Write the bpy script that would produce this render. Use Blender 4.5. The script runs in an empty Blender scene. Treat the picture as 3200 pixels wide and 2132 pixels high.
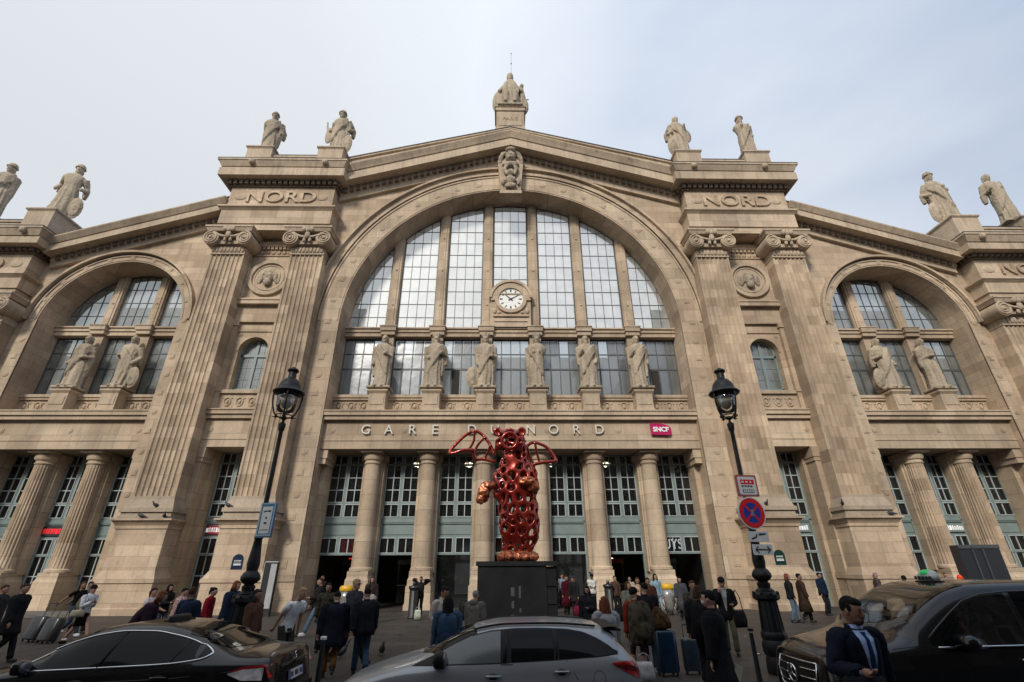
import bpy, bmesh, math, random
from mathutils import Vector as V, Matrix, Quaternion
random.seed(7)
R = math.radians
C = bpy.context
S = C.scene
COL = S.collection

# ---------------------------------------------------------------- camera
CAMX, CAMY, CAMZ = -0.5235, -30.0, 2.1
FPX, PITCH, YAW, ROLL = 1489.62, 0.445289, 0.0193305, -0.00541652
_cy, _sy, _cp, _sp = math.cos(YAW), math.sin(YAW), math.cos(PITCH), math.sin(PITCH)
FWD = V((_sy*_cp, _cy*_cp, _sp)); _rt = V((_cy, -_sy, 0)); _up = _rt.cross(FWD)
RGT = _rt*math.cos(ROLL) + _up*math.sin(ROLL)
UPV = -_rt*math.sin(ROLL) + _up*math.cos(ROLL)
cam = bpy.data.cameras.new('camera')
camo = bpy.data.objects.new('camera', cam); COL.objects.link(camo)
M = Matrix((RGT, UPV, -FWD)).transposed().to_4x4(); M.translation = V((CAMX, CAMY, CAMZ))
camo.matrix_world = M
cam.sensor_width = 36.0; cam.lens = 36.0*FPX/3200.0
cam.clip_start = 0.1; cam.clip_end = 2000
S.camera = camo

def _dir(px, py): return FWD + RGT*((px-1600)/FPX) + UPV*((1066-py)/FPX)
def AT(px, py, Y):                       # survey point on the upright plane at depth Y
    d = _dir(px, py); t = (Y-CAMY)/d.y
    return V((CAMX+d.x*t, Y, CAMZ+d.z*t))
def GR(px, py, z=0.0):                   # survey point on the level at height z
    d = _dir(px, py); t = (z-CAMZ)/d.z
    return V((CAMX+d.x*t, CAMY+d.y*t, z))

# ---------------------------------------------------------------- objects
def tag(o, label=None, cat=None, group=None, kind=None):
    if label: o['label'] = label
    if cat: o['category'] = cat
    if group: o['group'] = group
    if kind: o['kind'] = kind
    return o
def empty(name, loc=(0, 0, 0), rz=0, **k):
    o = bpy.data.objects.new(name, None); COL.objects.link(o)
    o.location = loc; o.rotation_euler = (0, 0, rz); o.empty_display_size = .2
    return tag(o, **k)

class MB:
    def __init__(s): s.v = []; s.f = []; s.m = []; s.cur = 0
    def add(s, vs, fs):
        n = len(s.v); s.v += [tuple(v) for v in vs]
        for f in fs: s.f.append(tuple(i+n for i in f)); s.m.append(s.cur)
    def box(s, x0, x1, y0, y1, z0, z1):
        if x0 > x1: x0, x1 = x1, x0
        if y0 > y1: y0, y1 = y1, y0
        s.add([(x0,y0,z0),(x1,y0,z0),(x1,y1,z0),(x0,y1,z0),(x0,y0,z1),(x1,y0,z1),(x1,y1,z1),(x0,y1,z1)],
              [(0,3,2,1),(4,5,6,7),(0,1,5,4),(1,2,6,5),(2,3,7,6),(3,0,4,7)])
    def tier(s, x0, x1, yf, yb, z0, z1, o0, o1):   # frustum ring of a moulding: overhang o0 below, o1 above
        if x0 > x1: x0, x1 = x1, x0
        s.add([(x0-o0,yf-o0,z0),(x1+o0,yf-o0,z0),(x1+o0,yb,z0),(x0-o0,yb,z0),
               (x0-o1,yf-o1,z1),(x1+o1,yf-o1,z1),(x1+o1,yb,z1),(x0-o1,yb,z1)],
              [(0,3,2,1),(4,5,6,7),(0,1,5,4),(1,2,6,5),(2,3,7,6),(3,0,4,7)])
    def prism(s, pts, y0, y1):                     # polygon in XZ pushed along Y
        n = len(pts)
        s.add([(x, y0, z) for x, z in pts]+[(x, y1, z) for x, z in pts],
              [tuple(range(n)), tuple(range(2*n-1, n-1, -1))]+[(i, (i+1) % n, n+(i+1) % n, n+i) for i in range(n)])
    def rake(s, prof, xa, za, xb, zb):             # moulding profile (Y,dz) run up a slope
        n = len(prof)
        s.add([(xa, y, za+d) for y, d in prof]+[(xb, y, zb+d) for y, d in prof],
              [tuple(range(n)), tuple(range(2*n-1, n-1, -1))]+[(i, (i+1) % n, n+(i+1) % n, n+i) for i in range(n)])
    def quad(s, a, b, c, d): s.add([a, b, c, d], [(0, 1, 2, 3)])
    def ring(s, cx, cz, r0, r1, y0, y1, a0, a1, n):
        vs = []; fs = []
        for i in range(n+1):
            a = a0+(a1-a0)*i/n; c, q = math.cos(a), math.sin(a)
            vs += [(cx+r0*c, y0, cz+r0*q), (cx+r1*c, y0, cz+r1*q), (cx+r1*c, y1, cz+r1*q), (cx+r0*c, y1, cz+r0*q)]
        for i in range(n):
            for k in range(4):
                fs.append((4*i+k, 4*i+(k+1) % 4, 4*i+4+(k+1) % 4, 4*i+4+k))
        fs += [(0, 1, 2, 3), (4*n+3, 4*n+2, 4*n+1, 4*n)]
        s.add(vs, fs)
    def tube(s, pts, rad, n=8, cap=True, ry=None):
        pts = [V(p) for p in pts]
        if not isinstance(rad, (list, tuple)): rad = [rad]*len(pts)
        vs = []; fs = []; prev = None
        for i, p in enumerate(pts):
            t = (pts[min(i+1, len(pts)-1)]-pts[max(i-1, 0)])
            t = t.normalized() if t.length > 1e-9 else V((0, 0, 1))
            if prev is None:
                a = V((0, 1, 0)) if abs(t.y) < .9 else V((1, 0, 0))
                u = t.cross(a).normalized()
            else:
                u = (prev-t*prev.dot(t)); u = u.normalized() if u.length > 1e-6 else t.orthogonal().normalized()
            prev = u; w = t.cross(u)
            for k in range(n):
                a = 2*math.pi*k/n
                vs.append(p+u*(rad[i]*math.cos(a))+w*((rad[i] if ry is None else rad[i]*ry)*math.sin(a)))
        m = len(pts)
        for i in range(m-1):
            for k in range(n):
                fs.append((i*n+k, i*n+(k+1) % n, (i+1)*n+(k+1) % n, (i+1)*n+k))
        if cap: fs += [tuple(range(n-1, -1, -1)), tuple(range((m-1)*n, m*n))]
        s.add(vs, fs)
    def lathe(s, prof, c=(0, 0, 0), n=24, flutes=0, fd=.0, fz=(0, 1e9), sq=False):
        vs = []; fs = []
        for r, z in prof:
            for k in range(n):
                a = 2*math.pi*(k+.5)/n
                rr = r
                if flutes and fz[0] <= z <= fz[1]: rr = r*(1-fd*(.5+.5*math.cos(flutes*a))**2)
                if sq:
                    q = max(abs(math.cos(a)), abs(math.sin(a))); rr = r/q
                vs.append((c[0]+rr*math.cos(a), c[1]+rr*math.sin(a), c[2]+z))
        m = len(prof)
        for i in range(m-1):
            for k in range(n): fs.append((i*n+k, i*n+(k+1) % n, (i+1)*n+(k+1) % n, (i+1)*n+k))
        fs += [tuple(range(n-1, -1, -1)), tuple(range((m-1)*n, m*n))]
        s.add(vs, fs)
    def ell(s, c, r, nu=12, nv=8, M=None):
        if not isinstance(r, (list, tuple)): r = (r, r, r)
        c = V(c); vs = []; fs = []
        def T(p):
            p = V(p)
            return c+(M @ p if M else p)
        vs.append(T((0, 0, -r[2])))
        for j in range(1, nv):
            b = -math.pi/2+math.pi*j/nv
            for i in range(nu):
                a = 2*math.pi*i/nu
                vs.append(T((r[0]*math.cos(b)*math.cos(a), r[1]*math.cos(b)*math.sin(a), r[2]*math.sin(b))))
        vs.append(T((0, 0, r[2])))
        for i in range(nu): fs.append((0, 1+(i+1) % nu, 1+i))
        for j in range(nv-2):
            for i in range(nu):
                fs.append((1+j*nu+i, 1+j*nu+(i+1) % nu, 1+(j+1)*nu+(i+1) % nu, 1+(j+1)*nu+i))
        t = len(vs)-1
        for i in range(nu): fs.append((t, 1+(nv-2)*nu+i, 1+(nv-2)*nu+(i+1) % nu))
        s.add(vs, fs)
    def loft(s, rings, n=24, fn=None):             # rings: (cx,cy,z,rx,ry)
        vs = []; fs = []
        for j, (cx, cy, z, rx, ry) in enumerate(rings):
            for k in range(n):
                a = 2*math.pi*k/n
                q = fn(a, j/(len(rings)-1), z) if fn else 1
                vs.append((cx+rx*q*math.cos(a), cy+ry*q*math.sin(a), z))
        m = len(rings)
        for i in range(m-1):
            for k in range(n): fs.append((i*n+k, i*n+(k+1) % n, (i+1)*n+(k+1) % n, (i+1)*n+k))
        fs += [tuple(range(n-1, -1, -1)), tuple(range((m-1)*n, m*n))]
        s.add(vs, fs)
    def grid(s, P, nu, nv):
        vs = [P(i/nu, j/nv) for j in range(nv+1) for i in range(nu+1)]
        s.add(vs, [(j*(nu+1)+i, j*(nu+1)+i+1, (j+1)*(nu+1)+i+1, (j+1)*(nu+1)+i) for j in range(nv) for i in range(nu)])
    def xf(s, M, start=0):
        for i in range(start, len(s.v)): s.v[i] = tuple(M @ V(s.v[i]))
    def mesh(s, name):
        me = bpy.data.meshes.new(name); me.from_pydata(s.v, [], s.f)
        me.polygons.foreach_set('material_index', s.m); me.update()
        return me
    def build(s, name, mat, parent=None, smooth=False, angle=None, fix=True):
        me = s.mesh(name)
        for m in (mat if isinstance(mat, (list, tuple)) else [mat]): me.materials.append(m)
        if fix:
            b = bmesh.new(); b.from_mesh(me); bmesh.ops.recalc_face_normals(b, faces=b.faces); b.to_mesh(me); b.free()
        if smooth or angle:
            me.polygons.foreach_set('use_smooth', [True]*len(me.polygons))
            if angle: me.set_sharp_from_angle(angle=R(angle))
        o = bpy.data.objects.new(name, me); COL.objects.link(o)
        if parent: o.parent = parent
        return o
def remesh_obj(mb, name, mat, vox, parent=None, smooth_it=2, disp=None, sub=0):
    o = mb.build(name, mat, None, True)
    m = o.modifiers.new('r', 'REMESH'); m.mode = 'VOXEL'; m.voxel_size = vox; m.use_smooth_shade = True
    if smooth_it:
        k = o.modifiers.new('s', 'SMOOTH'); k.iterations = smooth_it; k.factor = .5
    if disp:
        t = bpy.data.textures.new('d', 'CLOUDS'); t.noise_scale = disp[1]
        k = o.modifiers.new('d', 'DISPLACE'); k.texture = t; k.strength = disp[0]; k.mid_level = .5
    dg = C.evaluated_depsgraph_get(); me = bpy.data.meshes.new_from_object(o.evaluated_get(dg))
    old = o.data; o.modifiers.clear(); o.data = me; bpy.data.meshes.remove(old); me.name = name
    if not me.materials: me.materials.append(mat)
    if parent: o.parent = parent
    return o
def copy_tree(o, parent=None):
    c = o.copy(); COL.objects.link(c)
    if parent: c.parent = parent
    for ch in o.children: copy_tree(ch, c)
    return c
def text_mesh(txt, size, depth, name, mat, parent=None, bold=.0, align='CENTER'):
    cu = bpy.data.curves.new(name, 'FONT'); cu.body = txt; cu.size = size; cu.extrude = depth; cu.offset = bold
    cu.align_x = align; cu.align_y = 'CENTER'; cu.resolution_u = 4
    t = bpy.data.objects.new(name, cu); COL.objects.link(t)
    dg = C.evaluated_depsgraph_get(); me = bpy.data.meshes.new_from_object(t.evaluated_get(dg))
    bpy.data.objects.remove(t)
    me.transform(Matrix.Rotation(R(90), 4, 'X'))
    me.materials.clear(); me.materials.append(mat)
    o = bpy.data.objects.new(name, me); COL.objects.link(o)
    if parent: o.parent = parent
    return o

# ---------------------------------------------------------------- materials
def newmat(name):
    m = bpy.data.materials.new(name); m.use_nodes = True
    nt = m.node_tree; b = nt.nodes['Principled BSDF']
    return m, nt, b
def N(nt, t, **k):
    n = nt.nodes.new(t)
    for a, v in k.items():
        if a == 'i':
            for q, w in v.items(): n.inputs[q].default_value = w
        else: setattr(n, a, v)
    return n
def rgba(c): return (c[0], c[1], c[2], 1)
def mixc(nt, fac, a, b, mode='MIX'):
    n = nt.nodes.new('ShaderNodeMix'); n.data_type = 'RGBA'; n.blend_type = mode
    L = nt.links
    for sock, v in ((n.inputs[0], fac), (n.inputs[6], a), (n.inputs[7], b)):
        if hasattr(v, 'is_linked'): L.new(v, sock)
        elif isinstance(v, (int, float)): sock.default_value = v
        else: sock.default_value = rgba(v)
    return n.outputs[2]
def ramp(nt, x, stops):
    n = nt.nodes.new('ShaderNodeValToRGB'); e = n.color_ramp.elements
    while len(e) < len(stops): e.new(.5)
    for k, (p, c) in enumerate(stops):
        e[k].position = p; e[k].color = rgba(c) if isinstance(c, (tuple, list)) else (c, c, c, 1)
    nt.links.new(x, n.inputs[0]); return n.outputs[0]
def plain(name, col, rough=.6, metal=0, var=.12, scale=6, bump=0, coat=0, spec=None, emit=0, sheen=0):
    m, nt, b = newmat(name); L = nt.links
    tc = N(nt, 'ShaderNodeTexCoord')
    no = N(nt, 'ShaderNodeTexNoise', i={'Scale': scale, 'Detail': 4})
    L.new(tc.outputs['Object'], no.inputs['Vector'])
    lo = tuple(c*(1-var) for c in col); hi = tuple(min(1, c*(1+var)) for c in col)
    L.new(ramp(nt, no.outputs[0], [(.3, lo), (.7, hi)]), b.inputs['Base Color'])
    b.inputs['Roughness'].default_value = rough; b.inputs['Metallic'].default_value = metal
    b.inputs['Coat Weight'].default_value = coat
    b.inputs['Coat Roughness'].default_value = .04
    if spec is not None: b.inputs['Specular IOR Level'].default_value = spec
    if sheen: b.inputs['Sheen Weight'].default_value = sheen
    if bump:
        bp = N(nt, 'ShaderNodeBump', i={'Strength': bump, 'Distance': .02})
        n2 = N(nt, 'ShaderNodeTexNoise', i={'Scale': scale*6, 'Detail': 4})
        L.new(tc.outputs['Object'], n2.inputs['Vector'])
        L.new(n2.outputs[0], bp.inputs['Height']); L.new(bp.outputs[0], b.inputs['Normal'])
    if emit:
        b.inputs['Emission Color'].default_value = rgba(col); b.inputs['Emission Strength'].default_value = emit
    return m
def stone(name, c1, c2, blocks=True, bw=1.05, bh=.46, dirt=.35, dirtcol=(.12, .1, .085), bump=.25, joint=.55, yw=1):
    m, nt, b = newmat(name); L = nt.links
    ge = N(nt, 'ShaderNodeNewGeometry'); sx = N(nt, 'ShaderNodeSeparateXYZ'); L.new(ge.outputs['Position'], sx.inputs[0])
    ad = N(nt, "ShaderNodeMath", operation="MULTIPLY_ADD"); L.new(sx.outputs[1], ad.inputs[0]); ad.inputs[1].default_value = yw; L.new(sx.outputs[0], ad.inputs[2])
    cb = N(nt, 'ShaderNodeCombineXYZ'); L.new(ad.outputs[0], cb.inputs[0]); L.new(sx.outputs[2], cb.inputs[1])
    n1 = N(nt, 'ShaderNodeTexNoise', i={'Scale': .35, 'Detail': 5, 'Roughness': .6}); L.new(ge.outputs['Position'], n1.inputs['Vector'])
    n2 = N(nt, 'ShaderNodeTexNoise', i={'Scale': 7, 'Detail': 6, 'Roughness': .65}); L.new(ge.outputs['Position'], n2.inputs['Vector'])
    if blocks:
        br = N(nt, 'ShaderNodeTexBrick', i={'Scale': 1, 'Mortar Size': .014, 'Mortar Smooth': .1, 'Bias': 0.0, 'Brick Width': bw, 'Row Height': bh})
        br.offset = .5
        br.inputs['Color1'].default_value = rgba(c1); br.inputs['Color2'].default_value = rgba(c2)
        br.inputs['Mortar'].default_value = rgba([a*joint for a in c1])
        L.new(cb.outputs[0], br.inputs['Vector']); base = br.outputs['Color']
        # a second, larger set of replaced blocks
        b2 = N(nt, 'ShaderNodeTexBrick', i={'Scale': 1, 'Mortar Size': 0, 'Bias': -.38, 'Brick Width': bw*1.55, 'Row Height': bh*2})
        b2.inputs['Color1'].default_value = (1, 1, 1, 1); b2.inputs['Color2'].default_value = (.66, .63, .62, 1)
        L.new(cb.outputs[0], b2.inputs['Vector'])
        base = mixc(nt, 1, base, b2.outputs['Color'], 'MULTIPLY')
    else:
        base = mixc(nt, ramp(nt, n2.outputs[0], [(.35, 0.), (.65, 1.)]), c1, c2)
    base = mixc(nt, 1, base, ramp(nt, n1.outputs[0], [(.3, (.72, .71, .70)), (.62, (1.08, 1.07, 1.05))]), 'MULTIPLY')
    # weather streaks, stretched down the wall
    mp = N(nt, 'ShaderNodeMapping'); mp.inputs['Scale'].default_value = (2.2, 2.2, .22); L.new(ge.outputs['Position'], mp.inputs[0])
    n3 = N(nt, 'ShaderNodeTexNoise', i={'Scale': 1.3, 'Detail': 6, 'Roughness': .7}); L.new(mp.outputs[0], n3.inputs['Vector'])
    dm = N(nt, 'ShaderNodeMath', operation='MULTIPLY'); L.new(ramp(nt, n3.outputs[0], [(.48, 0.), (.78, 1.)]), dm.inputs[0]); dm.inputs[1].default_value = dirt
    base = mixc(nt, dm.outputs[0], base, dirtcol)
    base = mixc(nt, 1, base, ramp(nt, n2.outputs[0], [(.25, (.88, .88, .88)), (.7, (1.05, 1.05, 1.05))]), 'MULTIPLY')
    L.new(base, b.inputs['Base Color']); b.inputs['Roughness'].default_value = .85
    b.inputs['Specular IOR Level'].default_value = .25
    bp = N(nt, 'ShaderNodeBump', i={'Strength': bump, 'Distance': .03}); L.new(n2.outputs[0], bp.inputs['Height']); L.new(bp.outputs[0], b.inputs['Normal'])
    return m
def glassm(name, tint, transp, gloss, diff, rough=.03, wob=.02, milk=False):
    m = bpy.data.materials.new(name); m.use_nodes = True; nt = m.node_tree; nt.nodes.clear(); L = nt.links
    out = N(nt, 'ShaderNodeOutputMaterial')
    tr = N(nt, 'ShaderNodeBsdfTransparent'); tr.inputs[0].default_value = rgba(tint)
    gl = N(nt, 'ShaderNodeBsdfGlossy'); gl.inputs['Roughness'].default_value = rough; gl.inputs['Color'].default_value = (.95, .97, 1, 1)
    di = N(nt, 'ShaderNodeBsdfDiffuse'); tc = N(nt, 'ShaderNodeNewGeometry')
    no = N(nt, 'ShaderNodeTexNoise', i={'Scale': 1.2, 'Detail': 3}); L.new(tc.outputs['Position'], no.inputs['Vector'])
    L.new(ramp(nt, no.outputs[0], [(.35, tuple(c*.6 for c in diff[1])), (.7, diff[1])]), di.inputs['Color'])
    if milk:
        tl = N(nt, 'ShaderNodeBsdfTranslucent'); tl.inputs[0].default_value = rgba(diff[1]); mm = N(nt, 'ShaderNodeMixShader'); mm.inputs[0].default_value = .55
        L.new(di.outputs[0], mm.inputs[1]); L.new(tl.outputs[0], mm.inputs[2]); dsh = mm
    else: dsh = di
    bp = N(nt, 'ShaderNodeBump', i={'Strength': wob, 'Distance': .3}); L.new(no.outputs[0], bp.inputs['Height']); L.new(bp.outputs[0], gl.inputs['Normal'])
    fr = N(nt, 'ShaderNodeLayerWeight', i={'Blend': .35})
    ma = N(nt, 'ShaderNodeMath', operation='MULTIPLY_ADD'); L.new(fr.outputs['Fresnel'], ma.inputs[0]); ma.inputs[1].default_value = 1-gloss; ma.inputs[2].default_value = gloss
    m1 = N(nt, 'ShaderNodeMixShader'); m1.inputs[0].default_value = diff[0]; L.new(tr.outputs[0], m1.inputs[1]); L.new(dsh.outputs[0], m1.inputs[2])
    if transp < 1:
        bl = N(nt, 'ShaderNodeBsdfDiffuse'); bl.inputs[0].default_value = (.01, .012, .014, 1)
        m0 = N(nt, 'ShaderNodeMixShader'); m0.inputs[0].default_value = transp; L.new(bl.outputs[0], m0.inputs[1]); L.new(m1.outputs[0], m0.inputs[2]); src = m0
    else: src = m1
    m2 = N(nt, 'ShaderNodeMixShader'); L.new(ma.outputs[0], m2.inputs[0]); L.new(src.outputs[0], m2.inputs[1]); L.new(gl.outputs[0], m2.inputs[2])
    L.new(m2.outputs[0], out.inputs[0])
    return m

ST = stone('ashlar_stone', (.62, .49, .36), (.46, .35, .252), bw=1.35, bh=.56, joint=.62)
STF = stone("pilaster_stone", (.60, .475, .35), (.40, .305, .218), bw=.62, bh=.72, dirt=.4, yw=0, joint=.66)
STP = stone('smooth_stone', (.61, .49, .365), (.48, .375, .272), bw=1.9, bh=.9, dirt=.35, joint=.55)
STC = stone('cornice_stone', (.58, .465, .345), (.44, .35, .26), blocks=False, dirt=.6, bump=.4)
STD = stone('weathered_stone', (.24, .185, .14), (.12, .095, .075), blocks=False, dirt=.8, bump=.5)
STS = stone('statue_stone', (.50, .42, .32), (.38, .315, .24), blocks=False, dirt=.75, dirtcol=(.06, .055, .045), bump=.5)
STB = stone('bleached_stone', (.49, .41, .32), (.38, .305, .23), blocks=False, dirt=.5, bump=.4)
TEAL = plain('teal_paint', (.195, .25, .247), .45, var=.1, scale=2)
TEALL = plain('pale_teal_paint', (.41, .47, .48), .45, var=.1, scale=2)
IRON = plain('dark_window_iron', (.085, .09, .095), .45)
BLACK = plain('black_iron', (.018, .018, .02), .42, var=.3, bump=.2)
GL_UP = glassm('hall_glass', (.99, .99, .97), 1, .03, (.55, (.95, .94, .88)), .45, milk=True)
GL_LO = glassm('office_glass', (.55, .6, .62), 1, .12, (.2, (.45, .49, .5)), .25, wob=.05)
GL_WG = glassm('wing_glass', (.6, .63, .62), 1, .07, (.42, (.42, .45, .44)), .2, wob=.04)
GL_DK = glassm('ground_floor_glass', (.5, .53, .55), .9, .035, (.05, (.2, .22, .22)), wob=.02)
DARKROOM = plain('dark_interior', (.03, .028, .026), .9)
# ================================================================ the station
ST0 = empty('railway_station', label='long pale stone railway station with three arched windows, statues and GARE DU NORD lettering', cat='railway station')
ZC = 17.94
CORN_T, CORN_B = 11.45, 10.81

def boss(m, x, z, r, y, sq, rot=0):
    n = 4 if sq else 8; a0 = rot+(math.pi/4 if sq else math.pi/8); r2 = r*(1.2 if sq else 1)
    pts = [(x+r2*math.cos(a0+2*math.pi*k/n), z+r2*math.sin(a0+2*math.pi*k/n)) for k in range(n)]
    m.prism(pts, y-.035, y+.02)
    pts = [(x+(p[0]-x)*.6, z+(p[1]-z)*.6) for p in pts]
    m.prism(pts, y-.055, y-.03)

def bay(cx, r, ro, xl, xr, ztop, ncol, flut, nm):
    """wall with a great arch, its band, the recessed screen, columns and windows"""
    w = MB(); NN = 64
    pts = [(cx-r*math.cos(math.pi*i/NN), ZC+r*math.sin(math.pi*i/NN)) for i in range(NN+1)]
    for i in range(NN):
        (xa, za), (xb, zb) = pts[i], pts[i+1]
        w.quad((xa, 0, za), (xb, 0, zb), (xb, 0, ztop(xb)), (xa, 0, ztop(xa)))
        w.quad((xa, 0, za), (xb, 0, zb), (xb, 2.6, zb), (xa, 2.6, za))
    for xa, xb, xi in ((xl, cx-r, cx-r), (cx+r, xr, cx+r)):
        w.quad((xa, 0, 0), (xb, 0, 0), (xb, 0, ztop(xb)), (xa, 0, ztop(xa)))
        w.quad((xi, 0, 0), (xi, 2.6, 0), (xi, 2.6, ZC), (xi, 0, ZC))
    w.build('wall', ST, ST0)
    # voussoir band and bosses
    b = MB()
    e1 = r+(ro-r)*.66
    b.ring(cx, ZC, r+.0, e1, -.06, .05, 0, math.pi, 96); b.ring(cx, ZC, r+.1, r+.16, -.1, .05, 0, math.pi, 96); b.ring(cx, ZC, e1-.12, e1, -.13, .05, 0, math.pi, 96)
    b.ring(cx, ZC, e1+.1, ro-.12, -.1, .05, 0, math.pi, 96)
    b.ring(cx, ZC, ro-.16, ro, -.36, .05, 0, math.pi, 96); b.ring(cx, ZC, e1+.1, e1+.2, -.2, .05, 0, math.pi, 96)
    rb = r+.3*(ro-r)+.1; nb = max(10, int(math.pi*rb/1.72))
    for k in range(nb+1):
        a = math.pi*k/nb
        if nm == 'c' and abs(a-math.pi/2) < .08: continue
        boss(b, cx+rb*math.cos(a), ZC+rb*math.sin(a), .25 if nm == 'c' else .2, -.06, k % 2, a)
    for s in (-1, 1):
        xp = cx+s*r; xq = cx+s*e1
        if nm == 'c': b.box(min(xp, xq), max(xp, xq), -.06, .05, 1.5, ZC)
        else: b.box(min(xp, cx+s*(r+.75)), max(xp, cx+s*(r+.75)), -.06, .05, 1.5, ZC)
        z = ZC-1.5; k = 0
        while z > 2.0:
            boss(b, cx+s*rb, z, .24 if nm == 'c' else .2, -.06, k % 2); z -= 1.28; k += 1
    b.build('arch_moulding', STP, ST0)
    # entablature beam
    e = MB(); x0, x1 = cx-r+.003, cx+r-.003
    e.box(x0, x1, .42, 2.55, 9.62, 10.84); e.box(x0, x1, .38, 2.55, 9.52, 9.62); e.box(x0, x1, .42, 2.55, 9.0, 9.52)
    e.box(x0, x1, .12, 2.5, 10.84, 11.1); e.box(x0, x1, .0, 2.5, 11.103, 11.36); e.box(x0, x1, -.06, 2.5, 11.363, 11.44)
    nn = int(2*r/4.4)
    for k in range(nn+1):
        boss(e, cx-r+.6+(2*r-1.2)*k/nn, 10.2, .19, .42, False)
    for s in (-1, 1):   # wall corbel at each end of the beam
        e.box(cx+s*(r-.5), cx+s*(r-.0035), .5, 2.3, 8.45, 9.0); e.box(cx+s*(r-.42), cx+s*(r-.004), .55, 2.3, 8.1, 8.45)
        e.box(cx+s*(r-.34), cx+s*(r-.0045), 1.2, 2.35, 0, 8.1)
    e.build('entablature', STP, ST0)
    sp = 2*r/(ncol+1) if nm != 'c' else 3.58
    xs = [cx+sp*(k-(ncol-1)/2) for k in range(ncol)]
    if nm == 'c': pass
    # carved parapet
    p = MB()
    edges = [cx-r+.004]+xs+[cx+r-.004]
    p.box(x0, x1, 1.3, 1.9, 11.44, 12.62)
    p.box(x0, x1, 1.08, 2.2, 12.66, 12.86)
    p.box(x0, x1, 1.16, 1.35, 11.444, 11.62); p.box(x0, x1, 1.16, 1.35, 12.5, 12.66)
    for k in range(len(edges)-1):
        a, c = edges[k]+.62*(k > 0), edges[k+1]-.62*(k < len(edges)-2)
        nro = max(2, int((c-a)/.78))
        for q in range(nro):
            x = a+(c-a)*(q+.5)/nro
            p.tube([(x+.24*math.cos(t), 1.27, 12.06+.3*math.sin(t)) for t in [i*math.pi/5+.3*q for i in range(11)]], .055, 5, False)
            p.ell((x, 1.28, 12.06), (.13, .1, .17), 8, 6)
            for sx in (-1, 1):
                p.ell((x+sx*.3, 1.29, 12.28), (.1, .06, .07), 6, 4); p.ell((x+sx*.31, 1.29, 11.86), (.07, .06, .12), 6, 4)
    p.build('carved_parapet', STC, ST0)
    # transom
    t = MB()
    t.box(x0, x1, 1.47, 2.3, 17.47, 17.78); t.box(x0, x1, 1.38, 2.3, 17.783, 18.03); t.box(x0, x1, 1.28, 2.3, 18.033, 18.14)
    for x in xs:
        t.box(x-.5, x+.5, 1.2, 2.2, 17.5, 17.8); t.box(x-.56, x+.56, 1.1, 2.2, 17.8, 18.13)
        t.box(x-.62, x+.62, 1.04, 2.2, 18.13, 18.2)
    t.build('transom', STP, ST0)
    # piers between the lights
    for x in xs:
        m = MB(); zt = ZC+math.sqrt(r*r-(x-cx)**2)
        m.box(x-.41, x+.41, 1.45, 2.3, 12.86, 17.5)
        m.box(x-.33, x+.33, 1.62, 2.3, 18.14, zt+.3); m.box(x-.17, x+.17, 1.57, 1.64, 18.2, zt+.1)
        m.box(x-.39, x+.39, 1.74, 2.32, 18.14, zt+.3)
        z = 20.2
        while z < zt-1: m.ell((x, 1.55, z), (.09, .06, .07), 8, 5); z += 3.1
        m.build('mullion_pier', STP, ST0)
    # statue pedestals
    for x in xs:
        m = MB()
        m.box(x-.56, x+.56, .42, 1.6, 11.446, 12.72); m.box(x-.6, x+.6, .36, 1.6, 11.443, 11.7)
        m.box(x-.45, x+.45, .38, .5, 11.95, 12.5)
        m.tier(x-.56, x+.56, .42, 1.6, 12.723, 12.88, .0, .12); m.box(x-.68, x+.68, .3, 1.6, 12.883, 12.98)
        m.box(x-.56, x+.56, .42, 1.6, 12.983, 13.14)
        m.build('pedestal', STC, ST0)
    # windows
    xe = [cx-r]+xs+[cx+r]
    for k in range(ncol+1):
        a, c = xe[k]+(.42 if k else .0), xe[k+1]-(.42 if k < ncol else .0)
        # upper light
        f = MB(); g = MB(); y = 1.95
        rr = r-.005
        topz = lambda x: ZC+math.sqrt(max(0, rr*rr-(x-cx)**2))
        zb = 18.14; aa = max(a, cx-math.sqrt(rr*rr-(zb+.1-ZC)**2)); bb = min(c, cx+math.sqrt(rr*rr-(zb+.1-ZC)**2))
        nv = 4; lw = .016
        for q in range(nv+1):
            x = aa+(bb-aa)*q/nv; th = lw if 0 < q < nv else .07
            zt = min(topz(x-th), topz(x+th))+.05
            if zt > zb+.15: f.box(x-th, x+th, y-.04, y+.05, zb, zt)
        z = zb; q = 0
        while True:
            z = 18.14+1.148*q if q else zb+.04
            xa, xb = aa, bb
            if z > ZC:
                hw = math.sqrt(max(0, rr*rr-(z-ZC)**2)); xa, xb = max(aa, cx-hw), min(bb, cx+hw)
            if xb-xa < .15 or z > ZC+r: break
            th = .016 if q else .05
            f.box(xa, xb, y-.036, y+.046, z-th, z+th); q += 1
        n = 14; arc = [(aa+(bb-aa)*i/n) for i in range(n+1)]
        for i in range(n):
            xa, xb = arc[i], arc[i+1]
            g.quad((xa, y, zb), (xb, y, zb), (xb, y, topz(xb)), (xa, y, topz(xa)))
            f.add([(xa, y-.05, topz(xa)-.12), (xb, y-.05, topz(xb)-.12), (xb, y-.05, topz(xb)), (xa, y-.05, topz(xa))], [(0, 1, 2, 3)])
        wf = f.build('window', IRON, ST0); g.build('pane', GL_UP if nm == 'c' else GL_WG, wf, fix=False)
        # lower light with hopper sashes
        f = MB(); g = MB(); y = 2.0; z0, z1 = 12.88, 17.47
        f.box(a, a+.07, y-.05, y+.05, z0, z1); f.box(c-.07, c, y-.05, y+.05, z0, z1)
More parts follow.
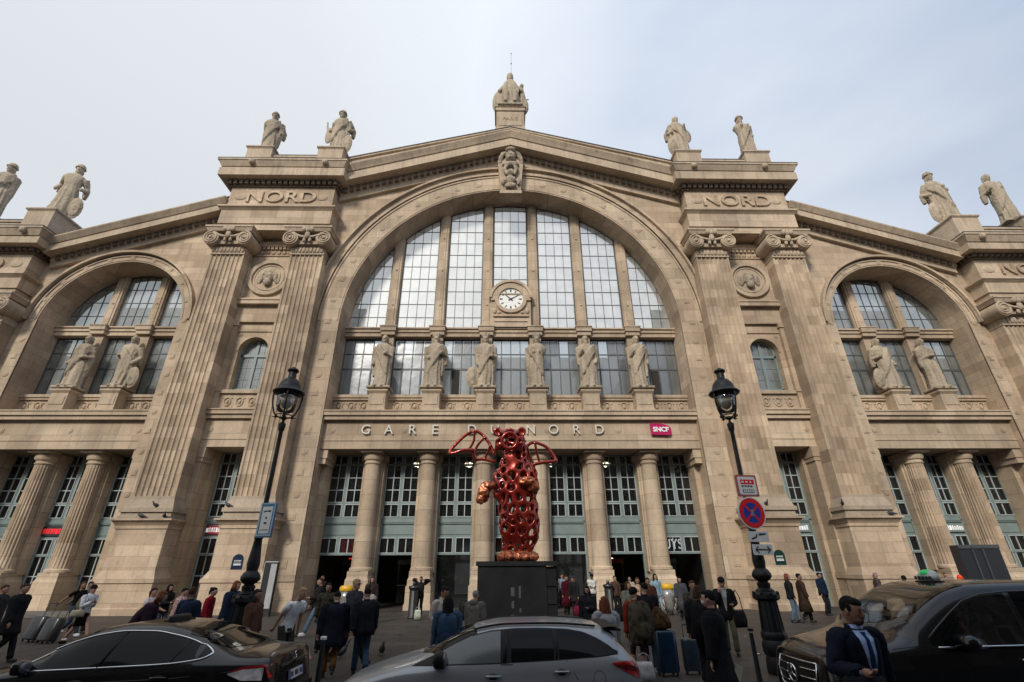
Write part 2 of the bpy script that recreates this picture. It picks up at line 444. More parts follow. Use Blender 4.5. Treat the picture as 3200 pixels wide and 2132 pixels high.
        for q in range(1, 4): x = a+(c-a)*q/4; hw_ = .03 if nm == 'c' else .02; f.box(x-hw_, x+hw_, y-.04, y+.05, z0, z1)
        for z, th in ((z0+.05, .05), (15.08, .06), (16.26, .03), (z1-.06, .06)): f.box(a, c, y-.045, y+.045, z-th, z+th)
        xm = (a+c)/2; q = (c-a)/4
        for x in (xm-q, xm+q): f.box(x-.05, x+.05, y-.1, y, z0+.1, 15.0)
        f.box(xm-q, xm+q, y-.14, y-.02, z0+.1, z0+.26)
        g.quad((a, y, z0), (c, y, z0), (c, y, z1), (a, y, z1))
        wf = f.build('window', IRON, ST0); pn = g.build('pane', GL_LO if nm == 'c' else GL_WG, wf, fix=False)
        if nm == 'c' and k in (2, 6):
            od = MB(); xa3 = a+(c-a)*(.26 if k == 2 else .27); od.box(xa3, xa3+(c-a)*.2, y-.09, y-.06, z0+.28, 15.0); od.build('open_casement', DARKROOM, wf)
        # net curtains and blinds behind some of the sashes
        if (k*7+int(abs(cx))) % 3 != 0:
            cu = MB(); xx = a+.1
            w0 = (c-a)*.24
            for q2 in range(4):
                if (q2+k) % 4 == (1 if cx < 0 else 2): continue
                xa2 = a+(c-a)*q2/4+.06; zz = 15.1+((k+q2) % 2)*1.1
                cu.grid(lambda u, v: (xa2+(w0)*u, y+.35+.05*math.sin(u*22), zz+(z1-zz)*v), 16, 1)
            cu.build('blind', BLIND, wf, True)
    # great columns and ground floor screen
    xs2 = xs
    for x in xs2:
        m = MB(); yc = 1.45
        if nm == 'c':
            R0, R1 = .53, .485
        else: R0, R1 = .57, .49
        fl = 0 if nm == 'c' else 20
        prof = [(R0+.02, 2.2)]+[(R0+(R1-R0)*t/8, 2.22+(8.25-2.22)*t/8) for t in range(9)]
        m.lathe(prof, (x, yc, 0), 160 if fl else 48, fl, .13, (2.3, 8.2))
        m.build('column', STP if nm == 'c' else STF, ST0, angle=40)
        col = C.view_layer.objects.active
        cp = MB()
        cp.lathe([(R1+.05, 8.2), (R1+.07, 8.26), (R1+.02, 8.3), (R1+.02, 8.42), (R1+.1, 8.46), (R1+.16, 8.6), (R1+.15, 8.8), (R1+.12, 8.86)], (x, yc, 0), 40)
        cp.box(x-.67, x+.67, .62, 2.3, 8.86, 9.003)
        cp.build('capital', STP, ST0, angle=40)
        bs = MB()
        bs.lathe([(.60, 2.2), (.66, 2.14), (.66, 2.02), (.62, 1.98)], (x, yc, 0), 40)
        bs.box(x-.6, x+.6, yc-.62, 2.3, 1.68, 2.0); bs.tier(x-.6, x+.6, yc-.62, 2.3, 1.5, 1.68, .07, .0)
        bs.box(x-.66, x+.66, yc-.68, 2.3, 1.22, 1.5); bs.box(x-.72, x+.72, yc-.76, 2.32, .3, 1.22); bs.box(x-.76, x+.76, yc-.82, 2.33, 0, .3)
        bs.build('column_base', STP, ST0)
        pr = MB(); pr.box(x-.68, x+.68, 1.75, 2.6, 1.9, 9.0); pr.box(x-.58, x+.58, 1.62, 2.6, 2.0, 8.97)
        pr.box(x-.8, x+.8, 1.56, 2.5, 8.5, 8.86)
        pr.build('pier', STP, ST0)
    for k in range(ncol+1):
        a, c = xe[k]+(.6 if k else .16), xe[k+1]-(.6 if k < ncol else .16)
        gwindow(a, c, 2.42, 'door' if nm == 'c' else 'shop', k)
def gwindow(a, c, y, kind, k, z1=9.0, fr=None):
    f = MB(); f.cur = 0
    def h(z0, z1, d=.07): f.box(a, c, y-d, y+.05, z0, z1)
    f.box(a, a+.16, y-.1, y+.1, 0, z1); f.box(c-.16, c, y-.1, y+.1, 0, z1)
    xm = (a+c)/2
    h(3.86, 3.99); h(4.68, 5.1, .06); h(5.86, 6.0, .08); h(8.3, 8.42, .08); h(z1-.08, z1)
    h(4.06, 4.6, .02); h(2.88, 3.0, .12)
    h(4.76, 4.84, .1)
    for z0, zt, in ((3.0, 3.86), (5.1, 5.86), (6.0, 8.3), (8.42, z1-.08)): f.box(xm-.11, xm+.11, y-.075, y+.04, z0, zt)
    f.box(a, c, y+.02, y+.04, 3.99, 4.68)
    if kind == 'shop' or kind == 'tower':
        f.box(xm-.1, xm+.1, y-.075, y+.04, 0, 2.88); f.box(a, c, y-.04, y+.05, 0, .75); h(.75, .86, .08)
    fo = f.build('window_frame', TEAL, ST0)
    l = MB()
    for s0, s1 in ((a+.16, xm-.11), (xm+.11, c-.16)):
        xx = (s0+s1)/2; e = .028
        for z0, zt in ((3.0, 3.86), (5.1, 5.86), (6.0, 8.3), (8.42, z1-.08))+(((.86, 2.88),) if kind != 'door' else ()):
            l.box(xx-e, xx+e, y-.055, y, z0, zt)
            for q in (s0, s1): l.box(q-.022, q+.022, y-.11, y-.08, z0, zt)
        for z in (6.76, 7.53): l.box(s0, s1, y-.054, y, z-e, z+e)
        for z in (5.1, 5.86, 6.0, 3.0, 3.86): l.box(s0, s1, y-.1, y-.02, z-.025, z+.025)
        if kind != 'door': l.box(s0, s1, y-.054, y, 1.8-e, 1.8+e)
    l.build('glazing_bar', TEALL, fo)
    g = MB(); zb = 2.95 if kind == 'door' and k not in (2, 4) else 0.0
    g.quad((a, y+.01, 3.0), (c, y+.01, 3.0), (c, y+.01, 3.9), (a, y+.01, 3.9)); g.quad((a, y+.01, 5.05), (c, y+.01, 5.05), (c, y+.01, z1), (a, y+.01, z1))
    if zb == 0: g.quad((a, y+.01, 0.02), (c, y+.01, 0.02), (c, y+.01, 2.9), (a, y+.01, 2.9))
    g.build('pane', GL_DK, fo, fix=False)
    if kind != 'door':      # curtains behind the lower sashes
        cu = MB()
        for s0, s1 in ((a+.2, xm-.15), (xm+.15, c-.2)):
            cu.grid(lambda u, v: (s0+(s1-s0)*u, y+.25+.05*math.sin(u*25), 6.0+3*v), 20, 1)
        cu.build('curtain', CURT, fo, True)
BLIND = plain('white_blind', (.42, .42, .40), .9)
CURT = plain('grey_net_curtain', (.10, .10, .10), .9)

# central bay and its gable
def gab(x): return 33.9-.3*abs(x)
bay(0, 12.15, 14.4, -13.75, 13.75, gab, 6, False, 'c')
def wingtop(s): return lambda x: 24.2+(abs(x)-33.0)*(-.345)
for s in (-1, 1):
    a, b = (-34.6, -21.7) if s < 0 else (21.7, 34.6)
    bay(s*28.2, 4.9, 5.75, a, b, wingtop(s), 2, True, 'w')

# raking cornices
for s in (-1, 1):
    m = MB(); K = .31
    def rk(prof, xa=0, xb=13.7, za=33.8, k=K, mm=None): (mm or m).rake(prof, s*xa, za, s*xb, za-k*(xb-xa))
    rk([(.05, -.95), (-.28, -.95), (-.28, -.5), (-.5, -.28), (-.5, 0), (.05, 0)])
    rk([(.05, 0), (-1.38, 0), (-1.38, .72), (.05, .72)])
    rk([(.05, .72), (-1.2, .72), (-1.42, .85), (-1.5, 1.0), (-1.7, 1.32), (-1.7, 1.42), (.05, 1.42)])
    m.build('raking_cornice', STC, ST0)
    d = MB(); x = .6
    while x < 13.4:
        z = 33.8-K*x-.42; x2 = x+.27
        d.add([(s*x, -.3, z), (s*x2, -.3, z-K*.27), (s*x2, -.3, z+.34-K*.27), (s*x, -.3, z+.34), (s*x, -.62, z), (s*x2, -.62, z-K*.27), (s*x2, -.62, z+.34-K*.27), (s*x, -.62, z+.34)],
              [(0, 1, 2, 3), (7, 6, 5, 4), (0, 4, 5, 1), (1, 5, 6, 2), (2, 6, 7, 3), (3, 7, 4, 0)]); x += .5
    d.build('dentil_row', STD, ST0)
    p = MB()
    p.rake([(.6, 0), (-.75, 0), (-.75, 1.0), (-.9, 1.04), (-.9, 1.2), (.6, 1.2)], 0, 35.2, s*13.6, 31.35)
    p.build('gable_parapet', STC, ST0)
    # wing rake
    m = MB(); KW = .345; xa, xb = 21.9, 33.8; za = 26.95
    for prof in ([(.05, -.75), (-.28, -.75), (-.28, -.4), (-.45, -.2), (-.45, 0), (.05, 0)],
                 [(.05, 0), (-1.18, 0), (-1.18, .5), (.05, .5)],
                 [(.05, .5), (-1.0, .5), (-1.2, .62), (-1.45, 1.0), (-1.45, 1.1), (.05, 1.1)],
                 [(.3, 1.1), (-.9, 1.1), (-.9, 1.38), (.3, 1.38)]):
        m.rake(prof, s*xa, za, s*xb, za-KW*(xb-xa))
    m.build('raking_cornice', STC, ST0)
    d = MB(); x = xa+.2
    while x < xb-.3:
        z = za-KW*(x-xa)-.34; x2 = x+.24
        d.add([(s*x, -.3, z), (s*x2, -.3, z-KW*.24), (s*x2, -.3, z+.28-KW*.24), (s*x, -.3, z+.28), (s*x, -.55, z), (s*x2, -.55, z-KW*.24), (s*x2, -.55, z+.28-KW*.24), (s*x, -.55, z+.28)],
              [(0, 1, 2, 3), (7, 6, 5, 4), (0, 4, 5, 1), (1, 5, 6, 2), (2, 6, 7, 3), (3, 7, 4, 0)]); x += .46
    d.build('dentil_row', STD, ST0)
ROOFM = plain('lead_roof', (.035, .035, .037), .6)
for s in (-1, 1):
    m = MB(); m.rake([(.62, 0), (-.94, 0), (-.94, .09), (.62, .09)], 0, 36.4, s*13.55, 32.56)
    m.rake([(.5, 0), (-.98, 0), (-.98, .09), (.5, .09)], s*21.9, 28.34, s*33.8, 24.23)
    m.build('roof_edge', ROOFM, ST0)

# keystone
m = MB()
vs = []
for z, hw, yf in ((29.25, .8, -.75), (30.2, .86, -.85), (31.6, .98, -.95), (32.4, 1.05, -.9), (33.3, .95, -.7)):
    vs += [(-hw, yf, z), (hw, yf, z), (hw, .1, z), (-hw, .1, z)]
m.add(vs, [(0, 3, 2, 1), (16, 17, 18, 19)]+[(4*i+k, 4*i+(k+1) % 4, 4*i+4+(k+1) % 4, 4*i+4+k) for i in range(4) for k in range(4)])
m.box(-.88, .88, -.95, .1, 28.98, 29.28)
m.build('keystone', STC, ST0)
m = MB()
m.ell((0, -1.0, 32.85), (.42, .42, .58), 16, 12); m.ell((0, -1.42, 32.75), (.07, .1, .14)); m.ell((0, -1.3, 33.28), (.46, .3, .2)); m.ell((0, -1.33, 32.5), (.16, .1, .06))
for s in (-1, 1):
    m.ell((s*.16, -1.36, 32.92), (.1, .06, .05)); m.tube([(s*.35, -1.0, 33.3), (s*.65, -.95, 33.15), (s*.85, -.9, 32.6), (s*.95, -.8, 31.9)], [.14, .2, .2, .1], 8)
    m.tube([(s*.3, -1.1, 31.8), (s*.5, -1.12, 31.3), (s*.3, -1.12, 30.7)], [.14, .17, .12], 8)
    m.ell((s*.62, -.95, 30.2), (.16, .16, .4))
m.ell((0, -1.05, 31.9), (.75, .3, .28)); m.ell((0, -1.1, 31.0), (.3, .28, .32)); m.ell((0, -1.05, 30.3), (.42, .25, .38)); m.ell((0, -1, 29.7), (.5, .22, .25))
remesh_obj(m, 'keystone_head', STS, .06, ST0, 1, (.14, .18))

# plinth of the crowning statue
m = MB()
m.box(-1.22, 1.22, -.75, 1.2, 36.2, 38.55); m.box(-1.3, 1.3, -.83, 1.2, 36.0, 36.5); m.box(-1.3, 1.3, -.85, 1.2, 38.55, 38.95); m.box(-1.38, 1.38, -.93, 1.2, 38.953, 39.12)
m.box(-1.0, 1.0, -.79, -.7, 36.75, 38.3)
m.build('crowning_plinth', STC, ST0)
t = text_mesh('PARIS', .55, .02, 'inscription', STC, ST0); t.location = (0, -.81, 37.55)

# ---------------------------------------------------------------- towers
def volute(m, x, z, r, yf, yb, hand):
    n = 20; pts = [(x+r*math.cos(2*math.pi*k/n), z+r*math.sin(2*math.pi*k/n)) for k in range(n)]
    m.prism(pts, yf+.05, yb)
    sp = []; 
    for k in range(46):
        a = 2.4*2*math.pi*k/45; rr = r*(1-.82*k/45)
        sp.append((x+hand*rr*.93*math.sin(a), yf+.03, z+rr*.93*math.cos(a)))
    m.tube(sp, [.075*r/.55*(1-.4*k/45) for k in range(46)], 6)
    m.ell((x, yf+.02, z), (.12*r/.55, .1, .12*r/.55), 8, 6)
def tower(s, x0, x1, zs, levels, pedtop, statues):
    """two fluted pilasters carrying an inscribed attic; x0..x1 are the pilasters' outer faces"""
    za, zb1, zb2, zp1, zd, zc1, zc2, zt = levels
    cxm = (x0+x1)/2; inner = []
    for xa, xb in ((x0, x0+2.42), (x1-2.42, x1)):
        inner.append((xa, xb)); m = MB()
        X = lambda v: s*v
        # fluted shaft: section extruded
        n = 7; w = (xb-xa); sec = [(xa, 0.0), (xa, -1.0), (xa+.1, -1.0)]
        fw = (w-.2)/n
        for k in range(n):
            c = xa+.1+fw*(k+.5)
            sec += [(c-fw*.43, -1.0)]+[(c+fw*.43*math.sin(t), -1.0+.11*math.cos(t)) for t in (-1.2, -.6, 0, .6, 1.2)]+[(c+fw*.43, -1.0)]
        sec += [(xb, -1.0), (xb, 0.0)]
        zb, zt2 = 5.95, zs
        vs = [(s*p[0], p[1], zb) for p in sec]+[(s*p[0], p[1], zt2) for p in sec]; q = len(sec)
        m.add(vs, [(i, i+1, q+i+1, q+i) for i in range(q-1)])
        m.build('pilaster', STF, ST0)
        # base and pedestal
        m = MB(); a, b = (s*xa, s*xb) if s > 0 else (s*xb, s*xa)
        m.box(a-.06, b+.06, -1.06, .1, 5.78, 5.96); m.tier(a, b, -1.0, .1, 5.3, 5.78, .22, .08); m.box(a-.3, b+.3, -1.3, .1, 5.08, 5.3)
        m.box(a-.2, b+.2, -1.2, .1, 4.88, 5.08); m.box(a-.26, b+.26, -1.26, .1, 4.72, 4.88)
        m.build('pilaster_base', STB, ST0)
        m = MB()
        m.tier(a, b, -1.0, .1, 4.35, 4.72, .24, .5); m.box(a-.5, b+.5, -1.5, .1, 4.62, 4.72); m.box(a-.26, b+.26, -1.26, .1, 4.2, 4.36)
        m.box(a-.2, b+.2, -1.2, .1, 2.1, 4.25); m.tier(a, b, -1.0, .1, 1.68, 2.1, .42, .2); m.box(a-.46, b+.46, -1.46, .1, 1.5, 1.68)
        m.box(a-.4, b+.4, -1.4, .1, .35, 1.5); m.tier(a, b, -1.0, .1, .3, .36, .56, .5); m.box(a-.56, b+.56, -1.56, .12, 0, .3)
        m.build('pedestal', ST, ST0)
        # ionic capital
        m = MB(); c = (a+b)/2; H = za-zs
        m.box(a-.04, b+.04, -1.06, .1, zs-.02, zs+.08)
        for k in range(9):
            x = a+.15+(b-a-.3)*k/8
            m.ell((x, -1.06, zs+.34), (.13, .12, .24), 8, 6); 
            if k < 8: m.ell((x+.13, -1.02, zs+.2), (.06, .08, .16), 6, 4)
        m.box(a, b, -1.05, .1, zs+.08, zs+.75)
        m.box(a-.02, b+.02, -1.3, .1, zs+.72, zs+1.3)
        for hx in (-1, 1): volute(m, c+hx*1.2, zs+H*.52, .56, -1.62, -.05, hx)
        m.tube([(c-1.15, -1.5, zs+H*.52+.42), (c-.5, -1.48, zs+H*.6), (c, -1.46, zs+H*.57), (c+.5, -1.48, zs+H*.6), (c+1.15, -1.5, zs+H*.52+.42)], .13, 6)
        m.tier(a, b, -1.2, .1, za-.42, za-.14, .38, .5); m.box(a-.54, b+.54, -1.74, .1, za-.14, za-.003)
        for hx in (-1, 0, 1): m.ell((c+hx*.27, -1.62, za-.3+.05*abs(hx)), (.2, .16, .26), 8, 6)
        m.ell((c, -1.58, za-.75), (.2, .14, .34), 8, 6); m.ell((c-.2, -1.5, za-1.15), (.13, .1, .2), 6, 5); m.ell((c+.2, -1.5, za-1.15), (.13, .1, .2), 6, 5)
        m.build('capital', STC, ST0, angle=40)
    a, b = (s*x0, s*x1) if s > 0 else (s*x1, s*x0)
    # attic
    m = MB()
    m.box(a, b, -1.15, .3, za, za+.55); m.box(a-.1, b+.1, -1.25, .3, za+.55, zb1)
    m.tier(a, b, -1.15, .3, zb1, zb1+.22, .1, .32); m.box(a-.34, b+.34, -1.5, .3, zb1+.22, zb2)
    m.build('attic_base', STP, ST0)
    m = MB()
    m.box(a+.08, b-.08, -1.1, .3, zb2, zd)
    mc = (a+b)/2; hh = (zp1-zb2)
    for q in (-1, 1): m.ell((mc+q*3.15, -1.1, zb2+hh*.52), (.46, .1, .3), 16, 8)
    m.build('attic_panel', STP, ST0)
    t = text_mesh('NORD', hh*.74, .06, 'inscription', ST, ST0, .02); t.location = (mc, -1.17, zb2+hh*.5); t.scale.x = 1.25
    m = MB()
    m.box(a-.1, b+.1, -1.25, .3, zp1, zp1+.12)
    x = a-.05; nd = int((b-a)/.42)
    for k in range(nd+1): x = a+(b-a)*k/nd; m.box(x-.13, x+.13, -1.5, -1.1, zp1+.121, zd)
    for k in range(5):
        for xx in (a, b): m.box(xx-.3, xx+.3, -1.3+.35*k, -1.1+.35*k, zp1+.121, zd)
    m.box(a-.08, b+.08, -1.2, .3, zp1+.12, zd)
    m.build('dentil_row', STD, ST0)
    m = MB(); yb = 1.5
    m.box(a-.76, b+.76, -2.0, yb, zd, zc1); m.box(a-.62, b+.62, -1.86, yb, zc1, zc1+.1)
    m.tier(a+.1, b-.1, -1.25, yb, zc1+.1, zt-.16, .76, .98); m.box(a-.93, b+.93, -2.27, yb, zt-.16, zt)
    for q in statues:                    # lion masks on the gutter
        for dx in (0,): m.ell((q, -2.22, (zc1+zt)/2+.05), (.24, .22, .26), 10, 8)
    m.build('attic_cornice', STC, ST0)
    m = MB(); sx = sorted(statues)
    m.box(sx[0]+.9, sx[1]-.9, -1.4, .6, zt, zt+.95); m.box(sx[0]+.9, sx[1]-.9, -1.48, .6, zt+.95, zt+1.12)
    for q in sx:
        m.box(q-1.0, q+1.0, -1.72, .9, zt, pedtop-.25); m.tier(q-1.0, q+1.0, -1.72, .9, pedtop-.25, pedtop-.12, 0, .1); m.box(q-1.12, q+1.12, -1.84, .95, pedtop-.12, pedtop)
    m.build('statue_parapet', STC, ST0)
    m = MB(); m.box(a-.95, b+.95, -2.29, yb+.02, zt+.002, zt+.05); m.box(sx[0]+.88, sx[1]-.88, -1.5, .62, zt+1.12, zt+1.19)
    m.build('lead_flashing', ROOFM, ST0)
    return cxm
L1 = (25.0, 26.76, 27.14, 29.15, 29.65, 30.4, 30.7, 31.12)
for s in (-1, 1):
    tower(s, 13.72, 21.88, 22.9, L1, 32.95, [s*14.5, s*20.15])
L2 = (19.25, 20.62, 20.98, 22.7, 23.08, 23.62, 23.9, 24.38)
for s in (-1, 1):
    tower(s, 34.35, 42.5, 17.3, L2, 26.4, [s*34.75, s*40.2])

# panels between the paired pilasters
def between(s, lo):
    c = s*17.8; a, b = c-1.68, c+1.68
    m = MB()
    hw = 1.02; zsp = 15.75; NA = 20; y0 = .05
    # wall with an arched opening above and a tall opening below
    ztop = 25.0; za0 = 12.86
    pts = [(c-hw*math.cos(math.pi*i/NA), zsp+hw*math.sin(math.pi*i/NA)) for i in range(NA+1)]
    Y1 = .28
    for i in range(NA):
        (xa, q1), (xb, q2) = pts[i], pts[i+1]
        m.quad((xa, Y1, q1), (xb, Y1, q2), (xb, Y1, 17.5), (xa, Y1, 17.5)); m.quad((xa, Y1, q1), (xb, Y1, q2), (xb, 1.0, q2), (xa, 1.0, q1))
    for q in (-1, 1):
        m.quad((c+q*hw, Y1, za0), (c+q*1.4, Y1, za0), (c+q*1.4, Y1, 17.5), (c+q*hw, Y1, 17.5))
        m.quad((c+q*hw, Y1, za0), (c+q*hw, 1.0, za0), (c+q*hw, 1.0, zsp), (c+q*hw, Y1, zsp))
        m.box(c+q*1.38, c+q*1.72, .0, 1.0, 11.45, 17.9); m.box(c+q*1.3, c+q*1.72, -.08, .3, 17.55, 17.85); m.box(c+q*1.32, c+q*1.72, -.06, .3, 12.72, 12.98)
    m.ring(c, zsp, hw, hw+.14, Y1-.06, Y1+.02, 0, math.pi, 28)
    m.box(a, b, -.02, .6, 17.86, 19.05); m.box(a, b, .2, .8, 17.2, 17.86)
    m.box(a, b, -.1, .5, 19.05, 19.15); m.box(a, b, -.36, .5, 19.15, 19.45); m.box(a, b, -.42, .5, 19.45, 19.55); m.box(a, b, -.12, .5, 19.55, 19.8)
    m.box(a, b, .04, .6, 19.8, 23.45)
    m.box(a, b, .1, .6, 23.45, 25.0); m.box(a, b, -.1, .5, 24.28, 24.72); m.box(a, b, -.04, .5, 23.45, 23.55)
    for k in range(11): x = a+.15+(b-a-.3)*k/10; m.box(x-.1, x+.1, -.06, .3, 24.05, 24.27)
    for k in range(8): x = a+.25+(b-a-.5)*k/7; m.ell((x, .07, 23.8), (.16, .08, .17), 8, 5)
    for q in (-1, 1): boss(m, c+q*1.12, 17.0, .14, Y1, False)
    m.build('tower_wall', ST, ST0)
    m = MB()
    m.box(a, b, .18, 1.2, 11.44, 12.6); m.box(a, b, .02, 1.2, 12.6, 12.84)
    for k in range(3):
        x = c-.8+.8*k
        m.tube([(x+.22*math.cos(t), .15, 12.04+.28*math.sin(t)) for t in [i*math.pi/5 for i in range(11)]], .05, 5, False); m.ell((x, .15, 12.04), (.1, .07, .14), 8, 6)
        for e in (-1, 1): m.ell((x+e*.27, .17, 12.28), (.08, .05, .06), 6, 4)
    m.build('carved_parapet', STC, ST0)
    m = MB()
    m.box(a, b, .0, 2.4, 9.62, 10.84); m.box(a, b, -.04, 2.4, 9.52, 9.62); m.box(a, b, .0, 2.4, 9.05, 9.52)
    m.box(a, b, -.2, 2.4, 10.84, 11.1); m.box(a, b, -.32, 2.4, 11.103, 11.36); m.box(a, b, -.38, 2.4, 11.363, 11.44)
    for q in (-1, 1): boss(m, c+q*1.3, 10.2, .19, .0, False)
    for q in (-1, 1):
        m.box(c+q*1.32, c+q*1.72, .02, 2.4, 0, 8.4); m.box(c+q*1.22, c+q*1.72, -.06, 2.4, 8.4, 9.05); m.box(c+q*1.26, c+q*1.72, -.02, 2.4, 8.15, 8.4)
        m.box(c+q*1.1, c+q*1.33, 1.0, 2.4, 0, 9.04); m.box(c+q*1.26, c+q*1.74, -.1, 2.3, 1.5, 1.75)
    m.build('entablature', STP, ST0)
    # medallion with a bearded head
    m = MB(); zc = 21.5
    m.ring(c, zc, 1.22, 1.5, -.18, .06, 0, 2*math.pi, 48); m.ring(c, zc, 1.02, 1.1, -.08, .06, 0, 2*math.pi, 48); m.ring(c, zc, .0, 1.22, -.03, .05, 0, 2*math.pi, 48)
    md = m.build('medallion', STC, ST0)
    m = MB()
    m.ell((c, -.1, zc+.05), (.36, .26, .5), 16, 12); m.ell((c, -.32, zc-.02), (.07, .1, .12)); m.ell((c, -.2, zc-.45), (.3, .2, .3)); m.ell((c, -.12, zc+.42), (.42, .2, .22))
    for q in (-1, 1):
        m.tube([(c+q*.3, -.1, zc+.45), (c+q*.52, -.1, zc+.2), (c+q*.5, -.08, zc-.2), (c+q*.62, -.06, zc-.5)], [.12, .15, .13, .06], 8); m.ell((c+q*.14, -.33, zc+.1), (.1, .04, .03)); m.ell((c+q*.13, -.3, zc-.25), (.13, .07, .05))
        m.ell((c+q*.72, -.04, zc), (.12, .07, .5))
    remesh_obj(m, 'carved_head', STS, .035, md, 1, (.05, .1))
    # arched window
    f = MB(); g = MB(); y = .85
    tz = lambda x: zsp+math.sqrt(max(0, hw*hw-(x-c)**2))
    f.ring(c, zsp, hw-.12, hw+.02, y-.1, y+.05, 0, math.pi, 24)
    for q in (-1, 1): f.box(c+q*(hw-.12), c+q*(hw+.02), y-.1, y+.05, za0, zsp)
    f.box(c-hw, c+hw, y-.1, y+.05, zsp-.28, zsp-.1); f.box(c-.1, c+.1, y-.09, y+.05, za0, zsp+hw); f.box(c-hw, c+hw, y-.1, y+.05, za0, za0+.3)
    for q in (-1, 1):
        x = c+q*.5; f.box(x-.02, x+.02, y-.03, y+.03, za0, tz(x))
    for z in (13.85, 14.7): f.box(c-hw, c+hw, y-.03, y+.03, z-.02, z+.02)
    n = 16
    for i in range(n):
        xa, xb = c-hw+2*hw*i/n, c-hw+2*hw*(i+1)/n; g.quad((xa, y, za0), (xb, y, za0), (xb, y, tz(xb)), (xa, y, tz(xa)))
    wf = f.build('window', TEAL, ST0); g.build('pane', GL_WG, wf, fix=False)
    gwindow(c-1.12, c+1.12, 1.75, 'tower', 0, 9.04)
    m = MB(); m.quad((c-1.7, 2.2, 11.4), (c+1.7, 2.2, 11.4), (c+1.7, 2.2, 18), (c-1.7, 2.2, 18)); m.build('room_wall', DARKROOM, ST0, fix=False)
for s in (-1, 1): between(s, 0)
for s in (-1, 1):       # flanks of the far towers' recess
    m = MB(); c = s*38.4; m.box(c-1.7, c+1.7, -.05, .5, 0, 19.3); m.build('tower_wall', ST, ST0)
m = MB(); m.quad((-60, .06, 0), (-43, .06, 0), (-43, .06, 22), (-60, .06, 18)); m.quad((60, .06, 0), (43, .06, 0), (43, .06, 22), (60, .06, 18)); m.build('end_wall', ST, ST0, fix=False)

# interior shell: dark ticket hall below, glazed hall open to the sky above
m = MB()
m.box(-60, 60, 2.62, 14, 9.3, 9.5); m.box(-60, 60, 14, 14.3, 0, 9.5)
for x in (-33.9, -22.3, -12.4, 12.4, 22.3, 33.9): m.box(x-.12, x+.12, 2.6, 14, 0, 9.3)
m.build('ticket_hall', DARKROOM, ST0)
m = MB(); m.box(-60, 60, 26, 26.3, 9.5, 26.5)
for x in (-22.6, -13.2, 13.2, 22.6): m.box(x-.12, x+.12, 2.6, 26, 9.5, 22)
for s in (-1, 1):
    m.box(s*13.3, s*36, 7, 7.2, 9.5, 17.6); m.box(s*13.3, s*36, 9, 9.2, 17.6, 24); m.box(s*13.3, s*36, 2.6, 9.0, 9.5, 9.7)
m.build('train_hall', plain('hall_interior', (.2, .2, .195), .9), ST0)

# clock
cz = 20.45; m = MB()
m.ring(0, cz, 1.2, 1.5, 1.0, 2.0, -.1, math.pi+.1, 40); m.ring(0, cz, 1.42, 1.62, .9, 2.0, .05, math.pi-.05, 36)
m.box(-1.5, 1.5, 1.15, 2.0, 18.14, cz); m.ring(0, cz, 0, 1.25, 1.2, 2.0, 0, 2*math.pi, 40)
m.box(-1.62, 1.62, 1.05, 2, cz+.38, cz+.5); m.box(-1.3, 1.3, 1.02, 1.3, 18.95, 19.12); m.box(-1.22, 1.22, 1.08, 1.3, 18.55, 18.63)
m.ring(0, cz, .93, 1.2, .98, 1.3, 0, 2*math.pi, 48)
for q in (-1, 1):
    m.ell((q*1.22, 1.1, 19.45), (.16, .1, .25)); m.ell((q*.85, 1.1, 19.3), (.14, .08, .1))
clk = m.build('clock', STP, ST0)
m = MB(); m.ring(0, cz, 0, .93, 1.1, 1.25, 0, 2*math.pi, 48); m.build('clock_face', plain('clock_enamel', (.78, .78, .74), .35, var=.04), clk)
m = MB()
for k in range(12):
    a = R(30*k); u = V((math.sin(a), 0, math.cos(a))); w = V((math.cos(a), 0, -math.sin(a))); th = .05 if k % 3 else .07
    c = V((0, 1.085, cz))
    p = [c+u*.6-w*th*.6, c+u*.6+w*th*.6, c+u*.82+w*th, c+u*.82-w*th]; m.add(p, [(0, 1, 2, 3)])
for ang, ln, th in ((-47, .72, .05), (60, .8, .05)):
    a = R(ang); u = V((math.sin(a), 0, math.cos(a))); w = V((math.cos(a), 0, -math.sin(a))); c = V((0, 1.07, cz))
    p = [c-u*.2-w*th, c-u*.2+w*th, c+u*ln+w*th*.5, c+u*ln-w*th*.5]; m.add(p+[q+V((0, .015, 0)) for q in p], [(0, 1, 2, 3), (4, 7, 6, 5), (0, 4, 5, 1), (1, 5, 6, 2), (2, 6, 7, 3), (3, 7, 4, 0)])
m.ell((0, 1.06, cz), (.09, .03, .09))
m.build('clock_hands', BLACK, clk)

# fascia lettering
LETM = plain('white_letter', (.6, .585, .53), .5, var=.05)
for ch, x in (('G', -9.38), ('A', -7.9), ('R', -6.4), ('E', -4.95), ('D', -2.55), ('U', -1.08), ('N', 1.24), ('O', 2.73), ('R', 4.2), ('D', 5.7)):
    t = text_mesh(ch, .86, .04, 'letter', LETM, ST0, .0); t.location = (x, .3, 10.19)
m = MB(); o = [(9.05, 9.86), (10.2, 9.82), (10.34, 9.92), (10.36, 10.28), (10.2, 10.46), (9.75, 10.58), (9.03, 10.6)]
m.prism(o, .2, .36); sg = m.build('operator_sign', plain('magenta_sign', (.45, .012, .10), .25, coat=.5), ST0)
t = text_mesh('SNCF', .42, .02, 'sign_lettering', plain('sign_white', (.85, .85, .85), .4), sg, .014); t.location = (9.68, .18, 10.18)
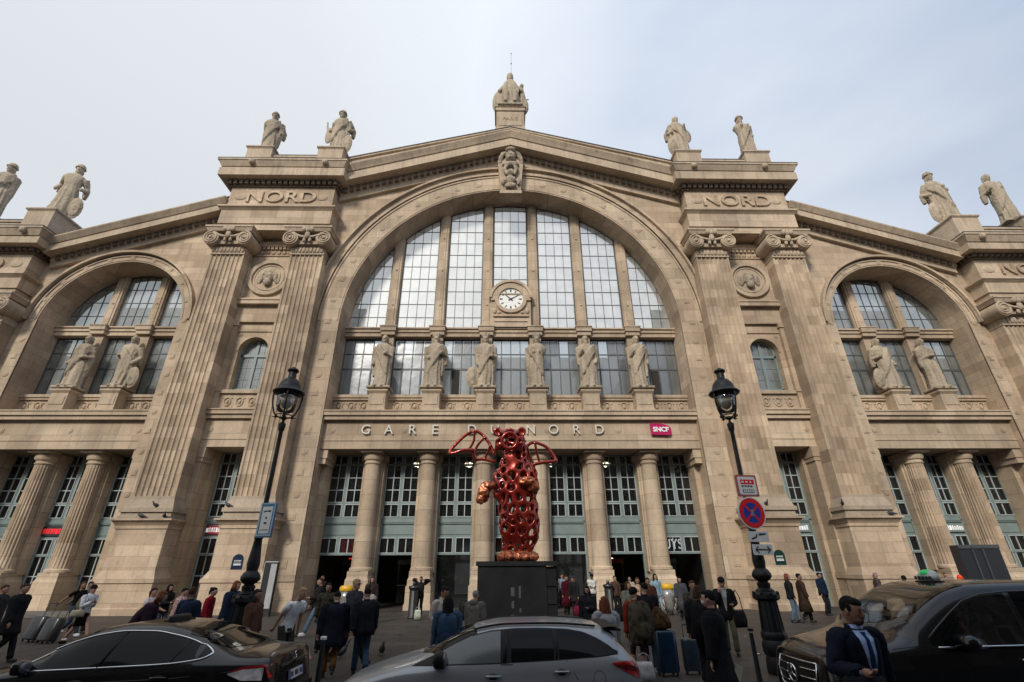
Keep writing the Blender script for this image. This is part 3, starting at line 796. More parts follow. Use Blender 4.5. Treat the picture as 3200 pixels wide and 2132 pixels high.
# ================================================================ statues
def ik(a, b, l1, l2, pole):
    a, b = V(a), V(b); d = b-a; L = d.length
    if L > (l1+l2)*.999: b = a+d*((l1+l2)*.999/L); d = b-a; L = d.length
    x = (l1*l1-l2*l2+L*L)/(2*L); h = math.sqrt(max(0, l1*l1-x*x)); u = d/L
    p = V(pole); p = p-u*p.dot(u); p = p.normalized() if p.length > 1e-6 else V((0, 1, 0))
    return a+u*x+p*h, b
def statue(loc, yaw, H, lab, group=None, seed=0, hl=None, hr=None, shield=0, crown=0, lean=0, mantle=1, slim=1.0, name='statue', vox=.045, head=0, robe='long', extra=None):
    """draped stone figure H metres tall, one continuous carved surface; faces -Y at yaw 0"""
    rnd = random.Random(seed); m = MB(); k = 1.0
    # work at height 7.6 heads = 3.8 units, scaled at the end
    ph = rnd.random()*6; nf = rnd.choice((9, 11, 13)); tw = rnd.uniform(-1.5, 1.5)
    hip = .08*(1 if seed % 2 else -1)
    slim *= .93
    def fold(a, t, z):
        amp = .15 if z < 1.9 else (.08 if z < 2.6 else .03)
        return 1+amp*math.sin(nf*a+ph+tw*z+.7*math.sin(3*a+z))*(.6+.4*math.sin(2*a+ph))+(.03 if z < 2.2 else .012)*abs(math.sin(12*a+ph+1.3*z))
    zb = 0.0 if robe == 'long' else .75
    rings = [(lean*z*.1+hip*math.sin(z*1.4), -.02, z, rx*slim, ry*slim) for z, rx, ry in
             ((zb, .56, .44), (zb+.05, .58, .47), (.9, .52, .42), (1.3, .5, .4), (1.75, .5, .38), (2.05, .44, .33), (2.3, .42, .31), (2.6, .5, .34), (2.85, .58, .34), (3.02, .55, .3), (3.14, .36, .24), (3.2, .17, .17))]
    m.loft(rings, 72, fold)
    if robe != 'long':
        for s in (-1, 1): m.tube([(s*.2, 0, 0), (s*.21, 0, .5), (s*.2, 0, 1.1)], [.14, .18, .22], 10)
    for s in (-1, 1): m.ell((s*.22, -.42, .1), (.15, .3, .12))
    hx = lean*.32+hip*math.sin(4.2)*.5; hc = V((hx, -.06, 3.5))
    m.tube([(hx, -.02, 3.1), (hx, -.04, 3.4)], [.16, .14], 12)
    m.ell(hc, (.2, .24, .31), 18, 14); m.ell(hc+V((0, -.23, -.03)), (.045, .07, .08)); m.ell(hc+V((0, -.1, -.2)), (.11, .12, .1))
    m.ell(hc+V((0, .07, .07)), (.205, .22, .25), 16, 12)
    for s in (-1, 1): m.tube([hc+V((s*.17, .05, .1)), hc+V((s*.19, .1, -.12)), hc+V((s*.15, .14, -.32))], [.06, .07, .04], 8); m.ell(hc+V((s*.075, -.21, .03)), (.05, .03, .02)); m.ell(hc+V((s*.08, -.215, .075)), (.07, .03, .02))
    if head: m.ell(hc+V((0, -.15, -.27)), (.13, .1, .18))
    if crown == 1:
        for q in range(8): a = q*math.pi/4; m.box(hx+.22*math.cos(a)-.05, hx+.22*math.cos(a)+.05, -.04+.22*math.sin(a)-.05, -.04+.22*math.sin(a)+.05, 3.68, 3.95)
        m.ell((hx, -.02, 3.72), (.26, .27, .12))
    if crown == 2: m.ell((hx, -.02, 3.78), (.25, .27, .2)); m.ell((hx, -.05, 3.66), (.32, .34, .07))
    # arms
    for s, ht in ((-1, hl), (1, hr)):
        sh = V((s*.52+lean*.29, -.02, 2.93)); tgt = ht or (s*.55, -.3, 1.75)
        el, hd = ik(sh, tgt, .72, .66, (s*.35, .9, -.3))
        m.tube([sh, sh.lerp(el, .5), el, el.lerp(hd, .6), hd], [.2, .19, .15, .12, .09], 12)
        m.ell(hd, (.1, .1, .13)); 
        m.loft([(el.x, el.y+.03, el.z-.55, .1, .13), (el.x*.97, el.y+.03, el.z-.25, .17, .17), (el.x*.95, el.y, el.z+.1, .2, .18)], 12)
    if mantle:      # mantle slung over one shoulder in heavy oblique folds
        s = mantle
        for q in range(9):
            t = q/8; z0 = 3.05-.06*q; 
            pts = [(s*.5-.0*q, -.15, z0), (s*.25, -.38, z0-.28-.1*t), (-s*.05, -.45, z0-.65-.35*t), (-s*.38, -.36, z0-1.0-.55*t), (-s*.5, -.05, z0-1.15-.75*t)]
            pts = [(x*slim+lean*.1*z, y, z) for x, y, z in pts]
            m.tube(pts, [.1, .085, .075+.02*(q % 2), .08, .07], 7)
        m.loft([(s*.45, .1, .9, .16, .2), (s*.5, .12, 1.8, .2, .22), (s*.48, .1, 2.9, .24, .25)], 20, lambda a, t, z: 1+.15*math.sin(5*a+z))
    if shield:
        s = shield; sc = V((s*.78+lean*.1, -.2, .78)); Mx = Matrix.Rotation(R(-12*s), 4, 'Z') @ Matrix.Rotation(R(6), 4, 'X')
        m.ell(sc, (.48, .09, .72), 24, 12, Mx); m.ell(sc+V((0, -.09, 0)), (.36, .06, .56), 24, 10, Mx); m.ell(sc+V((0, -.14, 0)), (.14, .06, .2), 10, 8, Mx)
    m.box(-.72, .72, -.6, .5, -.05, .1)
    if extra: extra(m)
    k = H/3.8
    if H > 4.4: m.xf(Matrix.Diagonal((.9, .9, 1.04, 1)))
    m.xf(Matrix.Rotation(yaw, 4, 'Z') @ Matrix.Scale(k, 4))
    o = remesh_obj(m, name, STS, vox, None, 0, (.05, .14))
    o.location = loc
    return tag(o, lab, 'statue', group)

sp = 3.58; XS = [sp*(k-2.5) for k in range(6)]
GA = 'robed statues standing along the great window'
cs = [dict(seed=3, hr=(.2, -.62, 2.3), hl=(-.6, -.2, 1.7), mantle=-1, shield=0, slim=.92, lab='statue holding a book, leftmost of the six before the great window'),
      dict(seed=8, hr=(.5, -.5, 2.4), hl=(-.3, -.5, 2.0), mantle=1, crown=1, slim=1.05, head=1, lab='crowned statue gripping a sword, second of the six before the great window'),
      dict(seed=5, hr=(.4, -.55, 2.15), hl=(-.5, -.3, 1.6), mantle=1, crown=1, shield=-1, lab='crowned statue with a round shield, just left of the clock axis'),
      dict(seed=12, hr=(.1, -.45, 2.5), hl=(-.2, -.48, 2.45), mantle=-1, crown=1, slim=.98, lab='hooded statue with crossed hands, just right of the clock axis'),
      dict(seed=15, hr=(.5, -.3, 1.8), hl=(-.35, -.5, 2.6), mantle=1, head=1, robe='long', slim=1.03, lab='bearded statue hugging a bundle to its chest, fifth of six before the great window'),
      dict(seed=20, hr=(.6, -.1, 1.8), hl=(-.3, -.55, 2.5), mantle=1, slim=.97, crown=0, lab='bareheaded statue in a sweeping mantle, rightmost of the six before the great window')]
for x, k in zip(XS, cs): statue((x, .9, 13.14), 0, 4.12, group=GA, **k)
GW = 'robed statues in the side arches'
for cx, L_ in ((-28.2, (('robed statue with long hair and trailing mantle, nearer the edge of the left arch', dict(seed=31, hr=(.4, -.5, 2.1), mantle=1, lean=.2)), ('robed statue with a tall oval shield in the left arch', dict(seed=33, hl=(-.5, -.4, 2.3), mantle=-1, shield=1, slim=1.05)))),
               (28.2, (('hooded statue with a big round shield in the right arch', dict(seed=35, hl=(-.4, -.5, 2.3), mantle=1, shield=-1, slim=1.02)), ('statue with folded arms and a pleated skirt in the right arch', dict(seed=37, hl=(-.1, -.5, 2.35), hr=(.1, -.5, 2.4), mantle=0, slim=.98))))):
    for k in range(2):
        x = cx+(k-.5)*9.8/3; statue((x, .95, 13.14), 0, 4.0, L_[k][0], GW, **L_[k][1])
GRF = 'statues standing on the roof pedestals'
def cloak(sx):
    def f(m):
        m.tube([(sx*.9, .1, 1.5), (sx*1.0, .05, 2.2), (sx*1.15, .0, 3.1)], [.12, .08, .05], 8); m.ell((sx*.85, .05, 1.9), (.3, .12, .7))
    return f
def bow(sx):
    def f(m):
        m.ell((sx*.75, .1, 2.3), (.38, .16, .6))
    return f
for args in (((-20.15, -.75, 32.95), 10, 4.6, 'statue with one arm at its hip, left of the pair above the left tower', dict(seed=41, hr=(.62, -.1, 2.0), hl=(-.5, .1, 1.7), mantle=1, lean=-.3, crown=2)),
             ((-14.5, -.75, 32.95), -6, 4.9, 'helmeted statue with staff and tall shield, right of the pair above the left tower', dict(seed=43, hr=(.75, -.1, 2.1), hl=(-.75, -.1, 2.2), mantle=1, shield=1, crown=2, extra=cloak(-1))),
             ((14.5, -.75, 32.95), 8, 4.8, 'draped statue with shield at its foot, left of the pair above the right tower', dict(seed=45, hr=(.3, -.5, 2.7), hl=(-.6, -.2, 2.2), mantle=-1, shield=-1, extra=bow(1))),
             ((20.15, -.75, 32.95), -8, 4.8, 'cloaked statue with long train, right of the pair above the right tower', dict(seed=47, hr=(.6, -.1, 2.0), hl=(-.1, -.45, 2.8), mantle=1, lean=.1, crown=2)),
             ((-34.75, -.75, 26.4), 25, 4.9, 'stooping statue leaning on an upright round shield at the far left roof corner', dict(seed=49, hr=(.8, -.4, 2.0), hl=(-.7, .1, 2.0), mantle=0, shield=1, crown=2, lean=.5, slim=1.05)),
             ((-39.9, -.75, 26.4), 10, 4.9, 'broad statue cut by the left edge of the view, on the roof', dict(seed=51, hr=(.2, -.5, 2.2), hl=(-.2, -.5, 2.1), mantle=1, crown=2, slim=1.12)),
             ((34.75, -.75, 26.4), -10, 4.9, 'hatted statue resting a hand on a round shield, on the right wing roof', dict(seed=53, hl=(-.8, -.4, 2.0), hr=(.5, -.2, 2.4), mantle=-1, shield=-1, crown=2, lean=-.3)),
             ((39.55, -.75, 26.4), -10, 4.9, 'statue hugging its cloak, rightmost figure on the roof', dict(seed=55, hl=(-.5, -.45, 2.5), hr=(.1, -.5, 2.5), mantle=1, lean=-.2, slim=1.05))):
    statue(args[0], R(args[1]), args[2], args[3], GRF, **args[4])
# the seated figure on the summit
def crowning():
    m = MB()
    f = lambda a, t, z: 1+.07*math.sin(11*a+z*1.5)
    m.loft([(0, -.1, 0, 1.05, .85), (0, -.1, .6, 1.0, .85), (0, -.1, 1.25, .92, .85), (0, .1, 1.7, .85, .6), (0, .15, 2.3, .72, .5), (0, .15, 2.9, .66, .46), (0, .15, 3.2, .5, .36), (0, .12, 3.42, .18, .18)], 64, f)
    m.ell((0, -.5, 2.1), (.75, .3, 1.3), 20, 14)
    m.tube([(0, .1, 3.4), (0, .08, 3.75)], [.17, .16], 12); m.ell((0, .05, 3.95), (.24, .27, .33), 16, 12)
    m.loft([(0, .07, 3.95, .3, .32), (0, .08, 4.3, .33, .33), (0, .08, 4.62, .27, .27), (0, .08, 4.72, .1, .1)], 16)
    for s in (-1, 1):
        m.tube([(s*.62, .15, 3.15), (s*.98, -.1, 2.4), (s*1.0, -.6, 1.9)], [.22, .19, .13], 12)
        m.tube([(s*.4, -.3, 1.3), (s*.45, -1.0, 1.2), (s*.42, -.95, .2)], [.36, .33, .24], 12)
    Mx = Matrix.Rotation(R(-20), 4, 'Z')
    m.ell((-1.15, -.2, 1.0), (.55, .16, 1.25), 24, 14, Mx)
    m.ell((-1.18, -.34, 1.0), (.38, .12, .95), 20, 12, Mx)
    m.tube([(1.0, -.1, .2), (1.15, -.2, 1.5), (1.05, -.1, 2.6)], [.3, .3, .22], 12); m.ell((1.1, -.15, 2.95), (.2, .22, .27)); m.ell((1.3, -.1, .6), (.42, .3, .9)); m.tube([(1.0, -.3, 2.3), (.7, -.7, 2.0), (.75, -.8, 1.5)], [.14, .12, .1], 8); m.tube([(1.2, 0, 1.3), (1.6, 0, 1.55), (1.8, 0, 1.5)], [.08, .07, .05], 8)
    m.box(-1.15, 1.15, -1.0, .8, -.05, .15)
    m.xf(Matrix.Diagonal((.98, .95, 1.13, 1)))
    o = remesh_obj(m, 'statue', STS, .065, None, 1, (.06, .25)); o.location = (0, -.15, 39.12)
    tag(o, 'large seated crowned figure on the summit plinth above the gable', 'statue')
    p = MB(); p.tube([(0, 0, 0), (0, 0, 3.4)], .012, 5); p.ell((0, 0, 1.9), .07, 6, 4); p.ell((0, 0, 3.4), .06, 6, 4)
    r = p.build('lightning_rod', BLACK); r.location = (.12, 0, 44.2); tag(r, 'thin lightning rod rising from the crown of the summit figure', 'lightning rod')
crowning()

# ================================================================ red openwork sculpture on its dark pedestal
YB = -14.0
REDM = plain('red_lacquered_bronze', (.22, .012, .008), .22, .5, var=.75, scale=2.2, coat=.6, bump=.15)
COPM = plain('worn_copper_bronze', (.42, .13, .06), .3, .6, var=.5, scale=5, coat=.3, bump=.3)
_nt = REDM.node_tree
for _n in _nt.nodes:
    if _n.type == 'VALTORGB': _n.color_ramp.elements[0].color = (.17, .007, .005, 1); _n.color_ramp.elements[1].color = (.33, .03, .014, 1)
def sculpture():
    root = empty('sculpture', (-.13, YB, 2.29), label='glossy red openwork winged animal sculpture standing upright on the dark pedestal', cat='sculpture')
    def P(px, py, dy=0):
        p = AT(px, py, YB); return (p.x+.13, dy, p.z-2.29)
    # solid mass first, then turned into an open cellular shell
    b = MB()
    b.loft([(0+dx, 0, z, rx, ry) for z, rx, ry, dx in ((.85, .45, .35, .04), (1.1, .62, .48, .06), (1.6, .62, .5, .05), (2.2, .6, .46, 0), (2.8, .62, .44, -.02), (3.1, .52, .38, -.02), (3.35, .36, .3, 0))], 24)
    b.ell((0, -.05, 3.62), (.5, .42, .42)); b.ell((0, -.42, 3.5), (.27, .2, .25)); b.ell((.42, -.2, 1.0), (.36, .44, .9)); b.ell((.36, -.1, .35), (.25, .32, .4)); b.ell((-.34, .02, .85), (.31, .38, .85)); b.ell((-.34, 0, .3), (.24, .3, .36))
    b.tube([(-.42, 0, 2.9), (-.68, -.05, 2.4), (-.82, -.2, 1.95)], [.24, .22, .18]); b.tube([(.42, 0, 2.8), (.74, -.2, 2.3), (.3, -.6, 2.3)], [.24, .24, .18])
    o = remesh_obj(b, 'shell', REDM, .33, None, 2)
    dg = C.evaluated_depsgraph_get(); me = bpy.data.meshes.new_from_object(o.evaluated_get(dg))
    rr = random.Random(4)
    bm = bmesh.new(); bm.from_mesh(me); bmesh.ops.triangulate(bm, faces=bm.faces[:])
    cent = {f.index: f.calc_center_median()+V((rr.uniform(-.05, .05), rr.uniform(-.03, .03), rr.uniform(-.06, .06))) for f in bm.faces}; out = MB(); ids = {}
    for f in bm.faces: ids[f.index] = len(out.v); out.v.append(tuple(cent[f.index]))
    for v in bm.verts:
        fs = list(v.link_faces)
        if len(fs) < 3: continue
        n = v.normal; u = n.orthogonal().normalized(); w = n.cross(u)
        fs.sort(key=lambda f: math.atan2((cent[f.index]-v.co).dot(w), (cent[f.index]-v.co).dot(u)))
        ring = [ids[f.index] for f in fs]; cc = sum((V(out.v[i]) for i in ring), V())/len(ring)
        if rr.random() < .16 or len(ring) < 4: out.f.append(tuple(ring)); out.m.append(0); continue
        t = rr.uniform(.27, .42); b0 = len(out.v); nn_ = len(ring)
        for i in ring: out.v.append(tuple(V(out.v[i]).lerp(cc, t)))
        for i in range(nn_): out.f.append((ring[i], ring[(i+1) % nn_], b0+(i+1) % nn_, b0+i)); out.m.append(0)
    bm.free(); bpy.data.objects.remove(o)
    o = out.build('openwork_body', REDM, root, True)
    k = o.modifiers.new('w', 'SOLIDIFY'); k.thickness = .085; k.offset = 0
    k = o.modifiers.new('s', 'SUBSURF'); k.levels = k.render_levels = 2
    dg = C.evaluated_depsgraph_get(); me = bpy.data.meshes.new_from_object(o.evaluated_get(dg)); o.modifiers.clear(); o.data = me
    # inner mass seen dark red through the openings
    b = MB(); b.tube([(-.25, .15, .1), (-.1, .1, 1.1), (.1, .12, 2.0), (-.1, .1, 2.9)], [.12, .1, .1, .12]); b.tube([(.3, .1, .1), (.1, .12, 1.3), (-.2, .12, 2.2)], [.1, .08, .08]); b.ell((0, .1, 3.3), (.22, .16, .3))
    remesh_obj(b, 'inner_frame', REDM, .05, root, 2, (.12, .25))
    # head parts
    h = MB(); c = P(1592, 1388); cx, cz = c[0], c[2]
    h.tube([(cx+.25*math.cos(t), -.56, cz-.02+.26*math.sin(t)) for t in [i*math.pi/8 for i in range(17)]], .06, 8, False)
    for s in (-1, 1):
        h.tube([(cx+s*.4+.12*math.cos(t), -.2, cz+.36+.12*math.sin(t)) for t in [i*math.pi/6 for i in range(13)]], .045, 8, False)
        h.tube([(cx+s*.25, -.5, cz+.1), (cx+s*.42, -.3, cz+.05), (cx+s*.45, -.1, cz-.3)], .06, 8); h.tube([(cx+s*.12, -.5, cz+.22), (cx+s*.3, -.3, cz+.36)], .055, 8)
    h.ell((cx-.4, -.12, cz+.4), (.15, .09, .15)); h.ell((cx+.42, -.12, cz+.42), (.15, .09, .15)); h.ell((cx, .0, cz+.3), (.42, .3, .14)); h.ell((cx-.3, -.2, cz-.1), (.16, .2, .18)); h.ell((cx+.32, -.2, cz-.1), (.16, .2, .18)); h.tube([(cx-.3, -.25, cz+.33), (cx, -.35, cz+.4), (cx+.3, -.25, cz+.33)], .07, 8)
    remesh_obj(h, 'head', REDM, .025, root, 2)
    # wings of bent bars
    for side in ('left', 'right'):
        w = MB()
        if side == 'left':
            L1 = [(1545, 1420), (1530, 1385), (1510, 1358), (1485, 1343), (1455, 1356), (1425, 1385), (1404, 1413), (1420, 1416), (1445, 1408), (1478, 1406)]
            L2 = [(1478, 1406), (1484, 1432), (1510, 1432), (1545, 1440)]
            bars = [[(1482, 1345), (1480, 1375), (1462, 1405)], [(1516, 1364), (1495, 1385), (1484, 1406), (1482, 1430)], [(1532, 1392), (1522, 1415), (1512, 1432)]]
            L2b = [(1478, 1406), (1500, 1404)]
        else:
            L1 = [(1620, 1432), (1640, 1402), (1662, 1380), (1690, 1384), (1715, 1400), (1736, 1432), (1735, 1441), (1700, 1445), (1668, 1452)]
            L2 = [(1668, 1452), (1668, 1465), (1655, 1470)]
            bars = [[(1672, 1380), (1678, 1410), (1688, 1444)], [(1648, 1396), (1655, 1420), (1670, 1450)]]; L2b = None
        for ln, r0 in [(L1, .058), (L2, .055)]+[(q, .045) for q in bars]:
            n = len(ln); pts = [P(a, b, .08+.1*math.sin(i*.6)) for i, (a, b) in enumerate(ln)]
            sm = []
            for i in range(n-1):
                p0, p1, p2, p3 = [V(pts[max(0, min(n-1, i+q))]) for q in (-1, 0, 1, 2)]
                for t in (0, .25, .5, .75): sm.append(.5*((2*p1)+(p2-p0)*t+(2*p0-5*p1+4*p2-p3)*t*t+(3*p1-p0-3*p2+p3)*t**3))
            sm.append(V(pts[-1])); w.tube(sm, r0, 10)
        remesh_obj(w, 'wing', REDM, .02, root, 1)
    a = MB(); p = P(1512, 1545); a.ell((p[0], -.3, p[2]), (.2, .2, .3)); a.ell((p[0]-.1, -.36, p[2]-.2), (.13, .14, .16)); a.ell((p[0]+.14, -.3, p[2]+.22), (.2, .18, .16))
    a.ell((.35, -.62, 2.28), (.3, .16, .14)); a.ell((.55, -.5, 2.15), (.2, .18, .2))
    remesh_obj(a, 'paw', COPM, .03, root, 2, (.12, .12))
    f = MB(); f.box(-.55, .52, -.42, .4, .0, .1)
    for q in range(5): f.ell((-.42+q*.24, -.38, .12), (.14, .18, .12))
    f.ell((-.2, -.1, .18), (.4, .36, .14)); f.ell((.3, -.1, .18), (.34, .36, .14))
    remesh_obj(f, 'base', COPM, .03, root, 1, (.1, .08))
sculpture()
m = MB(); m.box(-1.25, .72, YB-.85, YB+.85, 0, 2.17); m.box(.724, 1.0, YB-.8, YB+.8, 0, 2.15); m.box(-1.3, 1.04, YB-.9, YB+.9, 2.17, 2.29)
for k in range(4): m.box(.73, .995, YB-.84, YB-.8, .3+k*.45, .65+k*.45)
sp_ = m.build('pedestal', plain('charcoal_metal', (.03, .031, .034), .5, .3, var=.4, scale=1.2, bump=.2)); tag(sp_, 'large dark grey box pedestal under the red sculpture', 'pedestal')
m = MB()
for k, (dx, z, w, h) in enumerate(((0, 1.5, .1, .22), (.02, 1.2, .07, .18), (.22, 1.45, .06, .3), (.24, 1.1, .05, .1), (.0, .95, .08, .1))): m.box(-.3+dx, -.3+dx+w, YB-.853, YB-.851, z-.1, z-.1+h)
m.build('peeled_sticker', plain('torn_paper', (.13, .13, .13), .9), sp_)
# ================================================================ street furniture
LAMPG = glassm('lamp_globe', (.9, .9, .85), 1, .08, (.7, (.7, .68, .6)), .1)
LAMPC = glassm('lamp_casing', (.95, .95, .93), 1, .08, (.04, (.5, .5, .44)), .02)
CASTI = plain('cast_iron', (.011, .011, .012), .45, 0, var=.4, scale=5, bump=.3, spec=.3)
WHITE = plain('sign_white_face', (.62, .63, .63), .4, var=.06)
GREYB = plain('sign_back_grey', (.22, .23, .24), .5, .3)
def lamp(loc, lab):
    r = empty('street_lamp', loc, label=lab, cat='street lamp', group='cast iron street lamps')
    m = MB()
    m.lathe([(.27, 0), (.28, .12), (.26, .3), (.235, .34)], n=8); m.lathe([(.25, .34), (.28, .4), (.29, .52), (.27, .6), (.25, .64), (.27, .7), (.27, .76), (.245, .8)], n=8)
    m.lathe([(.24, .8), (.22, 1.1), (.2, 1.4), (.2, 1.4), (.26, 1.43), (.29, 1.46), (.29, 1.54), (.2, 1.6)], n=8)
    for k in range(8):
        a = math.pi/4*k; m.ell((.27*math.cos(a), .27*math.sin(a), 1.57), .035, 6, 4)
        m.tube([(.235*math.cos(a), .235*math.sin(a), .85), (.2*math.cos(a), .2*math.sin(a), 1.4)], .014, 5)
    m.build('pedestal', CASTI, r, angle=35)
    m = MB()
    m.lathe([(.2, 1.58), (.2, 1.62), (.13, 1.67), (.14, 1.72), (.145, 1.76), (.1, 1.8), (.17, 1.85), (.21, 1.9), (.21, 1.96), (.17, 2.03), (.12, 2.08), (.14, 2.22), (.135, 2.3), (.105, 2.55), (.085, 2.75), (.1, 2.78), (.1, 2.83), (.08, 2.86), (.085, 3.0), (.075, 3.05), (.06, 3.1), (.058, 3.4), (.052, 5.0), (.05, 5.35), (.07, 5.38), (.085, 5.48), (.09, 5.56), (.06, 5.58), (.03, 5.62), (.03, 5.7)], n=20)
    m.build('post', CASTI, r, True, angle=50)
    # lantern cage
    m = MB(); zb = 5.68
    m.lathe([(.03, 5.66), (.075, 5.69), (.08, 5.74), (.03, 5.77)], n=16)
    for k in range(4):
        a = math.pi/2*k+.35; u, w = math.cos(a), math.sin(a)
        m.tube([(.04*u, .04*w, 5.72), (.16*u, .16*w, 5.74), (.25*u, .25*w, 5.82), (.33*u, .33*w, 6.05), (.365*u, .365*w, 6.28), (.36*u, .36*w, 6.42)], .02, 6)
        m.ell((.2*u, .2*w, 5.74), (.035, .035, .05), 6, 5); m.tube([(.2*u, .2*w, 5.74), (.28*u, .28*w, 5.73)], .012, 5)
    m.tube([(.215*math.cos(t), .215*math.sin(t), 5.77) for t in [i*math.pi/10 for i in range(21)]], .016, 6, False)
    m.build('lantern_cage', CASTI, r, True)
    m = MB(); m.lathe([(.12, 5.86), (.2, 5.9), (.25, 6.05), (.265, 6.25), (.27, 6.4)], n=24); m.build('casing', LAMPC, r, True, fix=True)
    m = MB(); m.ell((0, 0, 6.2), (.16, .16, .24), 16, 12); m.build('globe', LAMPG, r, True)
    m = MB(); m.lathe([(.28, 6.36), (.38, 6.38), (.405, 6.42), (.37, 6.47), (.3, 6.52), (.28, 6.6), (.245, 6.7), (.18, 6.78), (.115, 6.83), (.105, 6.86), (.1, 7.0), (.13, 7.02), (.15, 7.06), (.13, 7.1), (.06, 7.11), (.05, 7.15), (.02, 7.17)], n=28)
    m.build('lantern_hood', CASTI, r, True, angle=50)
    return r
LY = -17.8
lp = GR(2420, 2108); lampR = lamp((lp.x+.17, lp.y, 0), 'tall black street lamp carrying the no stopping signs, by the nose of the black van')
xl = (AT(881, 1303, lp.y).x*2+AT(792, 1830, lp.y).x)/3; lampL = lamp((xl, lp.y, 0), 'tall black street lamp with a blue framed notice on its post')
def flat(pts, y0, y1, m=None):
    m = m or MB(); m.prism(pts, y0, y1); return m
def rrect(cx, cz, w, h, r=.03, n=4):
    p = []
    for qx, qz, a0 in ((1, 1, 0), (-1, 1, 90), (-1, -1, 180), (1, -1, 270)):
        for k in range(n+1):
            a = R(a0+90*k/n); p.append((cx+qx*(w/2-r)+r*math.cos(a), cz+qz*(h/2-r)+r*math.sin(a)))
    return p
RED = plain('sign_red', (.62, .01, .015), .35, var=.05); BLUE = plain('sign_blue', (.008, .04, .32), .35, var=.05); SIGNB = plain('notice_blue', (.06, .17, .33), .35, var=.05); INK = plain('sign_ink', (.015, .015, .018), .5, var=.05)
def sign(name, loc, lab, parts, rz=0):
    r = empty(name, loc, rz, label=lab, cat='sign')
    for nm, m, mat in parts: m.build(nm, mat, r)
    r.scale = {'no_stopping_sign': (1.25,)*3, 'notice_board': (1.12,)*3, 'arrow_plate': (1.15,)*3}.get(name, (1, 1, 1))
    return r
# no stopping disc and plates on the right lamp
ys = lp.y-.22
c = AT(2350, 1603, ys); m = MB(); m.ring(0, 0, 0, .3, 0, .02, 0, 2*math.pi, 40)
m2 = MB(); m2.ring(0, 0, .19, .275, -.004, 0, 0, 2*math.pi, 40)
for a in (45, 135):
    u = V((math.cos(R(a)), 0, math.sin(R(a)))); w = V((-u.z, 0, u.x))*.022
    q = [(u*.2-w), (u*.2+w), (-u*.2+w), (-u*.2-w)]; m2.add([(p.x, -.0045-.001*(a > 90), p.z) for p in q], [(0, 1, 2, 3)])
m3 = MB(); m3.ring(0, 0, 0, .19, -.002, 0, 0, 2*math.pi, 32); m4 = MB(); m4.add([(-.035, -.008, -.06), (.03, -.008, -.055), (.04, -.008, .06), (-.02, -.008, .065)], [(0, 1, 2, 3)])
m5 = MB(); m5.box(-.03, .03, .02, .16, -.05, .05)
sign('no_stopping_sign', c, 'round red and blue no stopping sign on the right street lamp', (('disc', m, WHITE), ('red_ring', m2, RED), ('blue_field', m3, BLUE), ('sticker', m4, GREYB), ('bracket', m5, GREYB)), R(12))
c = AT(2335, 1518, ys); m = flat(rrect(0, 0, .5, .46), 0, .03); m2 = flat(rrect(0, 0, .42, .38), -.004, 0); m3 = MB(); m3.box(-.15, .17, -.007, -.0045, .03, .13)
m4 = MB(); 
for k in range(4): m4.box(-.14+.07*k, -.09+.07*k, -.007, -.0045, -.03, .005)
m4.box(-.13, .14, -.007, -.0045, -.15, -.08)
m5 = MB(); m5.box(-.03, .03, .03, .18, -.05, .05)
m6 = MB()
for k in range(5): m6.box(-.11+.05*k, -.075+.05*k, -.009, -.0072, -.14, -.09)
for k in range(3): m6.box(-.13+.1*k, -.07+.09*k, -.009, -.0072, .06, .1)
sign('notice_board', c, 'square parking notice with a red frame and red stripe, topmost on the right street lamp', (('frame', m, plain('sign_pink_frame', (.32, .10, .11), .4)), ('face', m2, WHITE), ('red_stripe', m3, RED), ('print', m4, INK), ('white_print', m6, WHITE), ('bracket', m5, GREYB)), R(8))
def arrow(m, x0, x1, z, th, y, heads=(1, 1)):
    m.box(x0+.03, x1-.03, y, y+.002, z-th, z+th)
    for s, x in ((-1, x0), (1, x1)):
        if heads[0 if s < 0 else 1]:
            for q in (-1, 1):
                a = V((x, 0, z)); b = V((x-s*.07, 0, z+q*.06)); w = (b-a).normalized().cross(V((0, 1, 0)))*th
                m.add([(p.x, y-.001, p.z) for p in (a-w, a+w, b+w, b-w)], [(0, 1, 2, 3)])
for (px, py, h, lab, two) in ((2372, 1677, .2, 'white plate with a crooked arrow below the no stopping disc', 0), (2385, 1718, .2, 'white plate with a double headed arrow, lowest on the right street lamp', 1)):
    c = AT(px, py, ys); m = flat(rrect(0, 0, .46, h, .025), 0, .012); m2 = MB()
    if two: arrow(m2, -.17, .17, 0, .012, -.005)
    else:
        m2.add([(-.18, -.005, -.06), (-.05, -.005, -.02), (-.05, -.005, .01), (-.18, -.005, -.03)], [(0, 1, 2, 3)]); m2.add([(-.05, -.005, -.02), (-.03, -.005, .05), (-.06, -.005, .05), (-.08, -.005, -.02)], [(0, 1, 2, 3)]); m2.add([(.0, -.005, .02), (.17, -.005, .04), (.17, -.005, .065), (.0, -.005, .06)], [(0, 1, 2, 3)])
    m3 = MB(); m3.box(-.03, .03, .012, .16, -.04, .04)
    sign('arrow_plate', c, lab, (('plate', m, WHITE), ('arrow', m2, INK), ('bracket', m3, GREYB)), R(10))
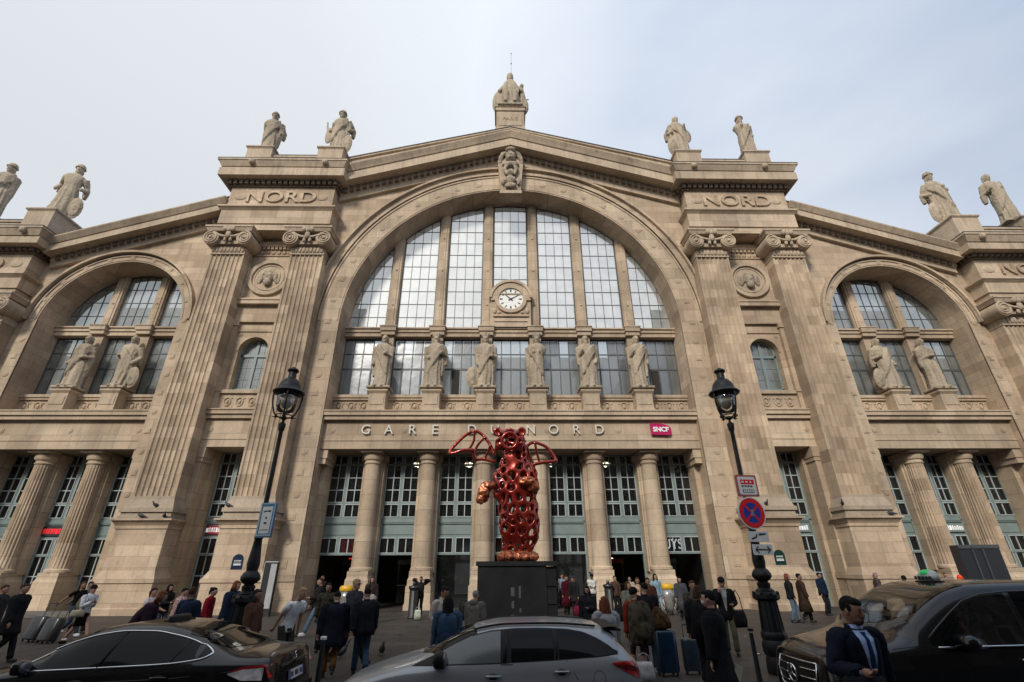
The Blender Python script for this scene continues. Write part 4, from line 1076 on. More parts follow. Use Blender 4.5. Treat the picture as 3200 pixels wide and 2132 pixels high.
# blue framed notice on the left lamp
c = AT(831, 1625, lp.y-.2); m = flat(rrect(0, 0, .42, .78), 0, .05); m2 = flat(rrect(0, 0, .27, .6, .01), -.006, 0); m3 = MB()
m3.add([(-.1, -.009, .2), (.1, -.009, .22), (.1, -.009, .17), (0, -.009, .19), (-.1, -.009, .165)], [(0, 1, 2, 3, 4)]); m3.box(-.02, .02, -.009, -.0065, .02, .07); m3.box(-.04, .04, -.009, -.0065, -.09, -.05); m3.box(-.11, .11, -.009, -.0065, -.23, -.215)
m4 = MB()
for a, b in (((-.2, .17), (-.36, -.32)), ((-.2, -.16), (-.32, .36)), ((.17, .2), (-.36, .36)), ((-.2, .2), (.35, .375))): m4.box(a[0], a[1], -.012, -.002, b[0], b[1])
m5 = MB(); m5.box(-.05, .05, .05, .15, -.1, .1)
sign('notice_sign', c, 'tall white notice in a blue frame strapped to the left street lamp', (('frame', m, SIGNB), ('face', m2, WHITE), ('print', m3, INK), ('trim', m4, plain('pale_blue_trim', (.3, .42, .5), .4)), ('bracket', m5, GREYB)), R(-14))
# street name plaques on the pedestals
for px, py, lab in ((742, 1757, 'dark blue arched street name plaque on the pedestal left of the entrance'), (2437, 1743, 'dark green arched street name plaque on the pedestal right of the entrance')):
    c = AT(px, py, -1.215); w = .3
    pts = [(-w, -.36), (w, -.36), (w, .12)]+[(w*math.cos(t), .12+w*math.sin(t)*.95) for t in [i*math.pi/10 for i in range(1, 10)]]+[(-w, .12)]
    m2 = MB(); m2.box(-.2, .2, -.004, -.001, -.16, -.08); m2.box(-.2, .2, -.004, -.001, -.05, -.03)
    for k in range(6): m2.box(-.18+.065*k, -.14+.065*k, -.0045, -.001, .02+.02*(k % 2), .1)
    sign('street_plaque', c, lab, (('plate', flat(pts, 0, .025), plain('plaque_enamel_%d' % (px > 1000), (.008, .02, .05) if px < 1000 else (.008, .035, .03), .3)), ('lettering', m2, WHITE)))
# information totem
b = GR(820, 1927); r = empty('information_totem', (b.x, b.y, 0), label='tall slim information totem with a pale panel beside the left lamp', cat='totem')
m = MB(); m.box(-.33, .33, -.1, .1, 0, 2.45); m.build('casing', BLACK, r); m = MB(); m.box(.0, .3, -.115, -.1, .35, 2.38); m.build('panel', plain('pale_panel', (.36, .37, .38), .4), r); m = MB(); m.box(-.36, -.331, -.11, .11, 0, 2.5); m.box(-.36, .34, -.11, .11, 2.451, 2.5); m.build('trim', plain('brushed_trim', (.4, .4, .4), .4), r)
# posts
def bollard(p, h, lab):
    r = empty('bollard', (p.x, p.y, 0), label=lab, cat='bollard', group='thin iron bollards along the kerb')
    m = MB(); m.lathe([(.07, 0), (.065, .3), (.045, .35), (.035, h-.1), (.032, h-.06)], n=14); m.build('shaft', CASTI, r, angle=40)
    m = MB(); m.lathe([(.034, h-.04), (.048, h-.035), (.052, h), (.03, h+.01)], n=14); m.build('cap', WHITE if 'rust' in lab else CASTI, r, angle=40)
bollard(GR(2344, 1965, 1.12), 1.12, 'thin black bollard to the left of the right street lamp')
bollard(GR(1012, 1991, 1.12), 1.12, 'thin dark bollard with a pale cap before the person in rust trousers')
bollard(GR(196, 2003, 1.12), 1.12, 'thin dark bollard beside the running woman at the left')
# ashtray bins and bag bins
for px, py, lab in ((1287, 1934, 'black cylindrical ashtray bin beside the second column from the left'), (1908, 1926, 'black cylindrical ashtray bin right of the sculpture pedestal')):
    p = GR(px, py); r = empty('ashtray_bin', p, label=lab, cat='bin', group='black cylindrical bins')
    m = MB(); m.lathe([(.21, 0), (.22, .05), (.2, .08), (.2, 1.2), (.22, 1.22), (.26, 1.3), (.24, 1.36), (.1, 1.4)], n=20); m.build('body', BLACK, r, angle=40)
    m = MB(); m.box(-.05, .05, -.215, -.19, .1, 1.15); m.build('panel', plain('bin_grey', (.16, .16, .15), .5), r); m = MB(); m.lathe([(.06, 1.39), (.09, 1.46), (.05, 1.55)], n=10); m.build('knob', BLACK, r)
BAG = glassm('bin_bag_film', (.75, .76, .76), 1, .1, (.55, (.34, .34, .33)), .25)
for px, lidc, lab, gh in ((2097, (.62, .36, .01), 'bag bin with a yellow lid right of the entrance', 0), (2131, (.28, .3, .32), 'bag bin with a grey lid right of the entrance', 0), (1071, (.6, .34, .01), 'bag bin with a yellow lid behind the man in glasses', 0)):
    p = GR(px, 1924 if px > 2000 else 1932); r = empty('bag_bin', p, label=lab, cat='bin', group='bag bins on the forecourt')
    m = MB(); m.loft([(0, 0, .12, .1, .08), (0, 0, .3, .2, .14), (0, 0, .8, .27, .2), (0, 0, 1.15, .29, .22)], 20, lambda a, t, z: 1+.05*math.sin(6*a+z*9)); m.build('bag', BAG, r, True)
    m = MB(); m.loft([(0, 0, 1.15, .31, .24), (0, 0, 1.18, .33, .26), (0, 0, 1.3, .33, .26), (0, 0, 1.38, .26, .2), (0, 0, 1.4, .1, .1)], 20); m.build('lid', plain('lid_%d' % px, lidc, .4), r, angle=40)
    m = MB(); m.tube([(.3, .1, 1.2), (.32, .12, .6), (.1, .1, .05)], .025, 8); m.tube([(-.3, .1, 1.2), (-.32, .12, .6), (-.1, .1, .05)], .025, 8); m.tube([(-.2, .1, .02), (.2, .1, .02)], .05, 8); m.build('stand', BLACK, r, True)
# dark hoarding before the right wing
a = AT(2990, 1704, -3.4); q = AT(3118, 1704, -3.4); r = empty('hoarding', ((a.x+q.x)/2, -3.4, 0), label='tall dark hoarding boards before the right wing columns, behind the black van', cat='hoarding')
w = (q.x-a.x)/2; m = MB(); m.box(-w, w, 0, .5, 0, a.z); m.build('panel', plain('hoarding_black', (.018, .02, .026), .4), r); m = MB()
for x in (-w*.35, w*.15): m.box(x-.03, x+.03, -.05, -.001, .2, a.z-.1)
m.box(-w, w, -.05, 0, a.z-.16, a.z+.02); m.box(-w*.35, w*.15, -.04, -.001, 1.0, 1.06); m.build('frame_rail', plain('hoarding_rail', (.06, .065, .07), .4), r)
# railings before the left wing door
r = empty('iron_gate', (-30.9, .6, 0), label='black iron gate of upright bars before the left wing doorway', cat='gate'); m = MB()
for k in range(11): m.box(-1.3+.26*k-.018, -1.3+.26*k+.018, 0, .04, .05, 2.55)
for z in (.25, 1.55, 1.95, 2.5): m.box(-1.36, 1.36, -.01, .05, z-.03, z+.03)
m.build('bars', BLACK, r); m = MB(); m.box(-1.3, 1.3, .045, .06, .2, 1.5); m.build('kick_panel', plain('gate_panel', (.05, .055, .055), .6), r)
# shop signs
def shop(c, w, h, board, cols, lab):
    r = empty('shop_sign', c, label=lab, cat='sign')
    m = MB(); m.box(-w/2, w/2, 0, .08, -h/2, h/2); m.build('board', board, r)
    m = MB(); m2 = MB(); rr = random.Random(int(c.x*10)); x = -w/2+.08
    while x < w/2-.16:
        q = m if (cols == 1 or x < w*.18) else m2; ww = rr.uniform(.07, .13); hh = h*.27
        q.box(x, x+ww*.35, -.012, 0, -hh, hh*rr.uniform(.5, 1)); q.box(x, x+ww, -.011, 0, hh*rr.choice((-1, .0, .5)), hh*rr.choice((.7, 1))*.9+.01); q.box(x+ww*.65, x+ww, -.0125, 0, -hh, hh*rr.uniform(.0, .9)); x += ww+.05
    m.build('lettering', SRED if cols == 2 else SWHT, r)
    if m2.v: m2.build('lettering', SWHT, r)
SRED = plain('lit_red_letters', (.8, .02, .03), .5, emit=.6); SWHT = plain('lit_white_letters', (.85, .85, .85), .5, emit=.35)
c = AT(118, 1652, 2.3); shop(V((-28.2, 2.3, 4.33)), 1.9, .55, plain('sign_board_dark', (.02, .028, .028), .5), 2, 'dark shop sign with red and white letters over the left wing doorway')
shop(V((-17.95, 1.66, 4.33)), 1.7, .5, plain('sign_board_red', (.35, .02, .03), .5), 1, 'red shop sign in the left tower doorway')
shop(V((17.95, 1.66, 4.33)), 1.5, .5, TEAL, 1, 'white lettered shop sign in the right tower doorway')
shop(V((28.2, 2.3, 4.33)), 1.8, .5, TEAL, 1, 'white lettered shop sign over the right wing doorway')
t = text_mesh('QUYS', .85, .02, 'shop_lettering', plain('glowing_hanging_letters', (.85, .85, .85), .5, emit=1.2)); t.location = (9.98, 2.75, 3.43); t.scale.x = .85; tag(t, 'large white hanging letters ending in UYS inside the rightmost doorway', 'sign')  # letters given their own glow to stay bright behind the glass
m = MB(); m.box(-.9, .9, 0, .1, 0, .95)
for x in (-.45, .35): m.box(x-.4, x+.35, -.02, 0, .15, .8)
k = m.build('display_screen', plain('dim_red_screen', (.25, .005, .02), .5, emit=.25)); k.location = (-10.3, 4.0, 2.95); tag(k, 'dim red display glowing inside the leftmost doorway', 'display')
k = MB(); k.box(-.16, .16, 0, .05, -.02, .02); k = k.build('light_bar', plain('red_glow', (.9, .03, .02), .5, emit=1.2)); k.location = (-10.2, 3.6, 2.72); tag(k, 'small red light bar in the leftmost doorway', 'light')
# hanging lamps in the hall
LIT = plain('lit_shade', (1, .85, .6), .5, emit=5)
for k, (x, z) in enumerate(((-6.55, 8.75), (-2.95, 8.75), (2.6, 8.7), (6.75, 8.75))):
    r = empty('pendant_lamp', (x, 4.4, z), label='lit pendant lamp glimpsed through the window %s' % ('second from the left', 'third from the left', 'third from the right', 'second from the right')[k], cat='lamp', group='pendant lamps in the hall')
    m = MB(); m.tube([(0, 0, .25), (0, 0, .6)], .02, 6); m.lathe([(.05, .25), (.3, .2), (.32, .15)], n=14); m.build('fitting', BLACK, r)
    m = MB()
    for q in range(5): a = q*1.257; m.ell((.26*math.cos(a), .26*math.sin(a), .02), (.1, .1, .12), 10, 6)
    m.ell((0, 0, -.08), (.12, .12, .1), 10, 6); m.build('bulbs', LIT, r)
# display backing with a dark figure, behind the central doors
for x, lab in ((-3.4, 'pale display wall behind the third doorway from the left'), (3.75, 'pale display wall behind the third doorway from the right')):
    m = MB(); m.box(x-.1, x+1.0, 3.0, 3.1, .7, 3.6) if x < 0 else m.box(x-.9, x+.75, 3.4, 3.5, .5, 3.6); o = m.build('display_wall', plain('display_grey_%d' % (x > 0), (.28, .29, .29), .8)); tag(o, lab, 'display wall')
m = MB(); m.loft([(0, 0, 0, .05, .04), (0, 0, .4, .08, .06), (0, 0, .8, .13, .08), (0, 0, 1.1, .16, .1), (0, 0, 1.2, .06, .05)], 12); m.ell((0, 0, 1.33), (.09, .09, .12)); m.tube([(.12, 0, 1.1), (.3, -.05, .9), (.45, -.05, 1.0)], .04, 6); m.tube([(-.12, 0, 1.1), (-.3, 0, 1.2), (-.38, 0, 1.4)], .04, 6); m.tube([(.1, 0, .02), (.25, -.1, 0)], .05, 6)
m.tube([(0, 0, 1.35), (0, 0, 2.6)], .01, 4)
o = m.build('hanging_figure', plain('figure_green_black', (.015, .025, .015), .7), None, True); o.location = (3.45, 3.2, 1.0); tag(o, 'small dark figure ornament hanging behind the glass door right of the pedestal', 'ornament')
def tree_in():
    r = empty('indoor_plant', (-3.75, 3.2, 0), label='dark slender plant inside the glass door left of the sculpture', cat='plant'); m = MB(); rr = random.Random(3)
    m.tube([(0, 0, 0), (.02, 0, 1.2), (-.02, 0, 2.8)], [.06, .05, .02], 8); m.tube([(0, 0, 1.6), (.3, 0, 2.1), (.55, 0, 2.5)], [.03, .02, .01], 6); m.build('stem', plain('plant_bark', (.02, .016, .012), .9), r)
    l = MB()
    for k in range(260):
        z = rr.uniform(.9, 2.7); a = rr.uniform(0, 6.28); q = rr.uniform(.05, .3); p = V((q*math.cos(a), q*math.sin(a)*.6, z)); u = V((rr.uniform(-1, 1), rr.uniform(-1, 1), rr.uniform(-.4, 1))).normalized()*.11; w = u.orthogonal().normalized()*.04
        l.add([p-u, p+w, p+u, p-w], [(0, 1, 2, 3)])
    l.build('foliage', plain('plant_leaf', (.012, .022, .012), .7), r)
tree_in()
# pigeons
def pigeon(p, yaw, lab, group, fly=False):
    r = empty('pigeon', p, yaw, label=lab, cat='pigeon', group=group); m = MB()
    m.ell((0, 0, .12), (.07, .14, .075), 12, 8, Matrix.Rotation(R(-18), 4, 'X')); m.tube([(0, -.1, .15), (0, -.13, .22)], [.045, .032], 8); m.ell((0, -.145, .25), (.032, .04, .034), 8, 6); m.tube([(0, -.18, .25), (0, -.205, .243)], [.01, .003], 5); m.tube([(0, .1, .1), (0, .24, .07)], [.045, .03], 6, ry=.4)
    for s in (-1, 1): m.tube([(s*.03, 0, .06), (s*.03, -.01, 0)], .009, 5)
    if fly:
        for s in (-1, 1): m.tube([(s*.05, 0, .15), (s*.2, .02, .26), (s*.34, .08, .34)], [.05, .045, .01], 6, ry=.3)
    remesh_obj(m, 'body', PIG, .011, r, 1)
PIG = plain('pigeon_feathers', (.05, .05, .055), .7, var=.5, scale=20)
for px, py, Y, lab in ((489, 1576, -1.25, 'pigeon perched highest on the moulding of the outer left pedestal'), (441, 1612, -1.42, 'pigeon at the left end of the lower moulding of the outer left pedestal'), (513, 1613, -1.42, 'pigeon at the right end of the lower moulding of the outer left pedestal'),
                       (713, 1577, -1.25, 'pigeon perched on the left corner of the inner left pilaster base'), (2384, 1530, -1.25, 'pigeon on the pilaster base above the no stopping sign'), (2620, 1530, -1.25, 'pigeon on the left corner of the outer right pilaster base'), (2785, 1596, -1.42, 'pigeon at the right end of the outer right pedestal moulding')):
    p = AT(px, py, Y); p.z = 5.3 if p.z > 5.0 else 4.725; pigeon(p, random.uniform(-2, 2), lab, 'pigeons perched on the pedestals')
p = GR(1063, 2058); pigeon(p, R(60), 'pigeon with a lifted wing on the paving between the legs of the walking men', 'pigeons on the forecourt', True)
p = GR(1192, 2048); pigeon(p, R(20), 'small dark pigeon on the paving left of the grey car', 'pigeons on the forecourt')
for o in bpy.data.objects:
    if o.name.startswith('pigeon') and o.type == 'EMPTY': o.scale = (1.25,)*3

for k, (px, py) in enumerate(((2368, 2046), (1250, 1985), (1420, 2010), (640, 2000), (2330, 1990))):
    p = GR(px, py); m = MB(); m.grid(lambda u, v: (-.06+.12*u+.01*math.sin(v*9), -.04+.08*v, .012+.02*math.sin(u*5+k)*math.sin(v*4)), 5, 4); o = m.build('paper_scrap', plain('litter_%d' % k, ((.6, .6, .58), (.05, .045, .04), (.06, .05, .045), (.3, .3, .28), (.35, .3, .22))[k], .8)); o.location = (p.x, p.y, .005); o.rotation_euler = (0, 0, k)
    tag(o, ('white scrap of paper on the paving left of the right lamp base', 'dark scrap on the paving between the padded jacket man and the cream shirt man', 'dark leaf on the paving near the woman in denim', 'pale scrap on the paving behind the black saloon', 'brown scrap on the paving by the right bollard')[k], 'scrap')
for k, (x, y) in enumerate(((-6.5, -16.5), (2.6, -9.5), (9.0, -13.0))):
    m = MB(); m.lathe([(.34, 0), (.33, .006)], n=28); o = m.build('manhole_cover', plain('manhole_iron_%d' % k, (.02, .019, .018), .5, .4, var=.4, scale=20)); o.location = (x, y, .001); tag(o, ('round iron cover in the paving behind the saloon', 'round iron cover in the paving right of the pedestal', 'round iron cover in the paving beyond the right lamp')[k], 'manhole cover')

GLINT = plain('added_warm_glint', (1, .86, .66), .5, emit=1.6)  # glow of small lamps added to break up the flat black doorways
for k, (x, y, z, lab) in enumerate(((-11.2, 9, 2.75, 'small added lamp glinting deep in the leftmost doorway'), (-7.5, 10, 2.6, 'small added lamp glinting deep in the second doorway from the left'), (-6.6, 8, 1.7, 'low added glint lamp in the second doorway from the left'),
        (7.6, 9, 2.7, 'small added lamp glinting deep in the sixth doorway'), (10.4, 8, 2.75, 'small added lamp glinting behind the hanging letters'), (11.2, 9, 2.2, 'lower added glint lamp in the rightmost doorway'))):
    m = MB(); m.lathe([(.02, .1), (.09, .06), (.11, 0), (.09, -.03), (.02, -.04)], n=16); o = m.build('added_glint_lamp', GLINT, None, True); o.location = (x, y, z); tag(o, lab, 'lamp', 'small glint lamps added inside the doorways')
for k, (x, col, lab) in enumerate(((-10.9, (.05, .052, .05), 'dark kiosk with a pale counter inside the leftmost doorway'), (-7.0, (.045, .045, .04), 'dark kiosk inside the second doorway from the left'), (7.1, (.10, .015, .012), 'dull red stall inside the sixth doorway'), (10.9, (.05, .05, .055), 'dark stall inside the rightmost doorway'))):
    r = empty('kiosk', (x, 7.5, 0), label=lab, cat='kiosk'); m = MB(); m.box(-.9, .9, 0, 1.2, 0, 1.05); m.box(-.95, -.85, 0, 1.2, 1.05, 2.4); m.box(.85, .95, 0, 1.2, 1.05, 2.4); m.build('stand', plain('kiosk_paint_%d' % k, col, .6), r)
    m = MB(); m.box(-1.0, 1.0, -.08, 1.25, 2.4, 2.7); m.build('canopy', plain('kiosk_canopy_%d' % k, tuple(q*2 for q in col), .6), r); m = MB(); m.box(-.93, .93, -.1, .3, 1.05, 1.1); m.build('counter', WHITE, r)
# ================================================================ world, light, ground
W = bpy.data.worlds.new('World'); S.world = W; W.use_nodes = True; nt = W.node_tree; L = nt.links
bg = nt.nodes['Background']
SUN_EL, SUN_AZ = R(33.5), R(203)      # azimuth clockwise from +Y
sky = N(nt, 'ShaderNodeTexSky'); sky.sky_type = 'NISHITA'; sky.sun_disc = False; sky.sun_elevation = SUN_EL; sky.sun_rotation = SUN_AZ
tc = N(nt, 'ShaderNodeTexCoord'); sx = N(nt, 'ShaderNodeSeparateXYZ'); L.new(tc.outputs['Generated'], sx.inputs[0])
def mth(op, a, b=None, c=None):
    n = N(nt, 'ShaderNodeMath', operation=op)
    for i, q in enumerate((a, b, c)):
        if q is None: continue
        if hasattr(q, 'is_linked'): L.new(q, n.inputs[i])
        else: n.inputs[i].default_value = q
    return n.outputs[0]
mp = N(nt, 'ShaderNodeMapping'); mp.inputs['Scale'].default_value = (1.0, 1.0, 2.6); mp.inputs['Rotation'].default_value = (0, R(-18), 0); L.new(tc.outputs['Generated'], mp.inputs[0])
no = N(nt, 'ShaderNodeTexNoise', i={'Scale': 1.25, 'Detail': 5, 'Roughness': .45, 'Distortion': .25}); L.new(mp.outputs[0], no.inputs['Vector'])
# thin overcast: pale to the west (left), bluer breaks to the east
east = mth('MULTIPLY_ADD', sx.outputs[0], .85, .20)
up = mth('MULTIPLY_ADD', sx.outputs[2], .75, -.50)
f = mth('ADD', mth('ADD', east, up), mth('MULTIPLY_ADD', no.outputs[0], 1.1, -.55))
cloud = ramp(nt, f, [(0.0, (.70, .735, .765)), (.25, (.77, .81, .87)), (.50, (.65, .705, .80)), (.85, (.34, .44, .60))])
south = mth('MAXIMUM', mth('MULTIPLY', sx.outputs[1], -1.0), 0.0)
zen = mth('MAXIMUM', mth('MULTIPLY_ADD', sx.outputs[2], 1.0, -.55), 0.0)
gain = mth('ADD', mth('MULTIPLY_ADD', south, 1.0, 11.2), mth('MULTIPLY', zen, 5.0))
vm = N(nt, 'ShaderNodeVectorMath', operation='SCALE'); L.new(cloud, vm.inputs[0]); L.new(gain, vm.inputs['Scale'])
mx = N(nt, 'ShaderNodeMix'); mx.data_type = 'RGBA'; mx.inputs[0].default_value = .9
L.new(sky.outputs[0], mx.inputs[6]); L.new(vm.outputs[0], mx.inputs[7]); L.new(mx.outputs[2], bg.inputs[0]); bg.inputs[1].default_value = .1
sl = bpy.data.lights.new('sun', 'SUN'); sl.energy = 2.7; sl.angle = R(11); sl.color = (1, .93, .82)
so = bpy.data.objects.new('sun', sl); COL.objects.link(so)
d = V((math.sin(SUN_AZ)*math.cos(SUN_EL), math.cos(SUN_AZ)*math.cos(SUN_EL), math.sin(SUN_EL)))
so.rotation_euler = d.to_track_quat('Z', 'Y').to_euler(); so.location = (-20, -60, 60)
S.view_settings.view_transform = 'Standard'; S.view_settings.look = 'None'; S.view_settings.exposure = 0; S.view_settings.gamma = 1

def paving(name, c1, c2, bw, bh, joint, rough, ms=.02):
    m, nt, b = newmat(name); L = nt.links
    ge = N(nt, 'ShaderNodeNewGeometry')
    br = N(nt, 'ShaderNodeTexBrick', i={'Scale': 1, 'Mortar Size': ms, 'Mortar Smooth': .3, 'Bias': 0, 'Brick Width': bw, 'Row Height': bh})
    br.inputs['Color1'].default_value = rgba(c1); br.inputs['Color2'].default_value = rgba(c2); br.inputs['Mortar'].default_value = rgba(joint)
    L.new(ge.outputs['Position'], br.inputs['Vector'])
    n1 = N(nt, 'ShaderNodeTexNoise', i={'Scale': .5, 'Detail': 8, 'Roughness': .65}); L.new(ge.outputs['Position'], n1.inputs['Vector'])
    n2 = N(nt, 'ShaderNodeTexNoise', i={'Scale': 30, 'Detail': 4}); L.new(ge.outputs['Position'], n2.inputs['Vector'])
    vo = N(nt, 'ShaderNodeTexVoronoi', i={'Scale': 2.2}); L.new(ge.outputs['Position'], vo.inputs['Vector'])
    base = mixc(nt, 1, br.outputs['Color'], ramp(nt, n1.outputs[0], [(.3, .66), (.7, 1.2)]), 'MULTIPLY')
    base = mixc(nt, 1, base, ramp(nt, n2.outputs[0], [(.3, .8), (.7, 1.15)]), 'MULTIPLY')
    base = mixc(nt, 1, base, ramp(nt, vo.outputs['Distance'], [(.045, .7), (.07, 1.)]), 'MULTIPLY')
    L.new(base, b.inputs['Base Color']); L.new(ramp(nt, n1.outputs[0], [(.3, rough-.12), (.7, rough+.1)]), b.inputs['Roughness'])
    b.inputs['Specular IOR Level'].default_value = .3
    bp = N(nt, 'ShaderNodeBump', i={'Strength': .4, 'Distance': .01}); L.new(n2.outputs[0], bp.inputs['Height']); L.new(bp.outputs[0], b.inputs['Normal'])
    return m
m = MB(); m.quad((-400, -400, -.14), (400, -400, -.14), (400, 400, -.14), (-400, 400, -.14))
tag(m.build('ground', paving('far_ground', (.06, .057, .052), (.055, .052, .048), 3, 3, (.04, .04, .04), .8)), kind='structure')
m = MB(); m.box(-70, 70, -33, -19.6, -.3, -.13)
tag(m.build('road', paving('asphalt', (.036, .034, .033), (.034, .033, .032), 9, 9, (.045, .045, .043), .75)), kind='structure')
m = MB(); m.box(-70, 70, -19.55, 14, -.3, 0)
tag(m.build('forecourt', paving('forecourt_paving', (.07, .06, .053), (.05, .043, .038), 1.6, .8, (.02, .018, .016), .62, .022)), kind='structure')
m = MB(); m.box(-70, 70, -19.75, -19.553, -.3, .004)
tag(m.build('kerb', plain('granite_kerb', (.16, .15, .14), .8, var=.25, scale=3)), kind='structure')
m = MB(); m.box(-70, -22.0, -2.2, .5, .002, .12); m.box(22.0, 70, -2.2, .5, .002, .12)
tag(m.build('pavement_step', plain('granite_step', (.13, .12, .11), .8, var=.25, scale=3)), kind='structure')
m = MB(); m.box(-70, 70, -48, -33.2, -.3, -.01)
tag(m.build('pavement', paving('far_pavement', (.085, .08, .074), (.075, .07, .065), 1.2, .6, (.05, .05, .05), .8)), kind='structure')

# the houses across the street, which shade the square and show in the glass
def house(x0, x1, hgt, col, lab, nf):
    e = empty('apartment_building', ((x0+x1)/2, -47, 0), label=lab, cat='building'); ox = (x0+x1)/2
    y = 0
    wm = plain('limewash', col, .9, var=.1, scale=1); m = MB(); m.box(x0-ox, x1-ox, -12, y, 0, hgt)
    fh = (hgt-4.5)/nf
    for k in range(nf+1): m.box(x0-ox-.01, x1-ox+.01, y, y+.18, 4.3+fh*k-.12, 4.3+fh*k+.12)
    m.build('wall', wm, e)
    m = MB(); m.prism([(x0-ox, hgt), (x1-ox, hgt), (x1-ox-1.2, hgt+3.6), (x0-ox+1.2, hgt+3.6)], -11, y-.4)
    for k in range(3): xx = x0-ox+3+k*(x1-x0-6)/2; m.box(xx-.8, xx+.8, -6, -5, hgt+3.4, hgt+5.4)
    m.build('roof', plain('zinc_roof', (.16, .18, .2), .4, .4), e)
    w = MB(); g = MB(); n = int((x1-x0)/3)
    for j in range(nf):
        for i in range(n):
            xx = x0-ox+(i+.5)*(x1-x0)/n; z = 4.6+fh*j+.35
            g.box(xx-.55, xx+.55, y+.01, y+.03, z, z+fh*.62)
            for q in (-1, 1): w.box(xx+q*.62-.08, xx+q*.62+.08, y+.005, y+.1, z-.05, z+fh*.66)
            w.box(xx-.75, xx+.75, y+.005, y+.16, z+fh*.64, z+fh*.72); w.box(xx-.55, xx+.55, y+.02, y+.06, z+fh*.3, z+fh*.33)
    w.build('window_frame', plain('white_joinery', (.5, .5, .48), .7), e); g.build('window', plain('dark_glass', (.02, .025, .03), .08), e)
    m = MB(); n2 = max(2, int((x1-x0)/6))
    for i in range(n2): xx = x0-ox+(i+.5)*(x1-x0)/n2; m.box(xx-2.3, xx+2.3, y+.02, y+.12, .3, 3.4)
    m.build('shop_front', plain('shop_glass', (.03, .03, .03), .1), e)
    m = MB()
    for i in range(n2): xx = x0-ox+(i+.5)*(x1-x0)/n2; m.prism([(xx-2.4, 3.3), (xx+2.4, 3.3), (xx+2.4, 3.6), (xx-2.4, 3.6)], y+.02, y+1.3)
    m.build('awning', plain('awning_cloth', (.2, .03, .03), .8), e)
for a in ((-62, -38, 22, (.2, .18, .155), 'cream apartment block facing the left wing of the station from across the street', 5), (-36.5, -13, 23, (.22, .2, .175), 'tall pale apartment block opposite the left arch of the station', 5),
          (-12.8, 12, 23, (.21, .19, .165), 'buff apartment block directly opposite the clock of the station', 5), (12.2, 34, 24, (.22, .205, .18), 'light stone apartment block opposite the right arch of the station', 6),
          (35.5, 62, 22, (.2, .18, .155), 'tan apartment block facing the right wing of the station from across the street', 5)): house(*a)
# ================================================================ people
SKINS = [plain('skin_fair', (.36, .20, .14), .55, var=.08), plain('skin_tan', (.24, .125, .08), .55, var=.08), plain('skin_brown', (.11, .055, .035), .55, var=.08)]
_cl = {}
def cloth(c, kind=''):
    k = (c, kind)
    if k not in _cl:
        m = plain('cloth_%s' % len(_cl), c, .85, var=.3, scale=9, bump=.5, spec=.08)
        if kind:                      # printed or camouflage cloth
            nt = m.node_tree; b = nt.nodes['Principled BSDF']; tc = N(nt, 'ShaderNodeTexCoord'); vo = N(nt, 'ShaderNodeTexNoise', i={'Scale': 9 if kind == 'camo' else 14, 'Detail': 2})
            nt.links.new(tc.outputs['Object'], vo.inputs['Vector'])
            c2 = {'camo': (.06, .05, .03), 'floral': (.6, .5, .48), 'check': (.25, .25, .24)}[kind]
            nt.links.new(ramp(nt, vo.outputs[0], [(.44, c), (.5, c2), (.6, tuple(q*.4 for q in c))]), b.inputs['Base Color'])
        _cl[k] = m
    return _cl[k]
SHOE = {'w': plain('white_shoe', (.6, .6, .6), .6), 'b': plain('black_shoe', (.012, .012, .012), .5), 'n': plain('brown_shoe', (.08, .04, .02), .5)}
HAIR = {'k': plain('black_hair', (.008, .007, .007), .8, var=.4, scale=30, bump=.5, spec=.15), 'b': plain('brown_hair', (.05, .025, .015), .8, var=.4, scale=30, bump=.5, spec=.15), 'a': plain('auburn_hair', (.13, .045, .02), .8, var=.4, scale=30, bump=.5, spec=.15), 'g': plain('grey_hair', (.16, .15, .14), .6, var=.3, scale=30, bump=.5), 'l': plain('blond_hair', (.28, .17, .08), .5, var=.3, scale=30, bump=.5)}
FACE_INK = plain('eye_dark', (.01, .008, .008), .3)

